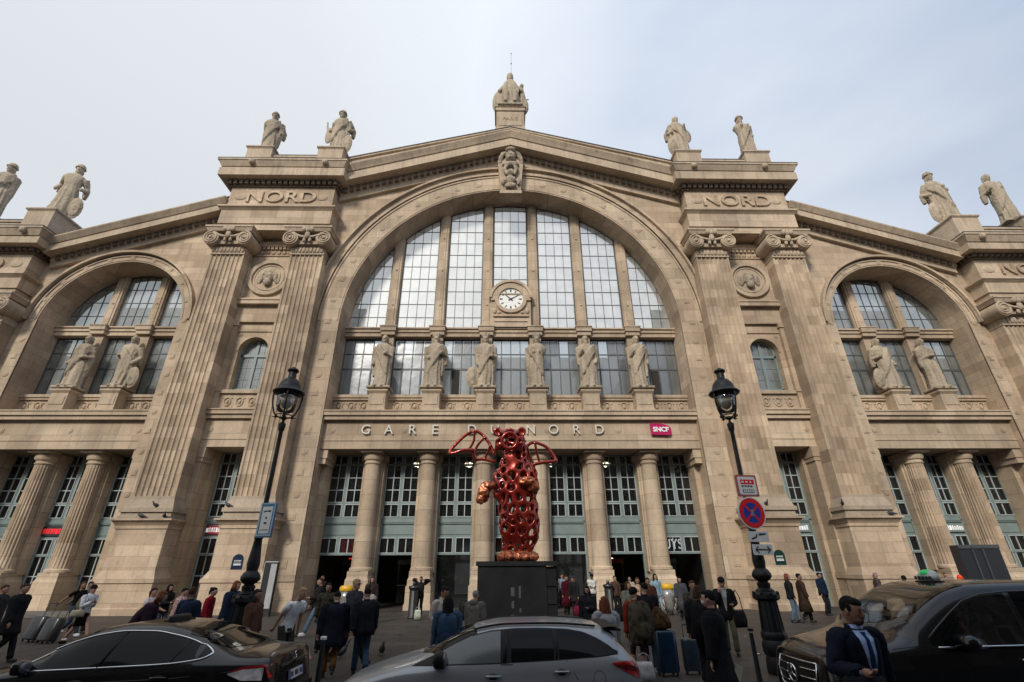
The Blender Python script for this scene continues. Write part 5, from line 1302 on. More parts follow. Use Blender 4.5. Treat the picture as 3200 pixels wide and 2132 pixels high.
def person(lab, x, y, yaw, h=1.74, top=(.02, .02, .022), tk='jacket', kind='', leg=(.015, .015, .017), lk='trousers', shoe='b', hair='k', hs='short', sk=0, stride=.0, lean=0., aL=None, aR=None, look=0., near=False, group=None, z0=0., collar=None, wide=1.0, bend=0., sit=False, nod=0., shirt=None, tie=None):
    """yaw 0 faces the camera side (-Y); +90 faces +X. aL/aR: hand targets (x,y,z) for a 1.75 m body, L is +X"""
    k = h/1.75
    r = empty('person', (x, y, z0), R(yaw), label=lab, cat='person', group=group)
    def up(z): # bend of the spine above the pelvis
        t = max(0, z-.95); a = R(lean); return V((0, -math.sin(a)*t-bend*t*t*.5, .95+math.cos(a)*t if z > .95 else z))
    def pt(x, y, z): o = up(z); return V((x, y, 0))+o if z > .95 else V((x, y, z))
    drop = .45 if sit else 0
    hipZ = .93
    legs = {}
    for s in (-1, 1):
        hp = V((s*.095, 0, hipZ))
        st = -stride if s > 0 else stride
        if sit: ft = V((s*.12, -.42, .5)); kn = V((s*.13, -.44, .93)); hp = V((s*.1, 0, .93))
        else:
            ft = V((s*.1, st, .09+(.12 if st > .12 else 0)+(.02 if st < -.2 else 0)))
            kn, ft = ik(hp, ft, .44, .42, (0, -1, 0))
        legs[s] = (hp, kn, ft)
    arms = {}
    for s, a in ((1, aL), (-1, aR)):
        sh = pt(s*.185*wide, 0, 1.43)
        sw = stride*.55*s if a is None else 0
        tg = V(a) if a else sh+V((s*.07, -.06+sw, -.6))
        el, hd = ik(sh, tg, .29, .26, (s*.5, 1, -.5))
        arms[s] = (sh, el, hd)
    nk = pt(0, .01, 1.49); hc = pt(0, -.02-nod*.04, 1.635-nod*.02)
    Rh = Matrix.Rotation(R(look), 4, 'Z') @ Matrix.Rotation(R(lean*.6+nod*22), 4, 'X')
    def H(p): return hc+(Rh @ V(p))
    # the body: one continuous surface
    b = MB()
    b.tube([pt(0, .015, 1.42), pt(0, .01, 1.5), hc+V((0, .01, -.05))], [.062, .056, .055], 14)
    b.ell(hc, (.075, .096, .118), 20, 14, Rh.to_3x3().to_4x4())
    b.ell(H((0, -.035, -.055)), (.052, .055, .062), 14, 10); b.ell(H((0, -.098, -.012)), (.014, .02, .026), 8, 6); b.ell(H((0, -.09, -.062)), (.024, .012, .008), 8, 5)
    b.ell(H((0, -.083, .03)), (.055, .012, .01), 8, 5)
    for s in (-1, 1): b.ell(H((s*.077, .005, -.01)), (.012, .02, .032), 8, 6)
    q = [pt(0, 0, z) for z in (.88, 1.0, 1.12, 1.28, 1.4, 1.45)]
    b.loft([(p.x, p.y, p.z, rx*wide, ry) for p, rx, ry in zip(q, (.155, .15, .135, .165, .165, .08), (.11, .105, .1, .12, .1, .06))], 24)
    for s in (-1, 1):
        sh, el, hd = arms[s]; b.tube([sh, sh.lerp(el, .5), el, el.lerp(hd, .5), hd], [.052, .046, .038, .034, .025], 12)
        d = (hd-el).normalized(); u = V((0, 0, 1)).cross(d) if abs(d.z) < .8 else V((0, 1, 0)).cross(d); u.normalize(); w = d.cross(u)
        pm = hd+d*.045
        b.tube([hd, hd+d*.03, hd+d*.08], [.025, .036, .034], 10, ry=.6)
        for f in range(4):
            o = hd+d*.075+u*(-.027+.018*f); ln = (.032, .038, .04, .034)[f] if s > 0 else (.034, .04, .038, .032)[f]
            b.tube([o, o+d*ln+w*.008, o+d*ln*1.5+w*.03, o+d*ln*1.4+w*.045], [.0095, .009, .008, .007], 7)
        o = hd+d*.03+u*(.034 if s < 0 else -.034); b.tube([o, o+d*.03+u*(.018 if s < 0 else -.018)+w*.01, o+d*.055+u*(.012 if s < 0 else -.012)+w*.026], [.012, .0105, .009], 7)
        hp, kn, ft = legs[s]; b.tube([hp, hp.lerp(kn, .5), kn, kn.lerp(ft, .35), ft], [.088, .074, .054, .055, .037], 14)
        b.ell(ft+V((0, -.06, -.05)), (.042, .11, .035), 12, 8)
    b.xf(Matrix.Scale(k, 4))
    remesh_obj(b, 'body', SKINS[sk], .0075 if near else .0125, r, 2)
    # clothes
    rnd = random.Random(hash(lab) % 1000 if False else len(lab)*7+int(abs(x)*10)); ph = rnd.random()*6
    def wr(amp): return lambda a, t, z: 1+amp*math.sin(5*a+ph+14*z)*math.sin(9*z+ph)+amp*.7*math.sin(11*a-7*z)
    puff = {'tee': .0, 'shirt': .008, 'jacket': .03, 'coat': .04, 'long': .045, 'puffer': .055, 'hood': .04, 'suit': .022}[tk]
    hem = {'tee': .86, 'shirt': .86, 'jacket': .84, 'coat': .62, 'long': .38, 'puffer': .8, 'hood': .84, 'suit': .77}[tk]
    if sit: hem = max(hem, .84)
    c = MB(); zs = [hem]+[z for z in (.7, .8, .92, 1.02, 1.12, 1.22, 1.32, 1.4) if z > hem+.04]+[1.445, 1.475]
    tab = ((.3, .215, .19), (.62, .2, .155), (.8, .185, .135), (.95, .168, .118), (1.1, .152, .11), (1.28, .178, .13), (1.4, .172, .115), (1.445, .12, .085), (1.475, .072, .07))
    def interp(z):
        for (a, x1, y1), (bb, x2, y2) in zip(tab, tab[1:]):
            if a <= z <= bb: t = (z-a)/(bb-a); return x1+(x2-x1)*t, y1+(y2-y1)*t
        return tab[-1][1:] if z > 1 else tab[0][1:]
    rg = []
    for z in zs:
        rx, ry = interp(z); e = puff*(1 if z < 1.42 else .5); p = pt(0, 0, z) if z > .95 else V((0, 0, z))
        if tk in ('coat', 'long') and z < .9: e += (.9-z)*.08
        rg.append((p.x, p.y, p.z, (rx+e)*wide, ry+e))
    c.loft(rg, 32, wr(.022 if near else .03))
    for s in (-1, 1):
        sh, el, hd = arms[s]; e = puff*.8+.008
        if tk == 'tee':
            m_ = sh.lerp(el, .72); c.ell(sh+V((-s*.03, 0, -.004)), (.075, .064, .055), 16, 10); c.tube([sh.lerp(el, .02), sh.lerp(el, .35), m_], [.06, .063, .06], 14)
        else:
            n = 7; c.ell(sh+V((-s*.03, 0, -.006)), (.075+e*.8, .062+e, .052+e*.6), 16, 10); pts = [sh.lerp(el, .03)]+[sh.lerp(el, (i+1)/n) for i in range(n)]+[el.lerp(hd, (i+1)/n) for i in range(n)]
            rr = [.057+e]+[(.06-.012*(i+1)/n)+e+.004*math.sin(i*2.6+ph) for i in range(n)]+[(.048-.012*(i+1)/n)+e*.8+.0045*math.sin(i*2.9+ph) for i in range(n)]
            c.tube(pts, rr, 14)
    if tk in ('hood',): c.ell(pt(0, .09, 1.46), (.13, .1, .09), 14, 8)
    elif tk != 'tee': c.loft([(p.x, p.y-.004, p.z, a_, b_) for p, a_, b_ in ((pt(0, .005, 1.44), .09, .08), (pt(0, .008, 1.48), .078, .074), (pt(0, .012, 1.515), .074, .07))], 20)
    c.xf(Matrix.Scale(k, 4))
    nm = {'tee': 't_shirt', 'shirt': 'shirt', 'jacket': 'jacket', 'coat': 'coat', 'long': 'long_coat', 'puffer': 'padded_jacket', 'hood': 'hooded_top', 'suit': 'suit_jacket'}[tk]
    if False:
        cf = []
        vcent = lambda f: sum((V(c.v[i]) for i in f), V())/len(f)
        for i, f in enumerate(c.f):
            q = vcent(f)/k
            wv = .02+.055*max(0, min(1, (q.z-1.0)/.4))
            if i < len(rg)*32 and q.y < pt(0, 0, max(q.z, .96)).y-.05 and abs(q.x+.01) < wv and q.z > .98 and len(f) == 4: continue
            cf.append(f)
        c.f = cf; c.m = [0]*len(cf)
    o = c.build(nm, cloth(top, kind), r, True, fix=True)
    def front(x, z, o):     # a point on the chest o metres proud of the jacket
        rx, ry = interp(z); e = puff*(1 if z < 1.42 else .5); p = pt(0, 0, z); q = max(0, 1-(x/((rx+e)*wide))**2)
        return (p.x+x, p.y-(ry+e)*math.sqrt(q)*1.03-o, p.z)
    if shirt:
        wz = lambda z: .014+.062*max(0, min(1, (z-.98)/.42)); c = MB()
        c.grid(lambda u, v: front((2*u-1)*wz(.98+.485*v), .98+.485*v, .004), 8, 16)
        c.loft([(p.x, p.y-.006, p.z, a_, b_) for p, a_, b_ in ((pt(0, .0, 1.44), .085, .08), (pt(0, .005, 1.475), .074, .072), (pt(0, .006, 1.51), .071, .069))], 20)
        for s in (-1, 1):
            sh, el, hd = arms[s]; c.tube([el.lerp(hd, .86), el.lerp(hd, 1.0)], [.04, .038], 14)
        c.xf(Matrix.Scale(k, 4)); c.build('shirt', cloth(shirt), r, True)
        for s in (-1, 1):
            c = MB(); c.grid(lambda u, v: front(s*(wz(.98+.485*v)+(-.004+(.012+.045*math.sin(math.pi*min(1, v*.95+.05))**.7)*u)), .98+.485*v, .007+.010*math.sin(math.pi*u)), 6, 16); c.xf(Matrix.Scale(k, 4)); c.build('lapel', cloth(top), r, True)
    if tie:
        c = MB(); tw = lambda z: .024 if z > 1.43 else .016+.022*(1.43-z)/.43
        c.grid(lambda u, v: front((2*u-1)*tw(1.0+.455*v), 1.0+.455*v, .010+.006*math.sin(math.pi*u)), 6, 16); c.xf(Matrix.Scale(k, 4)); c.build('tie', cloth(tie), r, True)
    # legs
    c = MB()
    if lk in ('trousers', 'jeans', 'shorts', 'tights'):
        if lk != 'tights': c.loft([(0, .0, .8, .16, .12), (0, 0, .86, .172, .128), (0, 0, .98, .16, .118), (0, 0, 1.02, .14, .1)], 26)
        for s in (-1, 1):
            hp, kn, ft = legs[s]; n = 6; end = 1 if lk != 'shorts' else .75
            pts = [hp+V((0, 0, .05))]+[hp.lerp(kn, (i+1)/n) for i in range(n)]
            rr = [.1]+[.1-.03*(i+1)/n for i in range(n)]
            if lk == 'tights': rr = [q*.84 for q in rr]
            if end == 1:
                pts += [kn.lerp(ft, (i+1)/n*.98) for i in range(n)]; w_ = {'jeans': .062, 'trousers': .066, 'tights': .04}[lk]
                rr += [(.072 if lk != 'tights' else .056)+(w_-.07)*(i+1)/n+(.004*math.sin(i*2.7+ph) if lk != 'tights' else 0) for i in range(n)]
            else: pts, rr = pts[:-1], [q+.012 for q in rr[:-1]]
            c.tube(pts, rr, 16)
        nm2 = lk
    else:
        c.loft([(0, 0, .58 if lk == 'skirt' else .25, .2, .17), (0, 0, .8, .185, .15), (0, 0, .95, .165, .13), (0, 0, 1.03, .145, .11)], 30, wr(.03)); nm2 = 'skirt'
    c.xf(Matrix.Scale(k, 4)); c.build(nm2, cloth(leg), r, True)
    for s in (-1, 1):
        hp, kn, ft = legs[s]; c = MB(); tilt = Matrix.Rotation(R(-28) if ft.z > .16 and not sit else 0, 4, 'X')
        cc_ = ft+V((0, -.055, -.042))
        c.ell(cc_+V((0, 0, .004)), (.049, .13, .044), 14, 8, tilt); c.ell(cc_+V((0, .055, .03)), (.045, .058, .05), 12, 8, tilt); c.ell(cc_+V((0, -.005, -.03)), (.05, .132, .018), 14, 6, tilt)
        c.xf(Matrix.Scale(k, 4)); c.build('shoe', SHOE[shoe], r, True)
    # hair or headgear
    c = MB(); R4 = Rh
    if hs != 'bald':
        c.ell(H((0, .03 if near else .024, .034)), (.078 if near else .081, .084 if near else .09, .09 if near else .096), 18, 12, R4.to_3x3().to_4x4())
        c.ell(H((0, -.014, .074)), (.066, .072, .044), 14, 8, R4.to_3x3().to_4x4())
        if hs == 'short' and near: 
            for s in (-1, 1): c.ell(H((s*.068, .0, .03)), (.015, .035, .045), 10, 6)
    if hs in ('long', 'bob'):
        L_ = .34 if hs == 'long' else .16
        c.loft([(p.x, p.y, p.z, a_, b_) for p, a_, b_ in ((H((0, .085, -L_)), .07 if hs == 'long' else .1, .035), (H((0, .07, -L_*.5)), .105, .055), (H((0, .03, -.02)), .1, .085), (H((0, .02, .05)), .09, .09))], 22, wr(.04))
        for s in (-1, 1): c.tube([H((s*.075, -.02, .05)), H((s*.088, -.01, -.06)), H((s*.085, 0, -L_*.75))], [.025, .03, .018], 8)
    if hs == 'bun': c.ell(H((0, .1, .08)), (.045, .045, .045), 10, 8); c.ell(H((0, .12, -.02)), (.03, .03, .08), 8, 6)
    if hs == 'pony': c.tube([H((0, .1, .05)), H((0, .14, 0)), H((0, .13, -.16))], [.03, .035, .012], 10)
    c.xf(Matrix.Scale(k, 4))
    if c.v: c.build('hair', HAIR[hair], r, True)
    if hs == 'cap':
        c = MB(); c.ell(H((0, .005, .055)), (.094, .108, .09), 18, 10, R4.to_3x3().to_4x4()); c.ell(H((0, -.12, .045)), (.07, .07, .012), 14, 6, R4.to_3x3().to_4x4()); c.xf(Matrix.Scale(k, 4)); c.build('cap', cloth((.012, .012, .014)), r, True)
    if hs == 'hoodup':
        c = MB(); c.ell(H((0, .03, .0)), (.12, .12, .15), 18, 12, R4.to_3x3().to_4x4()); c.loft([(0, p.y+.02, p.z, a_, b_) for p, a_, b_ in ((pt(0, 0, 1.4), .16, .12), (pt(0, 0, 1.5), .12, .11), (pt(0, .01, 1.58), .11, .11))], 20); c.xf(Matrix.Scale(k, 4)); c.build('hood', cloth(top, kind), r, True)
    # face details
    c = MB()
    for s in (-1, 1):
        c.ell(H((s*.029, -.088, .012)), (.011, .008, .006), 8, 5); c.ell(H((s*.031, -.09, .034)), (.018, .007, .004), 8, 4)
    c.xf(Matrix.Scale(k, 4)); c.build('eyes', FACE_INK, r, True)
    if collar == 'glasses':
        c = MB()
        for s in (-1, 1): c.tube([H((s*.033+.024*math.cos(t), -.1, .01+.018*math.sin(t))) for t in [i*math.pi/5 for i in range(11)]], .0035, 5, False); c.tube([H((s*.057, -.098, .012)), H((s*.08, 0, .01))], .003, 5)
        c.xf(Matrix.Scale(k, 4)); c.build('glasses', BLACK, r, True)
    if collar == 'beard':
        c = MB(); c.ell(H((0, -.043, -.082)), (.05, .05, .036), 14, 10); c.ell(H((0, -.094, -.045)), (.026, .01, .006), 8, 5)
        c.xf(Matrix.Scale(k, 4)); c.build('beard', plain('stubble', (.035, .022, .018), .9, var=.4, scale=60), r, True)
    if collar == 'scarf':
        c = MB(); c.tube([V((.1*math.cos(t), -.0+.09*math.sin(t), 0))+pt(0, 0, 1.47) for t in [i*math.pi/6 for i in range(13)]], .045, 10, False); c.tube([pt(.03, -.1, 1.46), pt(.05, -.16, 1.25), pt(.04, -.15, .98)], [.05, .06, .05], 8, ry=.4)
        c.xf(Matrix.Scale(k, 4)); c.build('scarf', cloth((.06, .035, .025)), r, True)
    if collar == 'mask':
        c = MB(); c.ell(H((0, -.05, -.045)), (.062, .058, .042), 14, 8); c.xf(Matrix.Scale(k, 4)); c.build('face_mask', cloth((.45, .42, .4)), r, True)
    r['hand_l'] = 0; del r['hand_l']
    Mw = Matrix.Translation((x, y, z0)) @ Matrix.Rotation(R(yaw), 4, 'Z') @ Matrix.Scale(k, 4)
    return {'r': r, 'hL': Mw @ arms[1][2], 'hR': Mw @ arms[-1][2], 'M': Mw, 'pt': pt}

def backpack(P, col, lab, w=.17, hh=.26, zc=1.22, side=.0, kind='', deep=.11):
    M = P['M']; pt = P['pt']; c0 = pt(side, .2, zc)
    o = M @ c0; r = empty('backpack', o, M.to_euler().z, label=lab, cat='backpack'); m = MB()
    m.loft([(0, 0, -hh, w*.9, deep*.8), (0, 0.01, -hh*.8, w, deep), (0, .02, 0, w*1.02, deep*1.1), (0, .01, hh*.6, w*.95, deep), (0, 0, hh*.92, w*.75, deep*.75), (0, 0, hh, w*.4, deep*.4)], 24, lambda a, t, z: (abs(math.cos(a))**4+abs(math.sin(a))**4)**-.2*(1+.02*math.sin(20*z)))
    m.ell((0, deep, -hh*.35), (w*.75, deep*.5, hh*.45), 16, 10); m.build('bag', cloth(col, kind), r, True)
    s_ = MB()
    for s in (-1, 1): s_.tube([(s*w*.55, -deep*.7, hh*.8), (s*w*.6, -.17, hh*.98), (s*w*.7, -.33, hh*.6), (s*w*.8, -.3, 0), (s*w*.8, -deep*.7, -hh*.7)], .018, 6, ry=.5)
    s_.tube([(-.04, -deep*.5, hh*.95), (0, -deep*.5, hh*1.12), (.04, -deep*.5, hh*.95)], .01, 6); s_.build('strap', cloth(tuple(q*.6 for q in col)), r, True)
def suitcase(x, y, rz, w, d, h, col, lab, handle=.45, tilt=0, group=None, gloss=.35):
    r = empty('suitcase', (x, y, 0), R(rz), label=lab, cat='suitcase', group=group); r.rotation_euler.x = R(tilt); m = MB()
    n = 28; se = lambda a: (abs(math.cos(a))**6+abs(math.sin(a))**6)**(-1/6)
    rg = [(0, 0, z, (w/2)*q, (d/2)*q) for z, q in ((.07, .8), (.075, .94), (.11, 1), (h*.5, 1.0), (h-.06, 1), (h-.02, .94), (h, .8))]
    m.loft(rg, n, lambda a, t, z: se(a)*(1+.006*math.cos(24*a))); m.build('shell', plain('case_%s' % len(bpy.data.materials), col, gloss, var=.2, coat=.2), r, angle=50)
    m = MB()
    for sx in (-1, 1):
        m.tube([(sx*w*.28, d*.3, h-.02), (sx*w*.28, d*.3, h+handle)], .009, 6)
        for sy in (-1, 1): m.tube([(sx*(w*.36)-.012, sy*d*.3, .035), (sx*(w*.36)+.012, sy*d*.3, .035)], .034, 12); m.box(sx*w*.36-.016, sx*w*.36+.016, sy*d*.3-.02, sy*d*.3+.02, .04, .09)
    m.tube([(-w*.28, d*.3, h+handle), (w*.28, d*.3, h+handle)], .015, 8); m.build('handle', BLACK, r, True)
    m = MB(); m.box(-w*.5-.003, w*.5+.003, -.006, .006, .1, h-.03); m.build('zip_band', BLACK, r)
    return r
def handbag(p, col, lab, w=.3, h=.26, rz=0, strap=.35, name='handbag', d=.07, kind=''):
    r = empty(name, p, R(rz), label=lab, cat=name.replace('_', ' ')); m = MB()
    m.loft([(0, 0, -h, w*.5, d), (0, 0, -h*.6, w*.53, d*1.2), (0, 0, -h*.2, w*.48, d), (0, 0, 0, w*.42, d*.6)], 22, lambda a, t, z: (abs(math.cos(a))**3+abs(math.sin(a))**3)**-.25*(1+.03*math.sin(17*z+3*a))); m.build('bag', cloth(col, kind), r, True)
    s = MB(); s.tube([(-w*.35, 0, 0), (-w*.25, 0, strap*.7), (0, 0, strap), (w*.25, 0, strap*.7), (w*.35, 0, 0)], .012, 6); s.build('strap', cloth(tuple(q*.7 for q in col)), r, True)

BK = (.014, .014, .016); NV = (.014, .022, .048); DG = (.032, .034, .038); GY = (.11, .11, .11); WH = (.5, .5, .52); CR = (.36, .32, .26); BN = (.045, .026, .02); JE = (.03, .055, .09); JL = (.1, .15, .21); MR = (.06, .008, .014); RD = (.28, .012, .02); OL = (.075, .075, .05); PU = (.035, .018, .03)
def hd(px, py, h): p = GR(px, py, h); return p.x, p.y
def ft(px, py): p = GR(px, py, 0); return p.x, p.y

# --- far left
person('person in a long black coat walking, cut by the left edge of the view', *ft(-14, 2075), 95, 1.8, BK, 'coat', stride=.2, hair='b', wide=1.1)
person('person in a grey coat just beyond the black coat at the left edge', *ft(-70, 2050), 100, 1.74, DG, 'coat', stride=.1, hair='b')
a = person('man in a black t-shirt pulling a large black suitcase with a bare arm', *ft(205, 1992), 80, 1.74, (.008, .008, .009), 'tee', leg=(.03, .05, .08), lk='jeans', shoe='w', hair='b', sk=1, stride=.24, aR=(-.35, .45, 1.02))
b = person('person with a grey sleeve stretched back to the second black suitcase', *ft(232, 1982), 80, 1.72, GY, 'shirt', leg=BK, hair='k', sk=1, stride=.2, aR=(-.3, .42, .98))
c = person('running woman in a white top and black skirt with a backpack', *ft(228, 2022), 70, 1.68, (.55, .56, .6), 'shirt', leg=(.008, .008, .009), lk='skirt', shoe='w', hair='k', hs='cap', sk=0, stride=.42, aL=(.05, -.28, 1.22), aR=(-.1, -.3, 1.25), lean=4)
backpack(c, (.14, .125, .085), 'pale khaki backpack on the running woman in white', .14, .2)
q = c['M'] @ V((-.24, -.06, 1.05)); handbag(q, (.34, .3, .22), 'cream crescent handbag at the hip of the running woman', .34, .2, 40, .3)
ga = 'black wheeled suitcases being pulled'
p = GR(92, 2008); suitcase(p.x, p.y, -8, .52, .34, .74, (.018, .018, .02), 'large black suitcase furthest left behind the walking group', .42, -14, ga)
p = GR(137, 2012); suitcase(p.x, p.y, -8, .52, .32, .72, (.022, .023, .024), 'large black suitcase beside the running woman', .42, -14, ga)
person('woman with brown hair in a plum jacket bending behind the black saloon car', *hd(445, 1858, 1.6), 110, 1.72, PU, 'puffer', hair='a', hs='bob', lean=24, bend=.5, wide=1.12)
person('young woman in a white t-shirt and blue jeans walking past the left pedestal', *hd(484, 1838, 1.62), 80, 1.62, (.5, .44, .44), 'tee', leg=JL, lk='jeans', shoe='w', hair='k', hs='pony', stride=.16, aL=(.2, -.35, 1.1))
person('woman with black hair holding a pale grey bundle near the left pedestal', *hd(530, 1826, 1.66), 70, 1.66, BK, 'jacket', leg=(.05, .07, .09), lk='jeans', hair='k', hs='long', stride=.12, aL=(.1, -.32, 1.2), aR=(-.05, -.32, 1.15), lean=6)
q = GR(540, 1850, 1.35); handbag(V((q.x, q.y-.25, 1.3)), (.13, .15, .16), 'pale grey soft bag hugged by the woman with black hair', .36, .34, 20, .15)
person('person in a cream and pink patterned shawl among the walkers on the left', *hd(570, 1838, 1.6), 100, 1.6, (.48, .22, .2), 'coat', kind='floral', leg=BK, hair='k', stride=.1, lean=8, wide=1.12)
person('man in a navy jacket seen from behind among the walkers on the left', *hd(606, 1836, 1.74), 168, 1.74, NV, 'jacket', leg=NV, hair='b', sk=1, stride=.1, wide=1.05)
person('woman in a dark red top with black hair tied up', *hd(660, 1836, 1.64), 95, 1.64, (.19, .008, .018), 'shirt', leg=(.02, .01, .01), hair='k', hs='bun', lean=8, stride=.1, wide=1.08)
person('tall person in a navy coat with brown hair left of the lamp', *hd(732, 1815, 1.82), 80, 1.82, (.012, .02, .038), 'coat', hair='a', hs='bob', lean=8, wide=1.15)
person('person half hidden behind the base of the left street lamp', *hd(806, 1842, 1.7), 80, 1.7, (.1, .05, .035), 'jacket', hair='b', sk=1)
a = person('man in a white t-shirt stooping to pull a case behind the black saloon', *hd(914, 1848, 1.66), 60, 1.78, (.8, .8, .84), 'tee', leg=(.04, .034, .028), hair='l', hs='short', sk=0, lean=20, bend=.4, stride=.2, aR=(-.22, .2, .85), aL=(.22, -.1, .8))
q = GR(895, 1992); suitcase(q.x, q.y, 20, .36, .24, .45, (.012, .012, .014), 'small black case with a bare metal handle pulled by the stooping man', .42, -12)
person('person in black with hands raised to the chin beside the leftmost doorway', *ft(992, 1928), -25, 1.84, BK, 'coat', hair='k', sk=1, aL=(.05, -.26, 1.42), aR=(-.05, -.26, 1.4))
a = person('walking person in a dark jacket and pale blue jeans before the leftmost doorway', *ft(978, 1990), -60, 1.82, (.02, .016, .018), 'jacket', leg=JL, lk='jeans', shoe='w', hair='b', sk=0, stride=.34, aL=(.1, -.3, 1.15))
person('person in a dark camouflage jacket behind the one in pale jeans', *hd(1030, 1822, 1.74), 10, 1.74, (.03, .03, .02), 'jacket', kind='camo', hair='k', sk=1)
# --- foreground trio
a = person('person in a big dark parka and rust trousers with back turned', *ft(1020, 2120), 195, 1.66, (.012, .015, .024), 'coat', leg=(.17, .07, .02), hair='k', stride=.14, wide=1.25, near=True, nod=.8)
p = GR(1000, 2075); handbag(V((p.x, p.y+.1, .62)), (.01, .01, .011), 'black carrier bag hanging beside the rust trousers', .34, .34, 10, .25)
person('man with glasses in a charcoal zipped jacket striding to the right', *ft(1082, 2085), 70, 1.88, (.035, .038, .044), 'jacket', leg=(.01, .01, .011), shoe='b', hair='l', sk=0, stride=.38, near=True, collar='glasses', wide=1.08, look=-10)
person('man in a dark padded jacket and blue jeans seen from behind', *ft(1120, 2118), 200, 1.72, (.013, .014, .018), 'puffer', leg=(.03, .052, .085), lk='jeans', shoe='b', hair='k', stride=.26, near=True, nod=.4)
person('woman with long dark hair standing by the first column', *ft(1150, 1950), 10, 1.8, (.03, .022, .02), 'jacket', leg=BK, hair='b', hs='long', sk=0)
person('person in an off white sweatshirt with back turned by the first column', *hd(1152, 1826, 1.72), 160, 1.72, (.42, .4, .36), 'hood', leg=BK, hair='b', sk=0)
a = person('person in black leaning on the second column with arms up', *ft(1308, 1930), -5, 1.76, BK, 'jacket', hair='k', sk=1, aL=(.22, -.18, 1.6), aR=(-.2, -.15, 1.62), wide=.9)
q = ft(1306, 1938); handbag(V((q[0], q[1]-.2, .42)), (.4, .45, .35), 'white and green carrier bag on the ground at the second column', .3, .38, 0, .12)
person('man in a cream shirt looking down beside the woman in denim', *hd(1386, 1830, 1.76), 48, 1.76, (.38, .34, .29), 'shirt', leg=DG, hair='k', sk=1, nod=.9, aL=(.12, -.34, 1.15), aR=(-.2, -.12, .98), near=True, wide=1.08)
a = person('woman with long black hair in a denim jacket seen from behind', *hd(1402, 1862, 1.64), 185, 1.64, (.04, .07, .115), 'jacket', leg=(.05, .055, .06), hair='k', hs='long', near=True, wide=1.05)
backpack(a, (.02, .04, .075), 'blue denim backpack on the woman with long black hair', .17, .25, 1.14)
person('person in a grey hooded top crouching left of the sculpture pedestal', *hd(1486, 1860, 1.5), 150, 1.6, (.1, .095, .088), 'hood', leg=DG, hair='g', hs='short', wide=1.2, sk=0)
p = GR(1446, 1940); handbag(V((p.x, p.y, .62)), (.01, .01, .011), 'black bag standing beside the grey hooded person', .4, .6, 0, .2)
# --- right of the pedestal
person('person in black holding a phone just right of the pedestal', *ft(1734, 1920), -20, 1.76, BK, 'coat', hair='k', sk=0, aL=(.05, -.28, 1.25), aR=(-.08, -.28, 1.28))
person('person in a long maroon coat right of the pedestal', *ft(1772, 1922), 30, 1.76, (.05, .006, .012), 'long', hair='b', sk=1, lean=4)
a = person('woman with curly dark hair in a black jacket before the glass door', *hd(1834, 1832, 1.62), -30, 1.62, (.012, .014, .018), 'coat', hair='k', hs='bob', sk=1, aL=(.1, -.25, 1.15))
person('man in a white sweatshirt and black cap with arms folded at the column', *ft(1856, 1915), 0, 1.82, (.5, .5, .47), 'hood', leg=BK, hair='k', hs='cap', sk=2, aL=(-.1, -.2, 1.18), aR=(.1, -.22, 1.16))
person('woman with long auburn hair and a pale grey coat behind the grey car', *hd(1888, 1864, 1.62), 190, 1.62, (.27, .27, .28), 'coat', leg=GY, hair='a', hs='long', near=True, wide=1.0)
a = person('woman with a brown bob in a cream and green jacket', *hd(1960, 1818, 1.7), 30, 1.7, (.13, .14, .11), 'jacket', leg=BK, hair='b', hs='bob', sk=0, wide=1.1)
p = GR(1950, 1990); handbag(V((p.x, p.y, .95)), (.012, .012, .013), 'large black shoulder bag of the woman with the brown bob', .44, .5, 0, .45)
a = person('person in a black cap and rust jacket carrying a huge backpack', *ft(2008, 2128), 190, 1.7, (.16, .02, .014), 'jacket', leg=(.045, .03, .026), lk='tights', shoe='b', hair='k', hs='cap', sk=0, near=True, stride=.08, look=-60)
backpack(a, (.07, .06, .045), 'huge brown camouflage rucksack on the person in the rust jacket', .25, .4, 1.08, kind='camo', deep=.17)
q = GR(1996, 2128); handbag(V((q.x, q.y-.6, .42)), (.42, .42, .42), 'grubby white bag on the ground at the foot of the huge rucksack', .36, .34, 0, .15)
a = person('person in a long black jacket and blue jeans holding the blue suitcase', *ft(2040, 2102), 165, 1.78, (.012, .012, .014), 'coat', leg=JE, lk='jeans', shoe='w', hair='k', sk=0, near=True, aR=(.38, -.1, .95) if False else None, aL=(-.0, -.2, 1.0) if False else None, wide=1.08, look=50)
q = GR(2090, 2113); suitcase(q.x, q.y, 12, .46, .3, .86, (.006, .025, .055), 'tall shiny blue suitcase with a brown bag on top', .0, 0, gloss=.25)
r0 = empty('holdall', (q.x-.02, q.y, .88), R(10), label='brown patterned bag resting on top of the blue suitcase', cat='bag'); m = MB(); m.loft([(0, 0, 0, .2, .14), (0, 0, .08, .23, .16), (-.02, 0, .2, .2, .14), (-.05, 0, .34, .12, .1), (-.07, 0, .42, .06, .05)], 24, lambda a, t, z: 1+.08*math.sin(7*a+20*z)); m.build('bag', cloth((.12, .05, .02), 'camo'), r0, True); m = MB(); m.tube([(-.12, 0, .3), (-.14, 0, .52), (.02, 0, .5), (.04, 0, .3)], .013, 6); m.build('strap', cloth((.06, .03, .015)), r0, True)
person('woman with long black hair and a pale blue top before the fifth column', *ft(2062, 1935), 15, 1.84, (.2, .3, .36), 'shirt', leg=(.2, .28, .33), hair='k', hs='long', sk=0, stride=.1, shoe='w')
person('person in an orange and white top in the sixth doorway', *hd(1990, 1805, 1.76), 0, 1.76, (.45, .3, .22), 'jacket', leg=BK, hair='b', sk=1)
person('person in a dark hooded jacket inside the sixth doorway', *hd(2022, 1806, 1.76), -10, 1.76, (.05, .02, .015), 'hood', leg=BK, hair='k', sk=1)
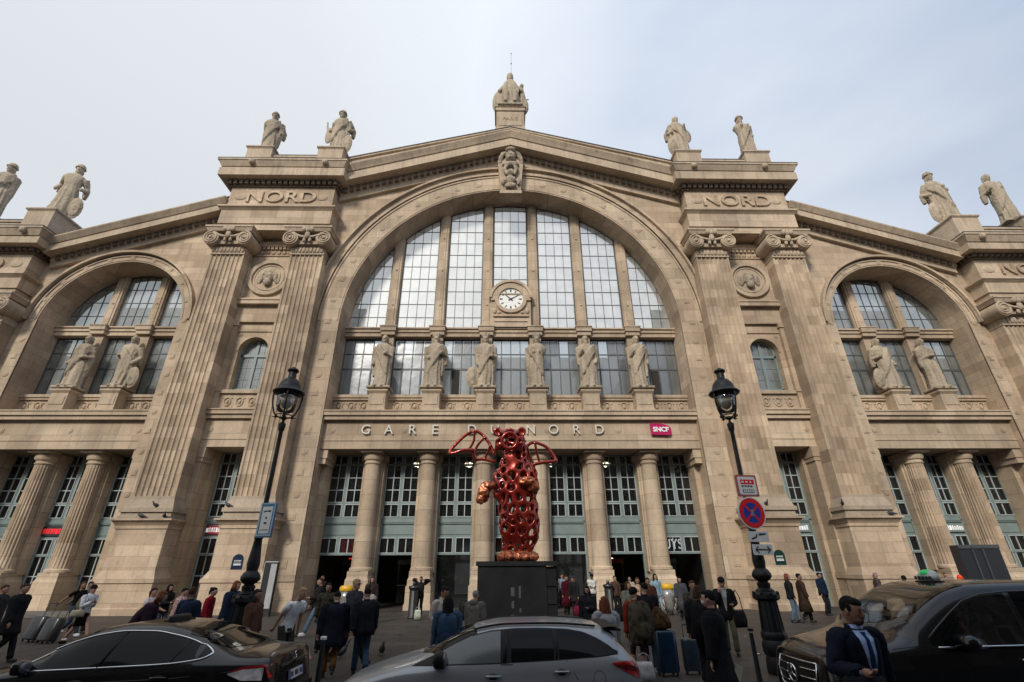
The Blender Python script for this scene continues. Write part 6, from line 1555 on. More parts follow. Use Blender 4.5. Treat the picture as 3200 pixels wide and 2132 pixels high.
person('person in black stooping over a red bag right of the pedestal', *ft(1802, 1926), -40, 1.72, BK, 'coat', hair='b', sk=1, lean=14)
p = GR(1812, 1932); handbag(V((p.x, p.y, .5)), (.14, .008, .03), 'dark red bag at the feet of the stooping person', .5, .4, 0, .2)
person('person in a brown jacket waiting by the ashtray bin right of the pedestal', *ft(1930, 1924), 20, 1.74, (.07, .045, .03), 'jacket', leg=BK, hair='b', sk=0)
person('person in a pale beige top at the edge of the sixth doorway', *ft(1978, 1918), -15, 1.7, (.33, .29, .23), 'shirt', leg=JE, lk='jeans', hair='k', hs='long', sk=0)
person('woman in a grey dress coat beside the bag bins', *ft(2140, 1936), -20, 1.7, (.05, .052, .058), 'long', hair='k', hs='bob', sk=0)
person('man in a pale blue shirt deep in the fifth doorway', *ft(1760, 1898), 10, 1.78, (.2, .26, .34), 'shirt', leg=BK, hair='b', sk=0)
# --- right group
person('person in a grey camouflage top in the rightmost doorway', *hd(2160, 1815, 1.78), 0, 1.78, (.06, .055, .05), 'jacket', kind='camo', leg=BK, hair='b', sk=1)
a = person('person with dark hair in a black leather jacket and brown scarf, back half turned', *hd(2178, 1830, 1.76), 150, 1.76, (.014, .014, .016), 'puffer', leg=(.01, .01, .012), hair='b', hs='bob', near=True, collar='scarf', wide=1.12)
backpack(a, (.012, .011, .012), 'black backpack with a red stripe on the person in the leather jacket', .16, .3, 1.16)
q = GR(2168, 2108); suitcase(q.x, q.y, -10, .36, .24, .68, (.03, .045, .07), 'slate blue ribbed suitcase at the feet of the black coated group', .25, 0, gloss=.3)
a = person('masked person in a very long black coat with a paper in the back pocket', *hd(2212, 1845, 1.78), -120, 1.78, (.012, .012, .015), 'long', leg=(.01, .01, .012), hair='k', sk=0, near=True, collar='mask', wide=1.18)
q = a['M'] @ V((.0, .23, .72)); m = MB(); m.box(-.06, .06, -.004, .004, -.1, .1); o = m.build('paper', plain('folded_paper', (.4, .36, .26), .8)); o.location = q; o.rotation_euler = (0, R(25), R(10)); tag(o, 'folded paper sticking out of the long black coat', 'paper')
a = person('man in a black cap and dark glasses with a grey t-shirt and open black jacket', *ft(2293, 2046), -18, 1.84, (.012, .012, .014), 'suit', leg=OL, hair='k', hs='cap', sk=0, collar='glasses', shirt=(.26, .27, .28), aR=(-.12, -.2, 1.42), aL=(.16, -.22, 1.12), stride=.12, near=True)
q = a['M'] @ V((.3, .0, .98)); handbag(q, (.012, .01, .011), 'slouchy black shoulder bag of the man in the black cap', .42, .4, 20, .5)
# --- near the right lamp and beyond the van
person('woman with brown hair in a black jacket and jeans right of the right lamp', *ft(2490, 1947), 60, 1.84, BK, 'jacket', leg=JL, lk='jeans', hair='a', hs='bob', sk=0, stride=.12)
person('person in a long brown coat walking right beyond the lamp', *ft(2528, 1946), 70, 1.84, (.04, .026, .018), 'long', leg=BK, hair='k', sk=1, stride=.14)
a = person('man in a navy padded jacket standing at the right tower doorway', *ft(2590, 1924), 30, 1.84, (.008, .016, .032), 'puffer', leg=BK, hair='k', sk=1)
person('grey haired man in a dark coat whose head shows over the van bonnet', *hd(2732, 1790, 1.8), 60, 1.8, (.06, .05, .055), 'coat', hair='g', sk=0)
person('dark haired person whose head shows right of the green taxi light', *hd(2822, 1799, 1.76), 180, 1.76, BK, 'coat', hair='k', sk=2)
person('dark haired person behind the van roof further right of the taxi light', *hd(2872, 1798, 1.76), 170, 1.76, BK, 'coat', hair='k', sk=2)
person('person with red and white collar seen over the van roof', *hd(2950, 1790, 1.76), -20, 1.76, (.35, .2, .2), 'jacket', kind='check', hair='b', sk=0)
person('person in a bright orange hooded top seen over the van roof', *hd(2998, 1798, 1.7), 40, 1.7, (.75, .07, .015), 'hood', hair='b', hs='hoodup', sk=1, wide=1.15)
person('person in a dark cap behind the one in orange', *hd(3020, 1790, 1.76), 60, 1.76, (.05, .02, .02), 'coat', hair='b', hs='cap', sk=1)
# --- the man in the suit before the van
a = person('man in a dark navy suit and blue tie stepping past the black van', *hd(2634, 1868, 1.81), 4, 1.83, (.009, .012, .022), 'suit', leg=(.009, .012, .02), shoe='b', hair='k', hs='short', sk=1, near=True, collar='beard', shirt=(.34, .45, .7), tie=(.012, .03, .09), aR=(-.24, -.32, 1.17), aL=(.26, .02, .86), stride=.14, wide=1.03, lean=4, nod=.4, look=20)
q = a['hR']; handbag(q+V((0, 0, -.03)), (.01, .01, .012), 'black leather briefcase held by the man in the suit', .42, .3, 0, .06, name='briefcase', d=.06)
# ================================================================ cars
def curve(tab):
    xs = [a for a, _ in tab]; ys = [b for _, b in tab]; n = len(xs); m = []
    for i in range(n):
        if i in (0, n-1): m.append(((ys[1]-ys[0])/(xs[1]-xs[0])) if i == 0 else (ys[-1]-ys[-2])/(xs[-1]-xs[-2]))
        else:
            a = (ys[i]-ys[i-1])/(xs[i]-xs[i-1]); b = (ys[i+1]-ys[i])/(xs[i+1]-xs[i]); m.append(0 if a*b <= 0 else 2*a*b/(a+b))
    def f(x):
        if x <= xs[0]: return ys[0]
        if x >= xs[-1]: return ys[-1]
        for i in range(n-1):
            if x <= xs[i+1]:
                h = xs[i+1]-xs[i]; t = (x-xs[i])/h
                return ys[i]*(1+2*t)*(1-t)**2+m[i]*h*t*(1-t)**2+ys[i+1]*t*t*(3-2*t)+m[i+1]*h*t*t*(t-1)
    return f
class Car:
    """body shell from a roof line h, shoulder line b and half width W; x runs nose to tail, y>0 is the side toward the camera"""
    def __init__(s, L, h, b, W, tumble=.22, zs=.2, name='parked_car', pos=(0, 0), lab='', cat='car', paint=None, hood=2.4):
        s.ee = (.26, .55) if L < 5 else (.2, .36)
        s.L, s.h, s.b, s.W, s.tm, s.zs = L, curve(h), curve(b), curve(W), tumble, zs
        s.r = empty(name, (pos[0], pos[1], -.13), label=lab, cat=cat); s.paint = paint
    def sec(s, x):
        h, b, W = s.h(x), min(s.b(x), s.h(x)-.02), s.W(x); p = []
        lo = s.zs
        for i in range(12):
            t = i/12; z = lo+(b-lo)*t
            q = 1-.10*(1-t)**3-.035*math.exp(-((t-.62)/.07)**2)*.25
            p.append((W*q*(1-.03*max(0, t-.8)/.2), z))
        W1 = p[-1][0]; n = 22; G = h-b
        tm = s.tm*min(1, G/.35)
        for i in range(n+1):
            a = math.pi/2*i/n; e1, e2 = s.ee if G > .3 else (.5, .75)
            cy, sz = math.cos(a)**e1, math.sin(a)**e2
            z = b+G*sz; p.append((max(0, W1*cy*(1-tm*sz*.95)), z))
        p[-1] = (0, h); return p
    def yat(s, x, z):
        p = s.sec(x)
        for (y0, z0), (y1, z1) in zip(p, p[1:]):
            if z0 <= z <= z1: return y0+(y1-y0)*(z-z0)/max(1e-6, z1-z0)
        return p[0][0] if z < p[0][1] else 0
    def zat(s, x, y):
        p = s.sec(x)[12:]
        for (y0, z0), (y1, z1) in zip(p, p[1:]):
            if y1 <= y <= y0: return z1+(z0-z1)*(y-y1)/max(1e-6, y0-y1)
        return p[-1][1] if y < .01 else p[0][1]
    def shell(s, holes=None, n=110):
        m = MB(); xs = [s.L*(.5-.5*math.cos(math.pi*i/n)) for i in range(n+1)]; k = None; vs = []
        for x in xs:
            p = s.sec(x); k = len(p); vs += [(x, -y, z) for y, z in p]+[(x, y, z) for y, z in p[:-1][::-1]]
        q = 2*k-1; fs = []
        for i in range(n):
            for j in range(q-1):
                f = (i*q+j, i*q+j+1, (i+1)*q+j+1, (i+1)*q+j); c = [sum(vs[t][a] for t in f)/4 for a in range(3)]
                if holes and holes(*c): continue
                fs.append(f)
        fs += [tuple(range(q)), tuple(range(n*q+q-1, n*q-1, -1))]
        m.add(vs, fs); return m.build('body', s.paint, s.r, True, angle=None)
    def side(s, name, xs, lo, hi, mat, off=.006, nz=8, parent=None, smooth=True, both=True):
        o = None
        for sg in ((-1, 1) if both else (1,)):
            m = MB()
            vs = []; n = len(xs)
            for x in xs:
                a, c = lo(x), hi(x)
                for j in range(nz+1): z = a+(c-a)*j/nz; vs.append((x, -sg*(s.yat(x, z)+off), z))
            m.add(vs, [(i*(nz+1)+j, (i+1)*(nz+1)+j, (i+1)*(nz+1)+j+1, i*(nz+1)+j+1) for i in range(n-1) for j in range(nz)])
            o = m.build(name, mat, parent or s.r, smooth)
        return o
    def topp(s, name, ys, x0, x1, mat, off=.006, nx=16, parent=None):
        m = MB(); n = len(ys); vs = []
        for y in ys:
            a, c = x0(y), x1(y)
            for j in range(nx+1): x = a+(c-a)*j/nx; vs.append((x, y, s.zat(x, abs(y))+off))
        m.add(vs, [(i*(nx+1)+j, (i+1)*(nx+1)+j, (i+1)*(nx+1)+j+1, i*(nx+1)+j+1) for i in range(n-1) for j in range(nx)])
        return m.build(name, mat, parent or s.r, True)
    def line(s, name, pts, rad, mat, off=.004, both=False, parent=None, flatt=None):
        for sg in ((-1, 1) if both else (1,)): m = MB(); m.tube([(x, -sg*(s.yat(x, z)+off), z) for x, z in pts], rad, 6, ry=flatt); o = m.build(name, mat, parent or s.r, True)
        return o
    def wheel(s, x, sg, rr=.33):
        y = -sg*(s.W(x)*.9-.02); m = MB(); n = 32
        prof = [(rr*.62, -.1), (rr*.95, -.11), (rr, -.07), (rr, .07), (rr*.95, .11), (rr*.62, .1)]
        m.lathe(prof, n=n); m.xf(Matrix.Translation((x, y, rr)) @ Matrix.Rotation(R(90), 4, 'X')); w = m.build('tyre', TYRE, None, angle=40)
        e = empty('wheel'); e.parent = s.r; w.parent = e
        m = MB(); m.lathe([(rr*.6, -.09), (rr*.62, -.1), (rr*.62, .1), (rr*.6, .09)], n=n)
        for k in range(10):
            a = k*math.pi/5; m.tube([(0, 0, sg*.06), (rr*.6*math.cos(a), rr*.6*math.sin(a), sg*.09)], [.035, .022], 6)
        m.lathe([(.06, sg*.03), (.07, sg*.08), (.03, sg*.1)], n=12); m.lathe([(rr*.6, -sg*.02), (.02, -sg*.02)], n=n); m.xf(Matrix.Translation((x, y, rr)) @ Matrix.Rotation(R(90), 4, 'X')); m.build('rim', ALLOY, e, angle=40)
        m = MB(); m.ring(x, rr+.02, rr*.9, rr+.07, y-sg*.03, y+.02*sg, R(-15), R(195), 30); m.build('wheel_arch', TRIM, s.r)
def outline(s, name, loop, rad, mat, off=.01): return s.line(name, loop+[loop[0]], rad, mat, off)
TYRE = plain('tyre_rubber', (.012, .012, .012), .8); ALLOY = plain('alloy_rim', (.3, .3, .31), .35, .8); TRIM = plain('black_trim', (.008, .008, .009), .55, spec=.25)
CHROME = plain('chrome', (.75, .76, .78), .12, 1, var=.02)
def paint(name, c, metal=.0, rough=.3):
    m = plain(name, c, rough, metal, var=.04, scale=3, coat=.45, spec=.3); m.node_tree.nodes['Principled BSDF'].inputs['Coat Roughness'].default_value = .03; return m
CARGL = plain('car_glass_dark', (.003, .0035, .004), .05, var=.02, spec=.18)
CARGR = plain('car_glass_grey_reflection', (.07, .08, .082), .18, coat=0, var=.05); CARGR.node_tree.nodes['Principled BSDF'].inputs['Specular IOR Level'].default_value = .8  # grey base colour stands in for sky and buildings reflected in the glass
LRED = plain('tail_lens_red', (.35, .006, .008), .15, coat=1); LWH = plain('lamp_lens_clear', (.65, .6, .58), .12, coat=1, var=.35, scale=12); LDK = plain('lamp_housing', (.02, .02, .022), .15, coat=1)
fr = lambda a, b, n: [a+(b-a)*i/n for i in range(n+1)]
def lin(pts):
    def f(x):
        if x <= pts[0][0]: return pts[0][1]
        for (a, b), (c, d) in zip(pts, pts[1:]):
            if x <= c: return b+(d-b)*(x-a)/(c-a)
        return pts[-1][1]
    return f
def mirror(car, x, z, sc, mat, y=None):
    for sg in (1, -1):
        yy = -sg*(car.yat(x, z)+.12); m = MB()
        m.loft([(x, yy, z+q_*sc, a_*sc, b_*sc) for q_, a_, b_ in ((-.075, .03, .07), (-.065, .055, .1), (-.02, .075, .115), (.03, .07, .115), (.06, .05, .1), (.072, .02, .07))], 28, lambda a, t, z_: (abs(math.cos(a))**3.2+abs(math.sin(a))**3.2)**(-1/3.2)); m.tube([(x+.03, yy+sg*.06, z-.05), (x+.06, -sg*(car.yat(x, z-.09)-.01), z-.1)], [.03, .035], 8)
        o = m.build('wing_mirror', mat, car.r, True)
        m = MB(); m.ell((x+.06*sc, yy, z), (.03*sc, .1*sc, .065*sc), 14, 10); m.build('mirror_glass', CARGR, o, True)
def handle(car, x, z, mat, ln=.11):
    for sg in (1, -1):
        y = car.yat(x, z); m = MB(); m.tube([(x-ln, -sg*(y+.005), z), (x-ln*.8, -sg*(y+.035), z+.004), (x, -sg*(y+.042), z+.006), (x+ln*.8, -sg*(y+.035), z+.004), (x+ln, -sg*(y+.005), z)], .014, 8); o = m.build('door_handle', mat, car.r, True)
    m = MB(); m.ell((x, -(y+.002), z-.004), (.075, .012, .035), 16, 8); m.build('handle_recess', TRIM, car.r, True)
def plate(car, x, y0, z, ang, txt, w=.52, h=.11, rz=90):
    m = MB(); m.box(-w/2, w/2, -.006, .006, -h/2, h/2); o = m.build('number_plate', plain('plate_white', (.5, .5, .52), .4), car.r); o.location = (x, y0, z); o.rotation_euler = (R(ang), 0, R(rz))
    m = MB()
    for k, ww in enumerate((.05, .05, 0, .04, .04, .04, 0, .05, .05)):
        if ww: xx = -w/2+.055+k*.046; m.box(xx, xx+.012, -.009, -.0065, -.03, .03); m.box(xx+.02, xx+.032, -.009, -.0065, -.03, .03); m.box(xx, xx+.032, -.0085, -.0065, .018 if k % 2 else -.03, .03 if k % 2 else -.018)
    m.build('plate_characters', INK, o)
    m = MB()
    for q in (-1, 1): m.box(q*w/2-q*.04, q*w/2, -.0075, -.0065, -h/2, h/2)
    m.build('blue_band', BLUE, o)

# ---- black saloon, left
PB = paint('black_car_paint', (.004, .0045, .006), 0, .25)
c = Car(4.88, [(0, .5), (.04, .66), (.25, .8), (.8, .9), (1.3, .97), (1.45, 1.0), (1.95, 1.26), (2.3, 1.38), (2.75, 1.435), (3.2, 1.425), (3.65, 1.34), (4.1, 1.2), (4.4, 1.115), (4.72, 1.1), (4.82, 1.06), (4.88, .72)],
        [(0, .45), (.3, .68), (1.2, .86), (2.4, .93), (3.4, .97), (4.3, .99), (4.75, .98), (4.88, .62)], [(0, .5), (.08, .68), (.4, .84), (1.0, .905), (2.4, .915), (4.0, .91), (4.5, .86), (4.75, .79), (4.88, .68)],
        .3, .18, 'parked_car', (-8.58, -21.45), 'black saloon car with chrome window trim, leftmost of the three parked vehicles', 'car', PB)
sed = c; c.r.scale = (1.02, 1.0, 1.08); c.shell()
lo = lambda x: lin([(1.5, .945), (2.6, .985), (3.5, 1.02), (3.82, 1.045), (4.02, 1.1)])(x)
hi = lambda x: min(lin([(1.5, .985), (1.8, 1.14), (2.1, 1.25), (2.4, 1.32), (2.75, 1.355), (3.1, 1.35), (3.4, 1.31), (3.7, 1.245), (3.92, 1.17), (4.02, 1.1)])(x), 2)
lo_, hi_ = curve([(1.5, .945), (2.6, .985), (3.5, 1.02), (3.82, 1.05), (3.95, 1.075), (4.02, 1.12)]), curve([(1.5, .985), (1.8, 1.14), (2.1, 1.25), (2.4, 1.32), (2.75, 1.355), (3.1, 1.35), (3.4, 1.31), (3.7, 1.245), (3.9, 1.18), (3.99, 1.14), (4.02, 1.12)])
lo, hi = lo_, hi_
outl = [(x, lo(x)) for x in fr(1.52, 4.02, 60)]+[(x, hi(x)) for x in fr(4.015, 1.52, 60)]
c.side('side_window', fr(1.52, 4.02, 44), lo, hi, CARGL, .005)
outline(c, 'window_chrome', outl, .011, CHROME, .008)
for x0, x1 in ((2.62, 2.74), (3.52, 3.66)): c.line('window_pillar', [(x0, lo(x0)), ((x0+x1)/2, (lo(x0)+hi(x1))/2), (x1, hi(x1)-.01)], .016 if x0 < 3 else .008, TRIM, .006, True)
c.topp('rear_window', fr(-.6, .6, 22), lambda y: 3.42+.15*(y/.6)**2, lambda y: 4.28-.12*(y/.6)**2, CARGL)
c.topp('windscreen', fr(-.66, .66, 22), lambda y: 1.42+.25*(y/.66)**2, lambda y: 2.2+.1*(y/.66)**2, CARGL)
c.side('tail_light', fr(4.32, 4.74, 12), lin([(4.32, .905), (4.5, .84), (4.74, .83)]), lin([(4.32, .915), (4.5, .955), (4.74, .965)]), LWH, .008, 4)
c.side('tail_light', fr(4.34, 4.8, 12), lin([(4.34, .925), (4.5, .955), (4.8, .965)]), lin([(4.34, .935), (4.5, .985), (4.8, .99)]), LRED, .010, 3)
for y0, y1 in ((.5, .8), (-.8, -.5)):
    m = MB(); m.grid(lambda u, v: (4.775+.07*v+(-.06)*abs(abs(y0+(y1-y0)*u)-.45), y0+(y1-y0)*u, .98-.13*v), 8, 4); m.build('tail_light', LRED, c.r, True)
m = MB(); m.box(4.83, 4.87, -.5, .5, .93, .955); m.build('boot_strip', CHROME, c.r)
m = MB(); m.box(4.84, 4.89, -.85*.9, .85*.9, .3, .62); m.build('rear_bumper', TRIM, c.r)
plate(c, 4.895, -.0, .8, -12, '', rz=90)
m = MB(); m.ring(0, 0, .035, .05, -.006, 0, 0, 2*math.pi, 20); m.ring(0, .01, .015, .022, -.006, 0, 0, 2*math.pi, 14); o = m.build('badge', CHROME, c.r); o.location = (4.85, -.0, 1.0); o.rotation_euler = (0, 0, R(90))
c.line('body_crease', [(1.2, .8), (2.4, .83), (3.6, .87), (4.35, .93)], .008, PB, .002, True)
for pts in ([(1.42, .35), (1.38, .7), (1.5, .94)], [(2.62, .3), (2.6, .7), (2.62, .97)], [(3.75, .45), (3.68, .8), (3.6, 1.0)]): c.line('door_seam', pts, .004, TRIM, -.001, True)
handle(c, 2.42, .84, PB); handle(c, 3.46, .88, PB); mirror(c, 1.66, 1.0, 1.0, PB)
for x in (.95, 3.83):
    for sg in (1, -1): c.wheel(x, sg)
m = MB(); m.box(2.95, 3.12, -.26, .26, 1.41, 1.44); m.loft([(3.03, 0, 1.44, .09, .26), (3.03, 0, 1.48, .08, .25), (3.03, 0, 1.5, .05, .2)], 20); m.build('roof_sign', TRIM, c.r)
# ---- silver grey estate, centre
PG = paint('grey_car_paint', (.30, .312, .33), .35, .32)
c = Car(4.62, [(0, .5), (.04, .66), (.2, .78), (.7, .93), (1.1, 1.02), (1.3, 1.07), (1.75, 1.28), (2.1, 1.39), (2.6, 1.455), (3.2, 1.46), (3.8, 1.43), (4.1, 1.39), (4.25, 1.3), (4.45, 1.08), (4.56, .98), (4.62, .7)],
        [(0, .45), (.3, .7), (1.2, .9), (2.4, .94), (3.6, .99), (4.3, 1.01), (4.5, .95), (4.62, .62)], [(0, .45), (.08, .62), (.4, .80), (1.0, .875), (2.4, .885), (3.9, .88), (4.3, .83), (4.5, .76), (4.62, .64)],
        .26, .18, 'parked_car', (-2.93, -21.35), 'silver grey estate car with black mirrors parked before the sculpture', 'car', PG)
est = c; c.r.scale = (.95, 1, 1.04); c.shell()
lo = lin([(1.42, 1.0), (2.4, 1.02), (3.3, 1.055), (4.0, 1.09), (4.2, 1.11)])
hi = lin([(1.42, 1.02), (1.6, 1.125), (1.8, 1.21), (2.05, 1.3), (2.35, 1.355), (2.7, 1.38), (3.1, 1.383), (3.5, 1.37), (3.75, 1.335), (3.95, 1.265), (4.12, 1.18), (4.2, 1.12)])
c.side('window_surround', fr(1.38, 4.23, 44), lambda x: lo(x)-.012, lambda x: hi(x)+.014, TRIM, .004)
for a, b, mt in ((1.6, 2.5, CARGR), (2.66, 3.28, CARGL), (3.36, 4.16, CARGL)):
    w = c.side('side_window', fr(a, b, 20), lo, hi, mt, .008)
c.line('window_pillar', [(2.56, lo(2.56)), (2.6, hi(2.6)-.01)], .03, TRIM, .003, True); c.line('window_pillar', [(3.32, lo(3.32)), (3.325, 1.2), (3.33, hi(3.32))], .014, TRIM, .004, True); pass
m = MB(); yy = c.yat(1.5, 1.0)
c.side('mirror_sail', fr(1.22, 1.62, 8), lin([(1.22, .985), (1.62, 1.0)]), lin([(1.22, .99), (1.62, 1.13)]), TRIM, .009, 3)
c.topp('windscreen', fr(-.68, .68, 22), lambda y: 1.26+.28*(y/.68)**2, lambda y: 2.05+.12*(y/.68)**2, CARGL)
c.topp('rear_window', fr(-.58, .58, 18), lambda y: 4.2, lambda y: 4.48-.06*(y/.58)**2, CARGL)
m = MB(); m.grid(lambda u, v: (4.06+.26*v, -.62+1.24*u, c.zat(4.06, 0)-.005+.012*math.sin(v*3)), 10, 4); m.box(4.1, 4.34, -.6, .6, 1.352, 1.375); m.build('roof_spoiler', TRIM, c.r)
for sg in (1, -1):
    m = MB(); m.tube([(x, -sg*.56, c.zat(x, .56)+.025) for x in fr(2.1, 3.95, 18)], .014, 6); m.build('roof_rail', TRIM, c.r, True)
c.side('tail_light', fr(4.12, 4.52, 12), lin([(4.12, 1.0), (4.3, .92), (4.52, .82)]), lin([(4.12, 1.015), (4.3, 1.03), (4.52, 1.02)]), LRED, .012, 5)
c.side('tail_light', fr(4.16, 4.5, 12), lin([(4.16, .985), (4.3, .935), (4.5, .9)]), lin([(4.16, .99), (4.3, .985), (4.5, .965)]), plain('lens_dark_red', (.09, .004, .006), .12, coat=1), .015, 3)
c.side('head_light', fr(.1, .62, 12), lin([(.1, .6), (.4, .68), (.62, .77)]), lin([(.1, .68), (.4, .79), (.62, .8)]), LDK, .008, 5); c.side('head_light', fr(.16, .38, 8), lin([(.16, .64), (.38, .7)]), lin([(.16, .68), (.38, .755)]), LWH, .013, 3)
for pts in ([(1.5, .3), (1.42, .7), (1.5, .98)], [(2.6, .3), (2.58, .7), (2.57, 1.0)], [(3.62, .45), (3.6, .85), (3.47, 1.04)]): c.line('door_seam', pts, .0045, TRIM, -.0005, True)
m = MB(); m.tube([(3.92+.085*math.cos(t), -(c.yat(3.92+.085*math.cos(t), .84+.09*math.sin(t))+.0), .84+.09*math.sin(t)) for t in [i*math.pi/12 for i in range(25)]], .0035, 5, False); m.build('fuel_flap_seam', TRIM, c.r)
m = MB(); yb = c.yat(2.58, 1.02); m.box(2.5, 2.68, -yb-.016, -yb-.004, 1.0, 1.012); m.build('sill_trim', CHROME, c.r)
handle(c, 2.4, .875, PG); handle(c, 3.38, .92, PG); mirror(c, 1.62, 1.07, 1.25, TRIM)
for x in (.9, 3.6):
    for sg in (1, -1): c.wheel(x, sg)
m = MB()
for k in range(5): m.box(-.02+.03*abs(k-2), .05+.03*abs(k-2), -.42, .42, .42+.06*k, .45+.06*k)
m.build('grille', TRIM, c.r)
# ---- black people carrier taxi, right
PV = paint('black_van_paint', (.003, .0035, .0045), 0, .22)
c = Car(5.14, [(0, .62), (.03, .85), (.12, 1.02), (.3, 1.1), (.8, 1.2), (1.05, 1.27), (1.25, 1.38), (1.7, 1.66), (2.05, 1.82), (2.4, 1.89), (3.2, 1.91), (4.3, 1.9), (4.85, 1.85), (5.02, 1.6), (5.14, 1.0)],
        [(0, .55), (.3, .92), (1.0, 1.08), (2.5, 1.13), (4.6, 1.16), (5.0, 1.1), (5.14, .8)], [(0, .6), (.08, .74), (.3, .87), (.8, .945), (2.0, .965), (4.5, .96), (5.0, .9), (5.14, .82)],
        .14, .2, 'taxi_van', (3.98, -21.3), 'black people carrier taxi with a round grille emblem and green roof light, at the right', 'van', PV)
van = c; c.r.scale = (1.05, 1.05, 1.06)
lo = lin([(1.35, 1.15), (2.3, 1.165), (3.3, 1.18), (4.9, 1.2)])
hi = lin([(1.35, 1.19), (1.6, 1.36), (1.85, 1.52), (2.1, 1.66), (2.4, 1.74), (2.8, 1.77), (3.5, 1.78), (4.5, 1.77), (4.8, 1.68), (4.92, 1.5)])
def hole(x, y, z):
    if abs(y) > .5 and 1.95 < x < 2.72 and lo(x)+.03 < z < hi(x)-.03: return True
    if abs(y) < .62 and 1.4 < x < 2.12 and z > 1.35: return True
    return False
c.shell(hole)
VG = glassm('van_front_glass', (.9, .92, .92), 1, .0, (.02, (.1, .1, .1)), wob=.01)
c.side('side_window', fr(1.42, 1.9, 10), lambda x: lo(x)+.01, lambda x: hi(x)-.015, CARGL, .005)
c.side('side_window', fr(1.93, 2.74, 16), lo, hi, VG, .006)
c.side('side_window', fr(2.82, 3.9, 20), lo, hi, CARGL, .005); c.side('side_window', fr(3.94, 4.88, 20), lo, hi, CARGL, .005)
c.line('window_seam', [(3.92, lo(3.9)), (3.92, hi(3.9))], .006, TRIM, .004, True)
c.topp('windscreen', fr(-.7, .7, 24), lambda y: 1.2+.3*(y/.7)**2, lambda y: 2.2+.12*(y/.7)**2, glassm('van_windscreen_glass', (.38, .4, .4), 1, .0, (.02, (.05, .05, .05)), wob=.01), .006)
outl = [(x, hi(x)+.012) for x in fr(1.42, 4.9, 36)]
c.line('window_edge', outl, .008, plain('van_seal', (.06, .062, .065), .3), .006, True)
c.line('chrome_strip', [(x, lo(x)-.012) for x in fr(1.98, 4.95, 20)], .013, CHROME, .008, True); c.line('chrome_strip', [(x, lo(x)-.012) for x in fr(1.48, 1.9, 6)], .013, CHROME, .008, True)
for pts in ([(1.45, .3), (1.38, .8), (1.42, 1.15)], [(2.78, .25), (2.78, 1.16)], [(3.95, .4), (3.95, 1.16)], [(.42, .95), (.9, 1.12), (1.3, 1.16)]): c.line('door_seam', pts, .0045, TRIM, -.0005, True)
handle(c, 2.6, 1.0, CHROME, .09); handle(c, 3.0, 1.0, CHROME, .09); mirror(c, 1.78, 1.2, 1.35, PV)
for x in (.95, 4.12):
    for sg in (1, -1): c.wheel(x, sg, .35)
# grille, emblem and lamps wrapped on the nose
def nose(y, z, o=.0): 
    t = min(1, abs(y)/.78); return (-.03+.16*t**2.4+.10*max(0, z-.75)/.3-o, y, z)
m = MB(); m.grid(lambda u, v: nose(-.5+1*u, .5+.42*v, .004), 20, 8); m.build('grille', TRIM, c.r, True)
m = MB()
for z in (.62, .72, .82):
    for sg in (-1, 1): m.tube([nose(sg*y, z, .018) for y in fr(.14, .47-.03*(z < .7), 8)], .009, 6)
m.tube([nose(y, .9-.0*abs(y), .016) for y in fr(-.47, .47, 16)], .011, 6)
m.tube([nose(-.47, .9, .016), nose(-.49, .75, .016), nose(-.42, .56, .016), nose(0, .5, .02), nose(.42, .56, .016), nose(.49, .75, .016), nose(.47, .9, .016)], .010, 6); m.build('grille_bars', CHROME, c.r, True)
m = MB(); cx_, _, cz_ = nose(0, .73, .03)
m.tube([(cx_, .105*math.cos(t), cz_+.105*math.sin(t)) for t in [i*math.pi/16 for i in range(33)]], .012, 8, False)
for a in (90, 210, 330): m.tube([(cx_-.004, 0, cz_), (cx_, .1*math.cos(R(a)), cz_+.1*math.sin(R(a)))], [.022, .005], 6)
m.build('emblem', CHROME, c.r, True)
for sg in (-1, 1):
    m = MB(); m.grid(lambda u, v: (lambda y, z: (nose(y, z)[0]-.0+.0, sg*y, z))(.53+.26*u, .78+.16*v*(1-.15*u)), 10, 5); o = m.build('head_light', LDK, c.r, True)
    m = MB(); m.grid(lambda u, v: (lambda y, z: (nose(y, z)[0]-.012, sg*y, z))(.56+.2*u, .86+.06*v), 10, 3); m.ell((nose(.62, .82)[0]-.0, sg*.62, .815), (.02, .035, .035)); m.build('lamp_lens', LWH, o, True)
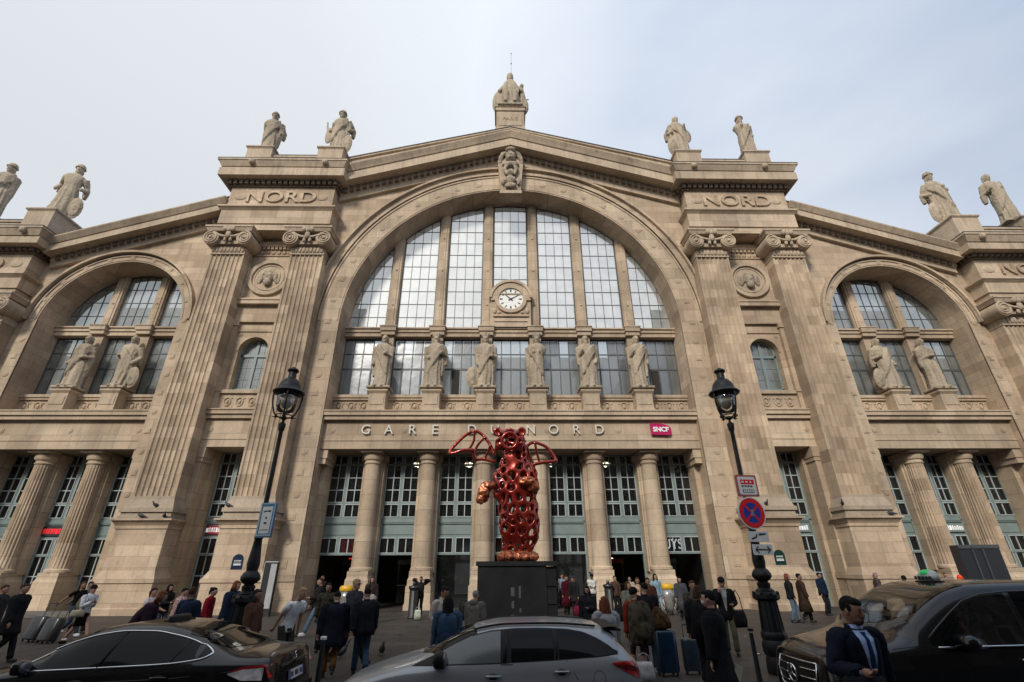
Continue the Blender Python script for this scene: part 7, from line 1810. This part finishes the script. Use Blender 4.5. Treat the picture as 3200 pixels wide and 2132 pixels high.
c.side('head_light', fr(.14, .42, 8), lin([(.14, .82), (.42, .9)]), lin([(.14, .95), (.42, .97)]), LWH, .01, 4)
m = MB(); m.box(-.03, .06, -.72, .72, .3, .45); m.box(-.035, 0, -.3, .3, .33, .43); m.build('front_bumper', TRIM, c.r)
m = MB(); m.loft([(2.42, 0, 1.86, .1, .26), (2.42, 0, 1.9, .1, .27)], 20); m.build('sign_base', TRIM, c.r)
m = MB(); m.loft([(2.42, 0, 1.905, .08, .2), (2.42, 0, 1.97, .08, .2), (2.43, 0, 2.03, .055, .15), (2.44, 0, 2.05, .02, .1)], 24); o = m.build('roof_sign', plain('taxi_sign_white', (.5, .52, .5), .3, coat=.3), c.r, True)
m = MB(); m.loft([(2.41, 0, 1.99, .082, .10), (2.42, 0, 2.035, .06, .09), (2.43, 0, 2.058, .03, .05)], 24); m.build('green_light', plain('green_light', (.02, .4, .1), .3, emit=.35), o, True)
m = MB()
for k in range(5): m.box(2.325, 2.336, -.16+.07*k, -.12+.07*k, 1.915, 1.965)
m.build('sign_lettering', INK, o)
m = MB(); m.box(1.9, 4.6, -.84, .84, .35, .4); m.box(3.0, 3.06, -.8, .8, .4, 1.7); m.box(1.3, 1.7, -.75, .75, .6, 1.1)
for y in (-.42, .42): m.box(2.45, 2.6, y-.25, y+.25, .75, 1.5); m.box(2.1, 2.6, y-.25, y+.25, .6, .78)
m.build('interior', plain('van_interior', (.012, .012, .013), .8), c.r)
m = MB(); m.tube([(1.9+.06*math.sin(t), -.42+.18*math.cos(t), 1.12+.17*math.sin(t)) for t in [i*math.pi/10 for i in range(21)]], .014, 6, False); m.build('steering_wheel', TRIM, c.r, True)
d = person('driver in a pale blue shirt with a seat belt, inside the black van', 3.98+2.46, -21.3-.43, -75, 1.76, (.5, .56, .78), 'shirt', leg=BK, hair='k', sk=1, near=True, aL=(.12, -.38, 1.2), aR=(-.14, -.38, 1.2), sit=True, z0=-.36)
m = MB(); m.tube([(-.16, .0, 1.46), (-.03, -.14, 1.28), (.13, -.14, 1.05)], .028, 6, ry=.3); o = m.build('seat_belt', BLACK, d['r'], True)
